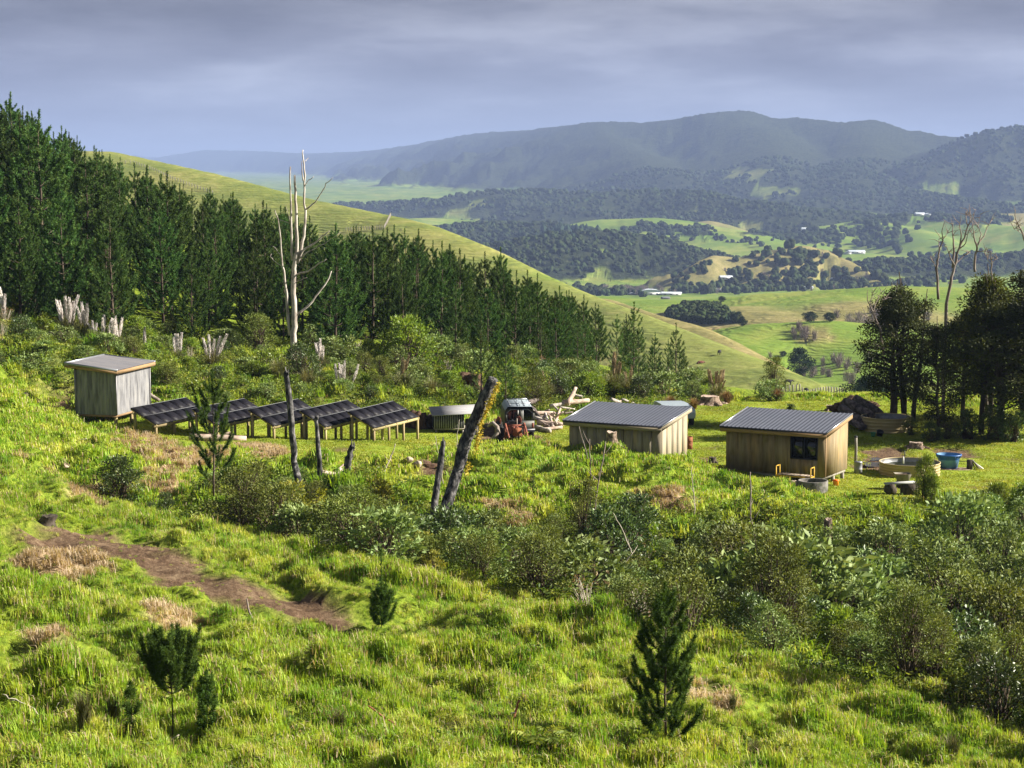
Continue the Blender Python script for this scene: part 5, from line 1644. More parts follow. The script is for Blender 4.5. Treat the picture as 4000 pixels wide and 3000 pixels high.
for kd, px, py, Y, h, lab, wd in solo:
    g = P(px, py, Y)
    shrub(kd, g[0], g[1], h, lab, None, wd)
    occ.append((g[0], g[1], 1.3 if h > 1.5 else .7))
cand = rng.uniform([-30, 44], [42, 90], (16000, 2))
din = poly_dist(cand[:, 0], cand[:, 1], GULLY)
cand = cand[din > .25]; din = din[din > .25]
cz = base_z(cand[:, 0], cand[:, 1])
ns = 0
for (x, y), d_, z_ in zip(cand, din, cz):
    px = 2000 + x / y * FPX
    if px < 820 or px > 4350:
        continue
    yedge = np.interp(px, [700, 1400, 2000, 2700, 3300, 4000, 4400], [66, 60.5, 58, 54, 51.5, 48, 47])
    yfar = np.interp(px, [700, 1450, 2000, 2600, 3200, 4000], [82, 83, 79, 79, 83, 84])
    f = (y - yedge) / max(1, yfar - yedge)
    if px < 1950:
        kind = rng.choice(['fine', 'dark', 'grey', 'yellow', 'bare'], p=[.48, .26, .14, .06, .06]); h = rng.uniform(1.3, 2.5)
    elif px < 2700:
        kind = rng.choice(['dark', 'fine', 'broad', 'grey', 'bright', 'bare'], p=[.26, .22, .22, .12, .1, .08]); h = rng.uniform(1.8, 3.2)
        if f > .75: h = rng.uniform(.9, 1.5)
    elif f < .38:
        kind = rng.choice(['bright', 'dark', 'fine', 'broad', 'tall'], p=[.52, .12, .16, .12, .08]); h = rng.uniform(1.6, 2.8)
    elif f < .8:
        kind = rng.choice(['broad', 'fine', 'dark', 'tall', 'grey'], p=[.58, .13, .11, .08, .10]); h = rng.uniform(2.6, 4.3)
    else:
        kind = rng.choice(['weed', 'grey', 'bright', 'broad'], p=[.34, .3, .26, .1]); h = rng.uniform(.7, 1.7)
        if px > 3700: h *= 1.5
    if kind == 'bare': h = min(h, 1.8)
    if kind == 'weed': h = min(h, 1.0)
    if kind == 'tall' : h = max(h, 3)
    line = np.interp(px, [800, 1000, 1150, 1450, 1700, 1950, 2150, 2300, 2450, 2600, 2750, 2900, 3000, 3250, 3450, 3650, 3800, 3900, 4000, 4300],
                     [1830, 1820, 1830, 1930, 2010, 2040, 2030, 1990, 1960, 2040, 2020, 2000, 2010, 2030, 2000, 2010, 1940, 1890, 1870, 1850]) + rng.exponential(30)
    h = min(h, -(line - 650) / FPX * y - z_)
    if h < .45:
        continue
    if h < 1.0 and kind in ('broad', 'tall', 'fine', 'dark'):
        kind = 'weed' if px > 2600 else 'grey'
    dd = {'weed': .9, 'grey': 1.35, 'bare': 1.3}.get(kind, 1.0 + h * .26)
    if not free(x, y, dd):
        continue
    occ.append((x, y, dd))
    lm = ('below the solar arrays' if px < 1300 else 'between the charred trunks' if px < 1650 else 'below the leaning trunk' if px < 2000 else 'below the tree stump brow' if px < 2350 else 'below the grooved cabin' if px < 2750 else
          'below the right cabin' if px < 3250 else 'below the rustic bench' if px < 3600 else 'below the blue tub' if px < 3850 else 'at the right frame edge')
    if kind in ('broad', 'tall'): lm = lm.replace('below the ', 'below ')
    zone = ('on the near gully rim, ' if f < .3 else 'in the front of the gully, ' if f < .55 else 'deep in the gully, ' if f < .8 else 'on the upper gully bank, ') + lm
    shrub(kind, x, y, h, zone, 'shrubs of the gully thicket', rng.uniform(.9, 1.2), ground(np.array([x]), np.array([y]))[0])
    ns += 1
    if ns > 290:
        break

# shrubs on the scrub bank between yard and plantation
cand = rng.uniform([-42, 98], [14, 132], (5000, 2))
din = poly_dist(cand[:, 0], cand[:, 1], SCRUB)
nb2 = 0
for (x, y), d_ in zip(cand, din):
    if d_ < .4:
        continue
    px = 2000 + x / y * FPX
    kind = rng.choice(['grey', 'fine', 'weed', 'dark', 'bright', 'broad', 'bare'], p=[.36, .08, .22, .06, .14, .08, .06])
    h = rng.uniform(.6, 1.5) if kind != 'weed' else rng.uniform(.45, .8)
    if y > 113: h *= 1.3
    dd = .8 + h * .45
    if not free(x, y, dd):
        continue
    occ.append((x, y, dd))
    zone = 'on the scrub bank behind the iron shed' if px < 650 else 'on the scrub bank behind the solar arrays' if px < 1650 else 'on the scrub bank around the coop and truck' if px < 2250 else 'on the scrub bank behind the grooved cabin'
    shrub(kind, x, y, h, zone, 'shrubs of the scrub bank', rng.uniform(.9, 1.3))
    nb2 += 1
    if nb2 > 210:
        break
for kd, px, py, Y, h, lab in (('fine', 2080, 1565, 113, 2.6, 'dark and rounded behind the truck'), ('bright', 1590, 1400, 121, 3.6, 'tall among the front pines above the coop'), ('fine', 1010, 1380, 119, 2.6, 'tall at the pine edge left of the white dead tree'),
                             ('fine', 320, 1150, 128, 3.6, 'brownish among the left pines'), ('yellow', 520, 900, 150, 3.2, 'catching light between the left pines'), ('dark', 1180, 1480, 112, 2.2, 'below the white dead tree'),
                             ('grey', 3010, 1575, 121, 1.6, 'on the back edge of the yard'), ('tall', 3020, 1560, 123, 3.0, 'light and open beyond the back edge of the yard'), ('dark', 3090, 1615, 112, .8, 'low on the open yard behind the right cabin'),
                             ('bright', 4010, 1990, 82, 2.0, 'at the right frame edge below the yard'), ('bright', 3900, 1975, 83, 1.6, 'near the pump set on the bank'), ('dark', 3640, 1700, 102, 1.2, 'under the forked tree'),
                             ('fine', 3700, 1690, 103, 1.5, 'in the shade right of the far tank'), ('dark', 3780, 1700, 103, 1.7, 'in deep shade under the bright tree'), ('dark', 3880, 1710, 102.5, 1.9, 'in deep shade at the foot of the right trees'),
                             ('dark', 3960, 1720, 102, 1.8, 'in deep shade at the right frame edge'), ('fine', 3560, 1680, 104.5, 1.1, 'beside the far cream tank')):
    g = P(px, py, Y)
    shrub(kd, g[0], g[1], h, lab)


# ------------------------------------------------------------------ dead and charred trunks
def limb(name, label, pts, rad, m, k=9, cat='dead trunk', jag=0.0, wob=.1, seed=0, sub=4):
    """trunk from (px, py, Y) points"""
    w_ = np.array([P(*p) for p in pts])
    base = w_[-1].copy() if w_[-1][2] < w_[0][2] else w_[0].copy()
    base[2] = min(base[2], GZ(base[0], base[1]))
    root = thing(name, label, cat, base)
    t0 = np.linspace(0, 1, len(w_)); t1 = np.linspace(0, 1, (len(w_) - 1) * sub + 1)
    q = np.stack([np.interp(t1, t0, w_[:, i]) for i in range(3)], 1)
    q += np.random.default_rng(seed).normal(0, .012, q.shape)
    r_ = np.interp(t1, t0, rad)
    MB().tube(q - base, r_, k, True, wob, seed).build('trunk', m, root, True)
    if jag:
        for i in range(4):
            o = np.random.default_rng(seed + i).normal(0, rad[0] * .5, 3)
            MB().tube([q[0] - base + o * .7 - [0, 0, .15], q[0] - base + o + [0, 0, jag * (.4 + .2 * i)]], [rad[0] * .45, .01], 5).build('splinter', m, root)
    return root


t1 = limb('charred_trunk', 'tallest charred trunk, a bare pole in front of the solar arrays', [(1118, 1452, 81), (1128, 1540, 81), (1143, 1690, 81), (1148, 1800, 81), (1163, 1870, 80.5), (1172, 1970, 80), (1174, 2010, 80)],
          [.10, .125, .13, .135, .15, .17, .18], BARK, seed=1, jag=.12)
t2 = limb('charred_trunk', 'shorter charred pole between the third and fourth solar arrays', [(1236, 1625, 82), (1241, 1720, 82), (1250, 1830, 82), (1253, 1950, 81.5)], [.075, .10, .11, .12], BARK, seed=2, jag=.08)
t3 = limb('charred_trunk', 'short leaning charred stub with splintered top among logs', [(1375, 1740, 84), (1362, 1790, 84), (1350, 1860, 84), (1343, 1900, 84)], [.10, .16, .18, .2], BARK, seed=3, jag=.3)
t4 = limb('charred_trunk', 'straight grey charred stub left of the leaning trunk', [(1733, 1725, 79), (1722, 1790, 79), (1702, 1930, 78.5), (1690, 2040, 78)], [.09, .13, .14, .16], BARK, seed=4, jag=.2)
t5 = limb('leaning_trunk', 'thick leaning charred trunk with yellow lichen growing along it', [(1928, 1478, 78), (1895, 1545, 78), (1858, 1630, 78), (1820, 1725, 78), (1793, 1825, 77.8), (1757, 1930, 77.5), (1725, 2060, 77)],
          [.20, .22, .235, .25, .23, .23, .25], BARK, seed=5, jag=.15)
# yellow lichen / creeper leaves on the sunny side of the leaning trunk
rg = np.random.default_rng(55)
lf = MB()
for (a, b, n) in (((1925, 1500), (1860, 1650), 260), ((1858, 1650), (1838, 1760), 170), ((1815, 1800), (1800, 1860), 50)):
    f = rg.random(n)[:, None]
    A_, B_ = P(*a, 77.85), P(*b, 77.85)
    c_ = A_ + (B_ - A_) * f + np.array([.20, -.1, .02]) + rg.normal(0, .06, (n, 3))
    blades(lf, c_ - np.array(t5.location), unit(rg.normal(size=(n, 3)) + [.6, -.3, -.3]), .12, .06, rg)
lf.build('lichen', mat('yellow_lichen', [(.30, .24, .02), (.50, .38, .04), (.42, .38, .08)], 4, .7, trans=.25), t5)
# thin pale sticks
sticks = [('pale leaning stick with a leafy tuft below the last solar array', [(1545, 1735, 85), (1528, 1780, 85), (1500, 1850, 84.6), (1485, 1890, 84.5)], .035),
          ('pale forked stick before the coop', [(1795, 1640, 80), (1785, 1700, 80), (1787, 1760, 80), (1790, 1820, 80)], .022), ('thin pale cane left of the straight charred stub', [(1700, 1700, 80), (1712, 1770, 80), (1725, 1830, 80), (1730, 1890, 80)], .02),
          ('bare twin stem left, rising from the thicket before the grooved cabin', [(2302, 1715, 76), (2305, 1800, 76), (2306, 1920, 76), (2305, 2060, 76)], .035),
          ('bare twin stem right, leaning before the grooved cabin', [(2365, 1725, 76), (2350, 1820, 76), (2330, 1920, 76), (2318, 2060, 76)], .035),
          ('thin grey cane crossing the grooved cabin wall', [(2262, 1665, 77), (2278, 1730, 77), (2295, 1790, 77)], .02),
          ('bare twiggy stem on the bank between the cabins', [(2700, 1825, 77.5), (2706, 1900, 77.5), (2712, 1960, 77.5), (2715, 2010, 77.5)], .025),
          ('dark bare sapling stem before the right cabin', [(2930, 1845, 75), (2932, 1920, 75), (2930, 2020, 75), (2945, 2080, 75), (2960, 2150, 75)], .045),
          ('pale bare branch arching over the thicket middle', [(2395, 2000, 70), (2425, 2060, 70), (2455, 2130, 70), (2470, 2160, 70), (2440, 2200, 70), (2420, 2260, 70), (2410, 2330, 70)], .03),
          ('pale forked branch leaning on the thicket at left of the slender tree', [(1930, 2060, 68), (1990, 2130, 68), (2030, 2190, 68), (2065, 2240, 68)], .028),
          ('thin white branch fallen across the olive shrubs', [(1350, 2100, 67), (1300, 2105, 67), (1250, 2118, 67), (1200, 2128, 67)], .022),
          ('upright weathered grey stake on the foreground slope', [(963, 2340, 50.5), (975, 2390, 50.4), (990, 2450, 50.4), (998, 2475, 50.4)], .045),
          ('leaning reddish pole with black insulators near the bottom edge', [(2030, 2735, 43.2), (2010, 2790, 43.1), (1985, 2880, 43), (1952, 2990, 42.9)], .045),
          ('dark fallen stick in the rushes left of the reddish pole', [(1435, 2755, 42), (1500, 2800, 42), (1545, 2835, 42)], .03),
          ('white bent branch in the lower left corner', [(12, 2715, 38), (60, 2735, 38), (135, 2768, 38), (160, 2820, 38), (195, 2875, 38)], .025),
          ('thin white forked twig right of the bent branch', [(218, 2760, 38.5), (245, 2790, 38.5), (270, 2828, 38.5), (290, 2830, 38.5)], .018),
          ('pale curved twig below the fan shaped sapling', [(700, 2870, 38), (645, 2905, 38), (630, 2950, 38), (585, 2995, 38)], .022),
          ('white crooked twig on the grassy left bank', [(340, 1715, 81), (290, 1725, 81), (292, 1745, 81), (265, 1765, 81)], .025),
          ('white forked twig near the iron shed front', [(330, 1630, 92), (322, 1660, 92), (325, 1680, 92)], .025),
          ('small pale twig left of the forked one on the bank', [(60, 1640, 82), (45, 1690, 82), (90, 1700, 82)], .022)]
for i, (lab, pts_, r_) in enumerate(sticks):
    o = limb('dry_stick', lab, pts_, np.linspace(r_ * .5, r_, len(pts_)), REDP if 'reddish' in lab else SNAG if ('dark' in lab or 'grey' in lab or 'twin' in lab) else PALE_TWIG, 6, 'stick', 0, .12, 400 + i)
    w_ = np.array([P(*p) for p in pts_]) - np.array(o.location)
    if 'reddish' in lab:
        for k, (px, py) in enumerate(((2006, 2865), (1998, 2900))):
            MB().box(tuple(P(px, py, 42.95) - np.array(o.location)), (.10, .08, .06), .3).build('insulator', BLACKPOT if k == 0 else WHITEP, o)
    rg = np.random.default_rng(500 + i)
    for j in range(4 if r_ < .04 and 'stake' not in lab else 2):      # side twigs
        f = rg.integers(0, len(w_) - 1)
        p0 = w_[f] + (w_[f + 1] - w_[f]) * rg.random()
        ln = np.linalg.norm(w_[-1] - w_[0]) * rg.uniform(.08, .2)
        d = unit(rg.normal(size=3) + np.array([0, 0, .6]))
        MB().tube([p0, p0 + d * ln * .5 + [0, 0, .02], p0 + d * ln + [0, 0, ln * .2]], [r_ * .4, r_ * .3, .004], 4).build('twig', o.children[0].data.materials[0], o)
# ------------------------------------------------------------------ white dead tree in front of the plantation
def traced(name, label, trunk_lines, x0, y0, sc, Y, rads, m, cat='dead tree', depth=.6, seed=0, twigs=0, tw_m=None):
    """dead tree from outline polylines in a zoomed frame: first line is the trunk, others are limbs given real depth"""
    rg = np.random.default_rng(seed)
    L0 = trunk_lines[0]
    base = P(x0 + L0[0][0] / sc, y0 + L0[0][1] / sc, Y)
    base[2] = min(base[2], GZ(base[0], base[1]))
    root = thing(name, label, cat, base)
    for i, ln in enumerate(trunk_lines):
        n = len(ln)
        dy = (rg.uniform(-1, 1) * depth * np.linspace(0, 1, n) ** 1.2) if i else np.zeros(n)
        w_ = np.array([P(x0 + a / sc, y0 + b_ / sc, Y + d) for (a, b_), d in zip(ln, dy)])
        t0 = np.linspace(0, 1, n); t1_ = np.linspace(0, 1, (n - 1) * 3 + 1)
        q = np.stack([np.interp(t1_, t0, w_[:, c_]) for c_ in range(3)], 1) - base
        q[1:] += rg.normal(0, .015, q[1:].shape)
        r0, r1 = rads[i]
        MB().tube(q, np.interp(t1_, [0, 1], [r0, r1]), 8 if i == 0 else 6, True, .08, seed + i).build('trunk' if i == 0 else 'limb', m, root, True)
        for j in range(twigs if i else twigs // 2):
            f = rg.integers(len(q) // 2, len(q))
            ln_ = rg.uniform(.25, .8)
            d = unit(rg.normal(size=3) * [1, .8, .3] + [0, 0, .8])
            p1 = q[f] + d * ln_ * .5 + rg.normal(0, .04, 3)
            MB().tube([q[f], p1, p1 + unit(d + rg.normal(0, .4, 3)) * ln_ * .5], [.022, .014, .005], 4, False).build('twig', tw_m or m, root)
    return root


traced('dead_tree', 'tall bleached white dead tree standing before the pine plantation',
       [[(455, 1530), (455, 1380), (462, 1250), (452, 1100), (458, 950), (468, 860), (480, 760), (476, 560), (468, 420), (464, 250)],
        [(478, 850), (508, 780), (528, 690), (540, 560), (530, 400), (534, 250), (525, 130), (518, 65)], [(445, 860), (440, 700), (437, 560), (431, 400), (427, 190)],
        [(425, 1400), (402, 1100), (386, 950), (370, 870), (360, 700), (345, 560), (320, 500)], [(478, 1255), (560, 1190), (640, 1090), (700, 1010), (728, 940)],
        [(474, 965), (560, 940), (640, 885), (690, 850)], [(482, 880), (520, 790), (600, 740), (660, 690), (715, 650)], [(540, 495), (610, 440), (660, 370), (690, 310), (735, 265)],
        [(490, 850), (560, 800), (680, 740), (790, 660)], [(530, 330), (560, 285), (600, 258)], [(432, 600), (380, 575), (330, 560)], [(368, 900), (320, 870), (290, 840), (292, 815)],
        [(360, 820), (325, 770), (300, 755)], [(470, 1020), (510, 1000), (548, 985)], [(440, 640), (420, 540), (398, 470)], [(525, 290), (515, 220), (512, 145)], [(655, 372), (670, 352), (686, 348)], [(540, 150), (550, 135), (560, 118)]],
       900, 550, 1.843, 115.5, [(.21, .06), (.11, .03), (.09, .04), (.10, .03), (.075, .03), (.06, .025), (.075, .025), (.05, .015), (.05, .012), (.035, .015), (.03, .012), (.03, .01), (.03, .01), (.03, .015), (.03, .012), (.05, .02), (.02, .008), (.02, .008)],
       BONE, depth=1.2, seed=3)

# bare grey snags among the right-hand trees
Z = (3300, 700, 2.766)
snags = [('tall bare grey snag rising highest above the right hand trees', [[(1060, 2680), (1075, 1900), (1100, 1350), (1140, 1100), (1190, 950), (1230, 750), (1290, 640), (1330, 500), (1380, 430), (1415, 330)],
          [(1190, 940), (1150, 870), (1110, 760), (1095, 700)], [(1165, 960), (1180, 700), (1160, 560), (1168, 450)], [(1240, 740), (1260, 600), (1240, 500), (1255, 440)], [(1230, 760), (1300, 700), (1340, 560)], [(1330, 500), (1310, 420), (1305, 350)],
          [(1190, 920), (1300, 820), (1360, 790)], [(1350, 470), (1360, 400), (1352, 380)]], 105, [(.11, .012), (.045, .01), (.06, .012), (.045, .01), (.04, .01), (.03, .008), (.035, .01), (.02, .008)]),
         ('slim bare snag left of the tallest one', [[(1010, 1300), (990, 960), (1010, 850), (1025, 740), (1060, 660), (1050, 560), (1082, 440)], [(1020, 760), (1015, 680), (1020, 600)], [(1055, 660), (1100, 600), (1120, 570)], [(990, 960), (960, 900), (930, 830)]], 105.5, [(.07, .012), (.03, .008), (.03, .008), (.03, .008)]),
         ('forked bare snag above the bright green tree', [[(1405, 1000), (1405, 860), (1430, 720), (1400, 640), (1380, 540), (1372, 420)], [(1430, 720), (1500, 620), (1540, 520), (1590, 440)], [(1420, 780), (1500, 780), (1560, 795)], [(1440, 700), (1470, 600), (1440, 500), (1465, 380)], [(1400, 640), (1370, 600), (1372, 560)]], 104.5,
          [(.07, .012), (.045, .01), (.03, .01), (.035, .008), (.02, .008)]),
         ('crooked bare snag at the left edge of the right hand trees', [[(420, 1900), (385, 1620), (330, 1500), (290, 1400), (240, 1300), (250, 1200)], [(325, 1490), (330, 1350), (370, 1280), (392, 1210)], [(360, 1570), (280, 1520), (220, 1480)], [(400, 1320), (440, 1300)], [(270, 1370), (280, 1290), (330, 1190)]], 107.5,
          [(.07, .012), (.035, .008), (.03, .008), (.02, .01), (.02, .008)]),
         ('bare snag twig tree at the right frame edge', [[(1990, 1400), (1960, 700), (1900, 540), (1850, 440), (1830, 290)], [(1900, 540), (1860, 520), (1850, 470)], [(1930, 600), (1880, 560), (1830, 540)]], 105, [(.08, .01), (.03, .008), (.02, .008)]),
         ('pale bare snag stub between the bright tree and the right trees', [[(1590, 1100), (1585, 930), (1578, 850), (1580, 770)], [(1585, 930), (1540, 870), (1525, 820)], [(1588, 900), (1640, 850)]], 103.5, [(.045, .012), (.02, .008), (.02, .008)])]
for i, (lab, lines, Y, rads) in enumerate(snags):
    traced('dead_snag', lab, lines, *Z, Y, rads, SNAG, depth=1.0, seed=20 + i, twigs=5)


# ------------------------------------------------------------------ dark native trees at right
def tree_meshes(seed, h, wd, leafm, ll=.16, lw=.07, nclump=130, per=75, low=.25, trunks=1, clump=.55, woodm=BARK_DK):
    rg = np.random.default_rng(seed)
    wood, leaf = MB(), MB()
    B, D = [], []
    tops = []
    for k_ in range(trunks):
        a = rg.uniform(0, 6.28); sp_ = wd * .10 * (trunks > 1)
        n = 7
        tt = np.linspace(0, 1, n)
        xy = np.cumsum(rg.normal(0, h * .012, (n, 2)), 0) + np.outer(tt, [math.cos(a) * wd * .16 * (trunks > 1), math.sin(a) * wd * .16 * (trunks > 1)])
        ax = np.c_[xy + [math.cos(a) * sp_, math.sin(a) * sp_], tt * h * rg.uniform(.85, .97)]
        wood.tube(ax, np.linspace(h * .017, .02, n), 7)
        tops.append(ax)
    for i in range(nclump):
        ax = tops[rg.integers(trunks)]
        f = low + (1 - low) * rg.random() ** .85
        p0 = np.array([np.interp(f * .9, np.linspace(0, 1, len(ax)), ax[:, q]) for q in range(3)])
        prof = math.sin(min(1, (f - low * .7) / (1 - low * .7)) ** .7 * math.pi * .92 + .12)
        L_ = wd * .5 * max(.18, prof) * rg.uniform(.35, 1.1)
        a = rg.uniform(0, 6.28)
        p1 = p0 + np.array([math.cos(a) * L_, math.sin(a) * L_, L_ * rg.uniform(.1, .6)])
        wood.tube([p0, (p0 + p1) / 2 + [0, 0, .08], p1], [.045, .03, .01], 4, False)
        n = int(per * rg.uniform(.5, 1.4))
        u = unit(rg.normal(size=(n, 3)))
        c_ = p1 + u * clump * rg.random((n, 1)) ** .6 * [1, 1, .55]
        B.append(c_); D.append(unit(u + [0, 0, .2] + rg.normal(0, .4, (n, 3))))
    B = np.concatenate(B); D = np.concatenate(D)
    n = len(B)
    blades(leaf, B, D, ll * rg.uniform(.6, 1.3, n), lw * rg.uniform(.7, 1.2, n), rg, .2, .1)
    return wood.mesh('trunk', woodm), leaf.mesh('crown', leafm)


TOT = [tree_meshes(600 + i, 9.0, 3.8, L_TOTARA, nclump=125, per=80, low=.18, trunks=(2, 1, 3)[i], clump=.50) for i in range(3)]
BRIGHT_TREE = tree_meshes(610, 9.0, 3.6, L_BTREE, nclump=120, per=95, low=.30, trunks=1, clump=.60)
for px, py, Y, h, ms, rz, wd, lab in (
        (3488, 1648, 108, 9.3, TOT[0], .3, 1.0, 'dark double trunked tree left most, behind the far cream tank'), (3545, 1645, 109.5, 8.9, TOT[2], 2.0, 1.0, 'dark leafy tree close behind the double trunked one'),
        (3668, 1700, 102.5, 7.2, TOT[1], 1.1, 1.0, 'dark forked tree right of the far cream tank'), (3828, 1705, 104.5, 9.6, BRIGHT_TREE, .5, 1.05, 'bright green crowned tree in the right hand stand'),
        (3930, 1712, 103.5, 9.6, TOT[0], 2.2, 1.3, 'tall dark tree beside the bright green one'), (4060, 1720, 103, 9.9, TOT[1], 4.0, 1.35, 'dark tree at the right frame edge'), (3990, 1660, 108.5, 10.4, TOT[2], 3.0, 1.3, 'dark tree standing behind the right frame edge tree'),
        (3755, 1650, 110, 7.6, TOT[1], 5.0, 1.15, 'dark tree behind the forked one'), (4180, 1700, 104, 9.6, TOT[0], 1.0, 1.15, 'dark tree half outside the right frame edge'), (3880, 1640, 111, 8.2, TOT[2], .2, 1.3, 'dark tree behind the bright green crown')):
    g = P(px, py, Y)
    s = h / 9.0
    place('native_tree', lab, 'tree', ms, (g[0], g[1], GZ(g[0], g[1]) - .1), rz, s * wd, 'dark native trees at right', sz=s)


# ------------------------------------------------------------------ pampas and other tall grasses
def pampas_blades(seed, h, n=420, wdt=.03, m=L_PAMPAS, spread=.75):
    rg = np.random.default_rng(seed)
    mb = MB()
    a = rg.uniform(0, 6.28, n); L_ = h * rg.uniform(.7, 1.35, n); out = rg.uniform(.15, 1.0, n) * spread
    s = np.array([0, .35, .7, 1.0])
    dx = np.stack([np.cos(a), np.sin(a), np.zeros(n)], 1)
    sd = np.stack([-np.sin(a), np.cos(a), np.zeros(n)], 1)
    b0 = rg.normal(0, h * .06, (n, 3)) * [1, 1, 0]
    P_ = [b0 + dx * (L_ * out * t_ ** 1.3)[:, None] + np.array([0, 0, 1.0]) * (L_ * (t_ * 1.15 - (.35 + .75 * out) * t_ ** 2.4 * .8))[:, None] for t_ in s]
    wv = [wdt, wdt * .9, wdt * .6, .004]
    v = np.stack([P_[i] + sd * (wv[i] * k * .5) for i in range(4) for k in (-1, 1)], 1).reshape(-1, 3)
    q = np.arange(n)[:, None] * 8
    mb.add(v, np.concatenate([q + np.array([[2 * i, 2 * i + 1, 2 * i + 3, 2 * i + 2]]) for i in range(3)]))
    return mb.mesh('blades', m)


def plume_mesh(seed, L_, m, stalk=1.3, fat=.075):
    """one feathery flower head on its stalk"""
    rg = np.random.default_rng(seed)
    mb = MB().tube([(0, 0, 0), (.02, 0, stalk * .6), (.05, .0, stalk + L_ * .6)], [.012, .01, .004], 4)
    n = 420
    f = rg.random(n)
    ax = np.c_[.05 + .10 * f ** 2, 0 * f, stalk + L_ * f]
    r_ = fat * (1.15 * f ** .5 * (1 - f) ** .75 + .04)
    u = unit(rg.normal(size=(n, 3)) * [1, 1, .2])
    blades(mb, ax + u * r_[:, None] * .8, unit(u * .35 + [.15, 0, 1.0]), L_ * .17, .02, rg, .1, .02)
    return mb.mesh('plume', m)


PB = [pampas_blades(700 + i, 1.25) for i in range(3)]
PBD = [pampas_blades(710 + i, 1.1, m=DRYLEAF) for i in range(2)]
PLM = [plume_mesh(720 + i, 1.0, PLUME, .8, .10) for i in range(3)]
PLT = [plume_mesh(730 + i, .6, PLUME_TAN, 1.0, .07) for i in range(3)]


def pampas(px, py, Y, h, plumes, label, white=True, dry=False, spread=.55, group='pampas clumps on the scrub bank'):
    rg = np.random.default_rng(int(px * 3 + py))
    g = P(px, py, Y)
    root = thing('pampas_clump', label, 'pampas grass', (g[0], g[1], GZ(g[0], g[1]) - .05), rg.uniform(0, 6), group)
    b_ = link('blades', (PBD if dry else PB)[rg.integers(2)], root); b_.scale = (h / 1.25,) * 3
    for i in range(plumes):
        o = link('plume', (PLM if white else PLT)[rg.integers(3)], root)
        a = rg.uniform(0, 6.28); r_ = rg.uniform(0, .3) * spread
        o.location = (math.cos(a) * r_, math.sin(a) * r_, 0)
        o.rotation_euler = (math.sin(a) * -rg.uniform(.05, .35) * spread, math.cos(a) * rg.uniform(.05, .35) * spread, rg.uniform(0, 6))
        s = h / 1.25 * rg.uniform(.8, 1.15)
        o.scale = (s, s, s)
    return root


pampas(265, 1225, 115, 1.5, 8, 'tallest white plumed pampas clump at the left pine edge', spread=.9)
pampas(330, 1245, 114.5, 1.35, 6, 'white plumed pampas clump just right of the tallest one', spread=.9)
pampas(395, 1270, 114, 1.2, 6, 'pinkish white pampas clump in the middle of the left group', spread=1.1)
pampas(455, 1295, 113.5, 1.25, 7, 'white pampas clump at the right of the left group', spread=1.0)
pampas(560, 1300, 115, 1.1, 3, 'small pampas tuft with few plumes against dark pines')
pampas(690, 1380, 112, 1.2, 4, 'tan and white pampas clump above the solar arrays', spread=.9)
pampas(830, 1390, 112, 1.35, 6, 'fan of white pampas plumes above the second solar array', spread=1.1)
pampas(1200, 1480, 111, 1.5, 0, 'drooping green pampas mound below the white dead tree')
pampas(1090, 1470, 111, 1.5, 0, 'drooping green pampas mound left of the dead tree foot')
pampas(1340, 1500, 111, 1.2, 7, 'low pampas clump with pale plumes right of the dead tree', spread=1.3)
pampas(1250, 1420, 117, 1.2, 5, 'pampas clump with few thin plumes among dark pines')
pampas(1570, 1500, 113, 1.6, 4, 'green and tan pampas clump above the coop', white=False)
pampas(1690, 1500, 114, 1.5, 0, 'arching green pampas clump in the pine shade')
pampas(10, 1200, 116, 1.6, 3, 'pampas tuft with tall plumes at the left frame edge')
pampas(2400, 1510, 118, 1.7, 7, 'dry golden pampas clump with tan plumes behind the grooved cabin', white=False)
pampas(2460, 1500, 119, 1.5, 4, 'tan plumed pampas clump right of the golden one', white=False)
pampas(2800, 1565, 119.5, 1.5, 12, 'wide tan plumed pampas clump at the right end of the scrub', white=False, spread=1.2)
pampas(2840, 1575, 118.5, 1.1, 0, 'brown dry tussock at the right end of the scrub', dry=True)
pampas(2620, 1580, 116, .9, 0, 'brown dry tussock behind the car roof', dry=True)
pampas(2710, 1590, 115.5, .9, 0, 'brown dry tussock on the back edge of the yard', dry=True)
pampas(2140, 1545, 115, 1.2, 2, 'yellowish pampas tuft behind the driftwood', white=False)
pampas(2130, 1290, 135, 1.4, 3, 'few white plumes among the middle pines')
pampas(3040, 1570, 120.5, 1.0, 0, 'pale dry tussock on the far edge of the yard', dry=True)
pampas(3370, 2140, 73, 1.5, 0, 'hanging green grass clump in the gully below the bench', group='pampas clumps in the gully')
pampas(2360, 2380, 63, 1.4, 3, 'dry golden plume stalks rising from the gully edge', white=False, group='pampas clumps in the gully')
pampas(2530, 2430, 60, 1.0, 0, 'pale arching grass clump on the gully edge', group='pampas clumps in the gully', dry=True)
RUSH = mat('rush_stems', [(.045, .05, .018), (.10, .095, .035), (.17, .14, .07)], 3, .7, rand=.2, trans=.15)
RU = [pampas_blades(740 + i, .8, 260, .012, RUSH, .35) for i in range(2)]
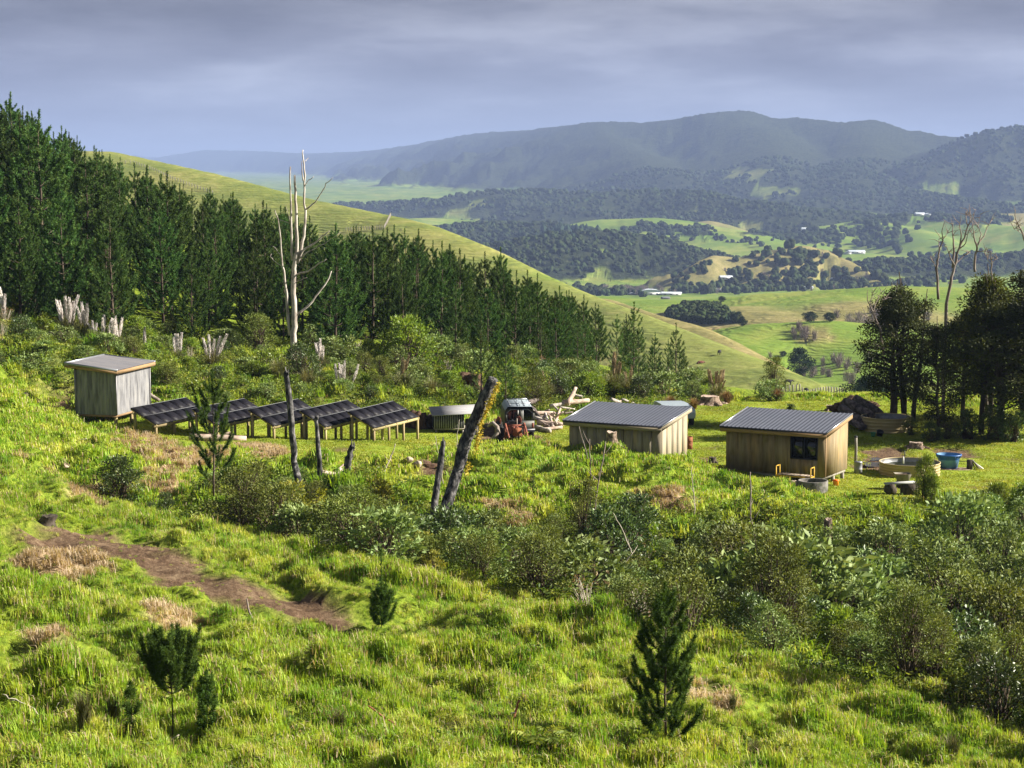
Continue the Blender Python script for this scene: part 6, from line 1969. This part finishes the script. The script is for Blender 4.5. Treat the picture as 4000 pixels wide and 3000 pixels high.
for px, py, Y, h, lab in ((250, 2640, 42, .9, 'brown rush clump on the left of the slope'), (1430, 2960, 40, .8, 'dark rush clump near the bottom edge'), (1330, 2880, 41.5, .6, 'smaller rush clump left of the dark one'),
                          (3720, 3010, 45.5, .8, 'reddish brown rush clump at lower right'), (2860, 2820, 46.5, .5, 'grey brown dead rush clump right of the big sapling'), (1120, 2860, 41, .55, 'thin rush clump in the lower slope middle'),
                          (80, 2980, 34.5, .8, 'coarse green rush clump in the bottom left corner'), (330, 2930, 37, .8, 'tangled brown rush clump at lower left'), (440, 2860, 39, .8, 'dark weedy rush clump beside the saplings'),
                          (3130, 2700, 49, .45, 'thin dry stalks on the slope brow at right'), (2950, 2960, 44.5, .6, 'brown rush clump at the bottom right of the sapling')):
    g = P(px, py, Y)
    root = thing('rush_clump', lab, 'rush clump', (g[0], g[1], GZ(g[0], g[1]) - .03), 0, 'rush clumps on the foreground slope')
    o = link('stems', RU[random.randrange(2)], root); o.scale = (h / .8,) * 3


# ------------------------------------------------------------------ ferns
def fern_mesh(seed, n=9, L_=.9, m=L_FERN):
    rg = np.random.default_rng(seed)
    mb = MB()
    for i in range(n):
        a = i * 6.283 / n + rg.normal(0, .25); ln = L_ * rg.uniform(.7, 1.15)
        t_ = np.linspace(0, 1, 14)
        ax = np.c_[np.cos(a) * ln * t_ * .85, np.sin(a) * ln * t_ * .85, ln * (.75 * t_ - .62 * t_ ** 2)]
        sd = np.array([-math.sin(a), math.cos(a), 0])
        k = t_[1:]
        pl = ln * .26 * np.sin(np.clip(k * .95 + .12, 0, 1) * np.pi) ** .6
        for s_ in (-1, 1):
            d = unit(sd * s_ + unit(np.gradient(ax, axis=0))[1:] * .45 + rg.normal(0, .06, (13, 3)))
            blades(mb, ax[1:], d, pl, .06 * ln / .9, rg, .05, .15)
        mb.tube(ax[::4], [.008, .006, .004, .003], 3, False)
    return mb.mesh('fronds', m)


FERN = [fern_mesh(750 + i) for i in range(3)]
for i, (px, py, Y, s, lab) in enumerate((
        (90, 1430, 103, 1.5, 'yellow green fern at the left above the shed bank'), (170, 1410, 104.5, 1.6, 'yellow green fern above the bank, second from left'), (260, 1400, 105.5, 1.6, 'yellow green fern left of the iron shed roof'),
        (370, 1390, 106.5, 1.5, 'yellow green fern directly behind the iron shed roof'), (460, 1395, 107, 1.7, 'broad yellow fern right behind the iron shed roof'), (500, 1415, 106.5, 1.4, 'yellow fern at the right end of the roof'),
        (940, 1520, 105, 1.4, 'yellow fern above the second solar array'), (1250, 1530, 107, 1.3, 'olive fern above the third solar array'), (1700, 1570, 107.5, 1.0, 'small yellow fern behind the coop'), (1730, 1565, 108, 1.0, 'second small yellow fern behind the coop'),
        (2210, 1520, 115.5, 1.3, 'flat green fern above the driftwood'), (2450, 1540, 116, 1.4, 'green fern right of the golden pampas'), (2660, 1550, 118, 1.2, 'green fern at the right end of the scrub'),
        (2110, 2940, 42.4, 1.1, 'green fern beside the reddish pole'), (2060, 2965, 42, .8, 'small fern below the reddish pole'), (1880, 2250, 66, 1.3, 'pale fern at the gully edge under dark shrubs'), (2040, 2300, 64.5, 1.2, 'drooping fern under the slender tree'),
        (3960, 2850, 50, 1.2, 'bright fern at the right frame edge'), (150, 1300, 114, 1.4, 'fern left of the tall pampas'), (350, 1330, 112, 1.5, 'fern below the white pampas group'), (1850, 1540, 113, 1.2, 'fern under the bare stemmed pines'))):
    g = P(px, py, Y)
    root = thing('fern', lab, 'fern', (g[0], g[1], GZ(g[0], g[1]) - .02), i * 1.1, 'ferns', s)
    link('fronds', FERN[i % 3], root)
# ------------------------------------------------------------------ grass and ground cover (uncountable: instanced over the ground)
def blade_material(name, lush, sunny, dry, wscale=.35):
    m = bpy.data.materials.new(name); m.use_nodes = True
    t = NT(m.node_tree)
    pos = t.n('ShaderNodeNewGeometry').outputs['Position']
    oi = t.n('ShaderNodeObjectInfo').outputs['Random']
    n1 = t.noise(pos, wscale, 4, .6)
    n2 = t.noise(pos, wscale * 5, 3, .6)
    f = t.math('ADD', t.math('MULTIPLY', n1, .55), t.math('ADD', t.math('MULTIPLY', n2, .25), t.math('MULTIPLY', oi, .2)))
    c = t.ramp(f, [(.36, lush), (.50, sunny), (.66, dry)])
    b = t.n('ShaderNodeBsdfPrincipled', {'Base Color': c, 'Roughness': .55, 'Specular IOR Level': .25})
    tr = t.n('ShaderNodeBsdfTranslucent', {'Color': t.mix(1.0, c, (1.2, 1.1, .5), 'MULTIPLY')})
    mx = t.n('ShaderNodeMixShader', {0: .38, 1: b.outputs[0], 2: tr.outputs[0]})
    t.t.links.new(mx.outputs[0], t.n('ShaderNodeOutputMaterial').inputs[0])
    return m


GRASS_M = blade_material('kikuyu_grass', (.13, .28, .018), (.28, .41, .030), (.50, .53, .09))
YARD_M = blade_material('mown_grass', (.15, .22, .02), (.26, .31, .03), (.40, .39, .08), .25)
STRAW_M = blade_material('dead_straw', (.28, .20, .11), (.46, .35, .23), (.60, .50, .36))
COVER_M = blade_material('ground_cover_leaves', (.06, .11, .02), (.13, .19, .03), (.26, .28, .06), .5)


def tuft(seed, n, h, wdt, spread, m, lean=.5, m2=None, frac=.10):
    rg = np.random.default_rng(seed)
    mb = MB()
    a = rg.uniform(0, 6.28, n); L_ = h * rg.uniform(.55, 1.3, n); out = rg.uniform(.05, 1.0, n) * lean
    b0 = np.c_[rg.normal(0, spread, (n, 2)), np.zeros(n)]
    dx = np.stack([np.cos(a), np.sin(a), np.zeros(n)], 1); sd = np.stack([-np.sin(a), np.cos(a), np.zeros(n)], 1)
    p1 = b0 + dx * (L_ * out * .35)[:, None] + np.array([0, 0, 1.0]) * (L_ * .62)[:, None]
    p2 = b0 + dx * (L_ * out)[:, None] + np.array([0, 0, 1.0]) * (L_ * (1.0 - .45 * out))[:, None]
    v = np.stack([b0 - sd * wdt * .5, b0 + sd * wdt * .5, p1 - sd * wdt * .45, p1 + sd * wdt * .45, p2], 1).reshape(-1, 3)
    q = np.arange(n)[:, None] * 5
    mb.add(v, q + np.array([[0, 1, 3, 2]])).add(v[:0], np.zeros((0, 3), int))
    mb.fs.append(q + np.array([[2, 3, 4]]))
    me = mb.mesh('tuft', m)
    if m2:
        me.materials.append(m2)
        pick = (rg.random(n) < frac).astype(np.int32)
        me.polygons.foreach_set('material_index', np.r_[pick, pick])
    return me


def leaf_tuft(seed, m, n=26, h=.35, ll=.13, lw=.06):
    rg = np.random.default_rng(seed)
    mb = MB()
    B = np.c_[rg.normal(0, .16, (n, 2)), rg.uniform(.05, h, n)]
    blades(mb, B, unit(rg.normal(size=(n, 3)) * [1, 1, .4] + [0, 0, .35]), ll, lw, rg, .2, .2)
    return mb.mesh('tuft', m)


def scatter(name, label, protos, pos, rz, sc, pid):
    """one object: points that carry rotation, scale and kind, instanced by geometry nodes"""
    pc = bpy.data.collections.new(name + '_kinds')
    for i, me in enumerate(protos):
        pc.objects.link(bpy.data.objects.new('%s_%02d' % (name, i), me))
    me = bpy.data.meshes.new(name)
    me.vertices.add(len(pos)); me.vertices.foreach_set('co', np.asarray(pos, np.float32).ravel())
    for an_, tp, val in (('rz', 'FLOAT', rz), ('sc', 'FLOAT', sc), ('pid', 'INT', pid)):
        a = me.attributes.new(an_, tp, 'POINT')
        a.data.foreach_set('value', np.asarray(val, np.int32 if tp == 'INT' else np.float32))
    me.materials.append(protos[0].materials[0])
    o = link(name, me)
    tag(o, label, None, kind='stuff')
    ng = bpy.data.node_groups.new(name, 'GeometryNodeTree')
    ng.interface.new_socket('Geometry', in_out='INPUT', socket_type='NodeSocketGeometry')
    ng.interface.new_socket('Geometry', in_out='OUTPUT', socket_type='NodeSocketGeometry')
    N = ng.nodes.new; Lk = ng.links.new
    gi, go = N('NodeGroupInput'), N('NodeGroupOutput')
    ci = N('GeometryNodeCollectionInfo'); ci.inputs[0].default_value = pc; ci.inputs[1].default_value = True; ci.inputs[2].default_value = True
    iop = N('GeometryNodeInstanceOnPoints')

    def attr(nm, tp):
        n_ = N('GeometryNodeInputNamedAttribute'); n_.data_type = tp; n_.inputs[0].default_value = nm
        return n_.outputs[0]
    m2p = N('GeometryNodeMeshToPoints')
    Lk(gi.outputs[0], m2p.inputs[0]); Lk(m2p.outputs[0], iop.inputs['Points'])
    Lk(ci.outputs[0], iop.inputs['Instance'])
    iop.inputs['Pick Instance'].default_value = True
    Lk(attr('pid', 'INT'), iop.inputs['Instance Index'])
    cx = N('ShaderNodeCombineXYZ'); Lk(attr('rz', 'FLOAT'), cx.inputs[2]); Lk(cx.outputs[0], iop.inputs['Rotation'])
    Lk(attr('sc', 'FLOAT'), iop.inputs['Scale'])
    Lk(iop.outputs[0], go.inputs[0])
    md = o.modifiers.new('scatter', 'NODES'); md.node_group = ng
    return o


def spots(n, y0, y1, margin=.30, seed=0):
    """random plan points in the wedge of ground in and around the view"""
    rg = np.random.default_rng(seed)
    y = np.sqrt(rg.uniform(y0 ** 2, y1 ** 2, n))
    x = rg.uniform(-margin, margin, n) * y
    return x, y, rg


def lay(x, y, lift=-.02):
    mk = masks(x, y)
    z = ground(x, y, mk)
    return z + lift, mk


GT = [tuft(800 + i, 46, (.26, .30, .22, .36)[i], .017, (.11, .13, .12, .08)[i], GRASS_M, (.8, 1.0, .9, .5)[i], STRAW_M, (.08, .14, .05, .22)[i]) for i in range(4)] + [leaf_tuft(805, COVER_M, 30, .22, .12, .06)]
x, y, rg = spots(62000, 31, 72, .30, 1)
z, mk = lay(x, y)
keep = rg.random(len(x)) < (1 - mk[0] * .93) * (1 - mk[1] * .55) * (1 - mk[3] * .75)
lushf = fbm(x * .25, y * .25, 3, 61)
dd_ = np.max([poly_dist(x, y, p) for p in DIRT[:2] + DRY], axis=0)      # grass thins and shortens towards the bare track
s_ = rg.uniform(.6, 1.15, len(x)) * (1 + .6 * lushf) * np.clip(.30 - dd_ * .28, .30, 1)
scatter('long_grass', 'long bright green grass over the hummocky foreground slope', GT, np.c_[x, y, z][keep], rg.uniform(0, 6.28, keep.sum()), s_[keep], rg.choice(5, keep.sum(), p=[.29, .29, .27, .10, .05]))

GM = [tuft(810 + i, 40, .22, .030, .16, GRASS_M, .9, STRAW_M, .08) for i in range(3)]
x, y, rg = spots(60000, 72, 124, .30, 2)
z, mk = lay(x, y)
keep = (rg.random(len(x)) < (1 - mk[0] * .92) * (1 - mk[1] * .8) * (1 - mk[3] * .7) * (1 - mk[2]) ** 2 * (1 - mk[4] * .75))
s_ = rg.uniform(.6, 1.2, len(x)) * (1 + .5 * fbm(x * .25, y * .25, 3, 61))
scatter('bank_grass', 'long green grass on the banks around the yard', GM, np.c_[x, y, z][keep], rg.uniform(0, 6.28, keep.sum()), s_[keep], rg.integers(0, 3, keep.sum()))

YT = [tuft(820 + i, 34, .045, .030, .18, YARD_M, .9) for i in range(3)]
x, y, rg = spots(60000, 82, 124, .30, 3)
z, mk = lay(x, y)
pat = fbm(x * .3, y * .3, 4, 62)
keep = (mk[2] > .4) & (mk[0] < .5) & (rg.random(len(x)) < np.clip(.75 + pat, .1, 1))
scatter('yard_grass', 'short grazed grass over the level yard', YT, np.c_[x, y, z][keep], rg.uniform(0, 6.28, keep.sum()), rg.uniform(.6, 1.5, keep.sum()), rg.integers(0, 3, keep.sum()))

ST = [tuft(830 + i, 40, .30, .022, .15, STRAW_M, 1.5) for i in range(3)]
x, y, rg = spots(90000, 33, 100, .30, 4)
mk = masks(x, y)
k0 = ((mk[1] > .25) & (rg.random(len(x)) < .55)) | ((fbm(x * .8, y * .8, 3, 63) > .50) & (mk[2] < .3) & (mk[0] < .3) & (mk[3] < .3) & (rg.random(len(x)) < .10))
x, y = x[k0], y[k0]
z = ground(x, y)
scatter('dead_grass', 'pale dead straw and bracken litter in patches on the slope', ST, np.c_[x, y, z], rg.uniform(0, 6.28, len(x)), rg.uniform(.5, 1.0, len(x)), rg.integers(0, 3, len(x)))

CV = [leaf_tuft(840 + i, COVER_M) for i in range(4)] + [fern_mesh(850, 7, .6, L_FERN), tuft(851, 40, .5, .03, .12, GRASS_M, .9)]
x, y, rg = spots(80000, 46, 138, .31, 5)
mk = masks(x, y)
k0 = rg.random(len(x)) < np.clip(mk[3] * .85 + mk[4] * .75, 0, 1)
x, y = x[k0], y[k0]
z = ground(x, y)
scatter('ground_cover', 'low leafy ground cover and ferns under the thickets', CV, np.c_[x, y, z], rg.uniform(0, 6.28, len(x)), rg.uniform(.6, 1.5, len(x)), rg.choice(6, len(x), p=[.19, .19, .19, .19, .14, .10]))
# ------------------------------------------------------------------ woods, farm trees, houses, fences and cattle of the far country
FARLEAF = mat('far_tree_foliage', [(.014, .022, .009), (.034, .048, .017), (.07, .078, .028)], .35, .95, rand=.35, spec=.05)
FARPINE = mat('far_conifer_foliage', [(.012, .024, .014), (.026, .046, .024), (.05, .072, .036)], .35, .95, rand=.2, spec=.05)
FARBARE = mat('far_bare_twigs', [(.16, .13, .115), (.27, .23, .21)], 1, .95, rand=.15, spec=.05)


def far_crown(seed, m, cone=False):
    rg = np.random.default_rng(seed)
    mb = MB()
    for i in range(1 if cone else 5):
        k = rock(1.0, seed * 7 + i, (1, 1, 1), 7, .35)
        v = k.vs[0].copy()
        if cone:
            f = 1 - (v[:, 2] + 1) / 2.2
            v[:, :2] *= (f ** .8 * .62)[:, None]; v[:, 2] = (v[:, 2] + 1) * .62
        else:
            v = v * rg.uniform(.35, .6) + [rg.uniform(-.4, .4), rg.uniform(-.4, .4), rg.uniform(.35, .85)]
        mb.add(v, k.fs[0])
    return mb.mesh('crown', m, False)


def far_bare(seed):
    rg = np.random.default_rng(seed)
    mb = MB()
    n = 150
    b = np.c_[rg.normal(0, .12, (n, 2)), rg.uniform(.0, .7, n)]
    spikes(mb, b, unit(rg.normal(0, .35, (n, 3)) + [0, 0, 1]), rg.uniform(.3, .55, n), np.full(n, .035), rg)
    return mb.mesh('crown', FARBARE)


FC = [far_crown(900 + i, FARLEAF) for i in range(4)]
FCN = [far_crown(910 + i, FARPINE, True) for i in range(2)]
FB = [far_bare(920 + i) for i in range(2)]
FTR = MB().tube([(0, 0, -.1), (.02, 0, .3), (0, .02, .6)], [.05, .035, .015], 5).mesh('trunk', BARK_DK)

# bush-covered hills: single crowns over every forested slope nearer than five kilometres
rg = np.random.default_rng(901)
n = 60000
yy = 1500 * (5200 / 1500) ** rg.random(n); xx = rg.uniform(-.30, .31, n) * yy
i = np.clip(np.searchsorted(fy, yy) - 1, 0, len(fy) - 2); j = np.clip(((xx / yy - ft[0]) / (ft[1] - ft[0])).astype(int), 0, len(ft) - 2)
kp = COV[i, j, 0] > rg.uniform(.6, .9, n)
xx, yy = xx[kp], yy[kp]
zz = far_z(xx, yy)
sz = np.interp(yy, [1500, 2500, 5200], [3.0, 4.0, 6.5]) * rg.uniform(.6, 1.35, len(xx))
scatter('bush', 'dark native bush covering the valley hills', FC + FCN[:1], np.c_[xx, yy, zz - .2 * sz], rg.uniform(0, 6.28, len(xx)), sz, rg.choice(5, len(xx), p=[.23, .23, .23, .23, .08]))


def belt(pts, n, wd, kinds, s0, s1):
    """scattered crowns along a line of photo points on the far ground"""
    y_min = 1150 if min(p[1] for p in pts) < 1160 else 600
    w_ = np.array([PF(*p, y_min) for p in pts])
    t_ = rg.random(n); t0 = np.linspace(0, 1, len(w_))
    x = np.interp(t_, t0, w_[:, 0]) + rg.normal(0, wd, n); y = np.interp(t_, t0, w_[:, 1]) + rg.normal(0, wd * 1.5, n)
    return x, y, rg.uniform(s0, s1, n), rg.choice(kinds, n)


BX = [belt(*a) for a in (
    ([(2050, 1110), (2180, 1135), (2330, 1148), (2480, 1150)], 130, 14, [0, 1, 2, 3], 3.5, 6.5), ([(2330, 1140), (2450, 1150), (2520, 1140)], 40, 10, [6, 7], 6, 9),
    ([(2640, 1150), (2720, 1135), (2790, 1140)], 30, 10, [0, 1, 6, 7], 4, 7), ([(2780, 1110), (2960, 1105), (3100, 1100), (3280, 1095), (3450, 1098), (3700, 1090)], 190, 16, [0, 1, 2, 3, 3, 6], 3.5, 7),
    ([(2880, 1130), (3020, 1130), (3080, 1125)], 30, 8, [0, 1, 2], 3, 5), ([(3100, 1110), (3190, 1115), (3300, 1120), (3420, 1112)], 45, 8, [0, 1, 2, 5], 3, 6),
    ([(2650, 1090), (2680, 1070)], 10, 10, [0, 1], 3, 5), ([(2990, 1010), (3060, 990), (3120, 1010)], 26, 12, [0, 1, 2], 3, 5), ([(3180, 1070), (3300, 1088)], 18, 10, [0, 1, 2], 3, 5),
    ([(2850, 935), (2960, 950), (3080, 945), (3250, 950)], 45, 14, [0, 1, 2, 4], 3, 5.5), ([(3180, 955), (3300, 910), (3400, 885)], 45, 16, [0, 1], 5, 8), ([(3400, 915), (3490, 890), (3460, 950), (3420, 970)], 45, 20, [0, 1, 2], 5, 8),
    ([(2450, 905), (2560, 885), (2650, 905)], 40, 14, [0, 1, 2], 3, 5.5), ([(2600, 930), (2700, 900), (2800, 935)], 40, 14, [0, 1, 2], 3, 5.5), ([(3380, 850), (3480, 835), (3560, 850)], 45, 18, [0, 1], 4, 6),
    ([(3650, 865), (3780, 845), (3900, 870)], 60, 22, [0, 1], 4, 6.5), ([(3500, 1030), (3700, 1010), (4000, 1000)], 140, 30, [0, 1, 2, 3], 3.5, 6), ([(2100, 920), (2300, 905)], 50, 14, [4, 5], 6, 10),
    ([(3330, 1260), (3420, 1240), (3500, 1250)], 26, 5, [6, 7], 4, 6), ([(3100, 1310), (3160, 1300)], 10, 3, [6], 3.5, 5), ([(3150, 1470), (3260, 1480), (3320, 1500)], 9, 3, [6, 7], 3.2, 4.6), ([(3280, 1450), (3330, 1430), (3370, 1420)], 10, 4, [6, 7], 3.5, 5),
    )]
bx = np.concatenate([b_[0] for b_ in BX]); by = np.concatenate([b_[1] for b_ in BX]); bs = np.concatenate([b_[2] for b_ in BX]); bk_ = np.concatenate([b_[3] for b_ in BX])
scatter('shelter_belts', 'far shelter belts and gully trees of the valley farms', FC + FCN + FB, np.c_[bx, by, far_z(bx, by) - .1 * bs], rg.uniform(0, 6.28, len(bx)), bs, bk_)
# dark pine wood on the near rolling pasture
wp = np.array([PF(*p_, 760)[:2] for p_ in [(2600, 1245), (2660, 1195), (2760, 1200), (2830, 1225), (2900, 1262), (2780, 1268), (2680, 1262)]])
lo, hi = wp.min(0), wp.max(0)
q = rg.uniform(lo, hi, (5000, 2)); q = q[poly_dist(q[:, 0], q[:, 1], wp) > 0][:900]
scatter('pine_wood', 'small dark pine wood on the rolling pasture', FC[:2] + FCN, np.c_[q, far_z(q[:, 0], q[:, 1]) - .3], rg.uniform(0, 6.28, len(q)), rg.uniform(1.9, 3.2, len(q)), rg.integers(0, 4, len(q)))

# single trees that can be told apart
NEARF = [tree_meshes(940, 9.0, 6.0, FARPINE, .45, .2, 90, 50, .06, 1, .9), tree_meshes(941, 8.0, 8.0, FARLEAF, .5, .26, 90, 50, .12, 1, 1.2)]
ONE = [(3125, 1470, 7.5, 'c', 'dark conifer standing alone in the valley paddock'), (3240, 1258, 3.6, 'r', 'small dark tree on the green knoll'), (2900, 1275, 3.6, 'c', 'dark bushy tree right of the small pine wood'),
       (3165, 1262, 4.2, 'r', 'dark round tree beside the bare poplars on the knoll'), (3060, 1395, 2.0, 'r', 'round shrub below the knoll'), (2880, 1255, 4.0, 'c', 'narrow conifer at the right end of the pine wood'),
       (2820, 1180, 3.0, 'r', 'tiny lone tree on the dark green ridge'), (3215, 1128, 9, 'c', 'tall conifer in the valley farm belt'), (2760, 1150, 7, 'r', 'dark round tree beside the valley farmhouse'), (2870, 1150, 6, 'r', 'dark tree between two valley houses'),
       (3510, 990, 9, 'r', 'lone round tree on the far paddock'), (3455, 965, 8, 'c', 'upright tree on the far green slope'), (3545, 930, 5, 'r', 'small lone tree in the far green valley'), (3375, 912, 7, 'r', 'dark tree at the far gully head'),
       (2975, 963, 6, 'r', 'lone tree on the ridge above the eroded hill'), (3085, 970, 8, 'r', 'round dark tree on the eroded hill crest'), (3130, 1000, 8, 'r', 'second round tree on the eroded hill crest'), (3010, 1400, 2.6, 'b', 'pinkish bare shrub on the valley slope'),
       (3020, 1480, 3.4, 'b', 'bare shrub below the cattle slope')]
for px, py, h, kd, lab in ONE:
    g = PF(px, py, 1150 if py < 1160 else 480)
    root = thing('farm_tree', lab, 'tree', (g[0], g[1], g[2] - .1), rg.uniform(0, 6), None, h)
    if kd == 'b' or g[1] > 1300:
        link('crown', {'c': FCN[0], 'r': FC[rg.integers(4)], 'b': FB[0]}[kd], root); link('trunk', FTR, root)
    else:
        for nm_, me_ in zip(('trunk', 'crown'), NEARF[0 if kd == 'c' else 1]):
            o_ = link(nm_, me_, root); o_.scale = (.16, .16, .14)
# big dark conifer just below the yard
MAC = tree_meshes(930, 9.0, 7.5, FARPINE, .30, .13, 170, 80, .10, 1, .9)
for px, py, Y, h, wd, lab in ((3395, 1560, 250, 8.6, .95, 'broad dark conifer beyond the log heap'), (3455, 1565, 262, 6.5, .9, 'lower dark conifer right behind the broad one'), (3118, 1500, 330, 5.0, .7, 'pointed dark conifer in the valley below the yard')):
    g = P(px, py, Y)
    s = h / 9.0
    place('dark_conifer', lab, 'tree', MAC, (g[0], g[1], float(far_z(np.array([g[0]]), np.array([g[1]]))[0]) - .2), .5, s * wd, sz=s)


# ------------------------------------------------------------------ farm buildings
WHITE_W = mat('white_weatherboard', [(.55, .56, .57), (.68, .68, .68)], 1, .7)
PALE_R = mat('pale_steel_roof', [(.46, .52, .58), (.58, .63, .68)], 1, .5)
DARK_R = mat('dark_steel_roof', [(.12, .13, .15), (.18, .19, .21)], 1, .6)
for px, py, wpx, hgt, dp, arch, rz, wm, rm, lab in (
        (2538, 1152, 80, 5.0, 14, True, .1, WHITE_W, PALE_R, 'white barn with rounded roof on the valley floor'), (2622, 1152, 78, 3.2, 12, False, -.1, WHITE_W, PALE_R, 'long low white shed right of the rounded barn'), (2470, 1152, 30, 2.6, 8, False, .2, TIMBER_GREY, DARK_R, 'small grey shed left of the rounded barn'),
        (2835, 1092, 48, 4.0, 9, False, .15, WHITE_W, PALE_R, 'white farmhouse beneath the eroded hill'), (2815, 1140, 34, 3.6, 8, False, -.2, TIMBER_GREY, DARK_R, 'brown house half hidden by valley trees'), (3083, 1108, 38, 3.8, 8, False, .1, WHITE_W, PALE_R, 'small pale roofed house in the valley belt'),
        (3135, 1132, 78, 4.0, 10, False, -.1, WHITE_W, PALE_R, 'grey and white farmhouse on the green terrace'), (3250, 1096, 18, 3.4, 7, False, 0, WHITE_W, PALE_R, 'tiny white cottage among the valley trees'), (3345, 990, 62, 5.0, 14, False, .05, WHITE_W, PALE_R, 'long pale blue roofed barn on the far terrace'),
        (3312, 993, 22, 4.0, 9, False, .05, WHITE_W, DARK_R, 'short shed left of the long pale barn'), (3148, 900, 34, 5.0, 12, False, 0, WHITE_W, PALE_R, 'white house in the far wooded valley'), (3592, 842, 36, 5.5, 14, False, .1, WHITE_W, PALE_R, 'white house on the far hilltop'), (3625, 842, 22, 4.5, 12, False, .1, WHITE_W, PALE_R, 'white annex right of the far hilltop house'),
        (2600, 1168, 30, 2.5, 6, False, .3, TIMBER_GREY, DARK_R, 'low dark shed on the near edge of the valley floor')):
    g = PF(px, py, 1150)
    W_ = wpx / FPX * g[1]
    root = thing('farm_building', lab, 'building', (g[0], g[1], g[2] - .3), rz, 'valley farm buildings')
    MB().box((0, 0, hgt * .3), (W_, dp, hgt * .6 + .6)).build('wall', wm, root)
    if arch:
        a = np.linspace(0, np.pi, 9)
        pr = [(-math.cos(q_) * W_ * .53, hgt * .6 + math.sin(q_) * hgt * .55) for q_ in a]
    else:
        pr = [(-W_ * .55, hgt * .58), (0, hgt), (W_ * .55, hgt * .58)] if W_ < dp else None
    if pr:
        v = [(x_, s_ * dp * .53, z_) for s_ in (-1, 1) for x_, z_ in pr]; m_ = len(pr)
        mb = MB().add(v, [[q_, q_ + 1, m_ + q_ + 1, m_ + q_] for q_ in range(m_ - 1)])
        mb.add(v, [list(range(m_)), list(range(m_, 2 * m_))])
    else:
        v = [(s_ * W_ * .53, y_, z_) for s_ in (-1, 1) for y_, z_ in ((-dp * .56, hgt * .58), (0, hgt), (dp * .56, hgt * .58))]
        mb = MB().add(v, [[0, 1, 4, 3], [1, 2, 5, 4]]).add(v, [[0, 1, 2], [3, 4, 5]])
    mb.build('roof', rm, root)
    if wpx > 40:
        for k_ in range(3):
            MB().box((-W_ * .3 + k_ * W_ * .3, -dp / 2 - .03, hgt * .32), (W_ * .12, .06, hgt * .22)).build('window', GLASS, root)


# ------------------------------------------------------------------ fences on the grass hill
POST = MB().box((0, 0, .55), (.22, .22, 1.5)).mesh('post', TIMBER_GREY)


def fence(pts, n, label):
    w_ = np.array([PF(*p) for p in pts])
    seg = np.r_[0, np.cumsum(np.linalg.norm(np.diff(w_[:, :2], axis=0), axis=1))]
    d = np.linspace(0, seg[-1], n)
    x = np.interp(d, seg, w_[:, 0]); y = np.interp(d, seg, w_[:, 1]); z_ = far_z(x, y)
    root = thing('fence', label, 'fence', (x[0], y[0], z_[0]))
    for a, b_, c_ in zip(x, y, z_):
        link('post', POST, root, (a - x[0], b_ - y[0], c_ - z_[0]))
    for hh in (.5, .85, 1.15):
        MB().tube(np.c_[x - x[0], y - y[0], z_ - z_[0] + hh], .02, 3).build('wire', TIMBER_GREY, root)


fence([(1352, 905), (1430, 900), (1500, 898), (1512, 875), (1526, 846)], 46, 'post and wire fence turning a corner on the grass hill')
fence([(470, 640), (520, 640), (590, 665), (680, 705), (760, 735), (830, 760)], 34, 'post and wire fence running down the upper grass hill')
fence([(3000, 1545), (3120, 1530), (3230, 1540), (3290, 1545)], 26, 'fence along the valley paddock below the yard')


# ------------------------------------------------------------------ cattle
def cow(px, py, rz, m, label, lying=False):
    g = PF(px, py)
    root = thing('cow', label, 'cow', (g[0], g[1], g[2]), rz, 'cattle on the valley slope', .8)
    J = {'rump': (-.75, 0, 1.15), 'mid': (0, 0, 1.08), 'sh': (.65, 0, 1.15), 'neck': (1.0, 0, 1.18), 'head': (1.3, 0, 1.0), 'muz': (1.58, 0, .82)}
    rad = {'rump': .30, 'mid': .36, 'sh': .32, 'neck': .19, 'head': .15, 'muz': .09}
    vs = list(J); V = [J[k_] for k_ in vs]; Rr = [rad[k_] for k_ in vs]; E = [(0, 1), (1, 2), (2, 3), (3, 4), (4, 5)]
    for p_, sx in ((0, -.68), (2, .62)):
        for sy in (-.22, .22):
            i0 = len(V)
            V += [(sx, sy, .75), (sx + (-.08 if sx < 0 else .02), sy, .42), (sx, sy, .03)]; Rr += [.14, .075, .06]
            E += [(p_, i0), (i0, i0 + 1), (i0 + 1, i0 + 2)]
    V.append((-1.02, 0, .7)); Rr.append(.03); E.append((0, len(V) - 1))
    me = bpy.data.meshes.new('body'); me.from_pydata(V, E, []); me.materials.append(m)
    o = link('body', me, root)
    sk = o.modifiers.new('skin', 'SKIN')
    for v_, r_ in zip(me.skin_vertices[0].data, Rr):
        v_.radius = (r_, r_)
    me.skin_vertices[0].data[1].use_root = True
    o.modifiers.new('sub', 'SUBSURF').levels = 1
    o.modifiers['sub'].render_levels = 1
    for s_ in (-1, 1):
        MB().tube([(1.22, s_ * .1, 1.12), (1.15, s_ * .3, 1.12)], [.05, .02], 5).build('ear', m, root)
    if lying:
        root.location.z -= .6


COWB = mat('black_cow_coat', [(.012, .011, .011), (.025, .022, .02)], 4, .7)
COWR = mat('red_brown_cow_coat', [(.11, .035, .02), (.17, .06, .035)], 4, .7)
cow(2810, 1388, 1.2, COWB, 'black cow standing on the skyline of the grass hill')
cow(2735, 1420, .3, COWR, 'red brown cow lying on the grass hill', True)
cow(3078, 1507, .2, COWB, 'black cow grazing in the paddock below the yard')
cow(3150, 1543, 1.8, COWB, 'small dark cow near the paddock fence')
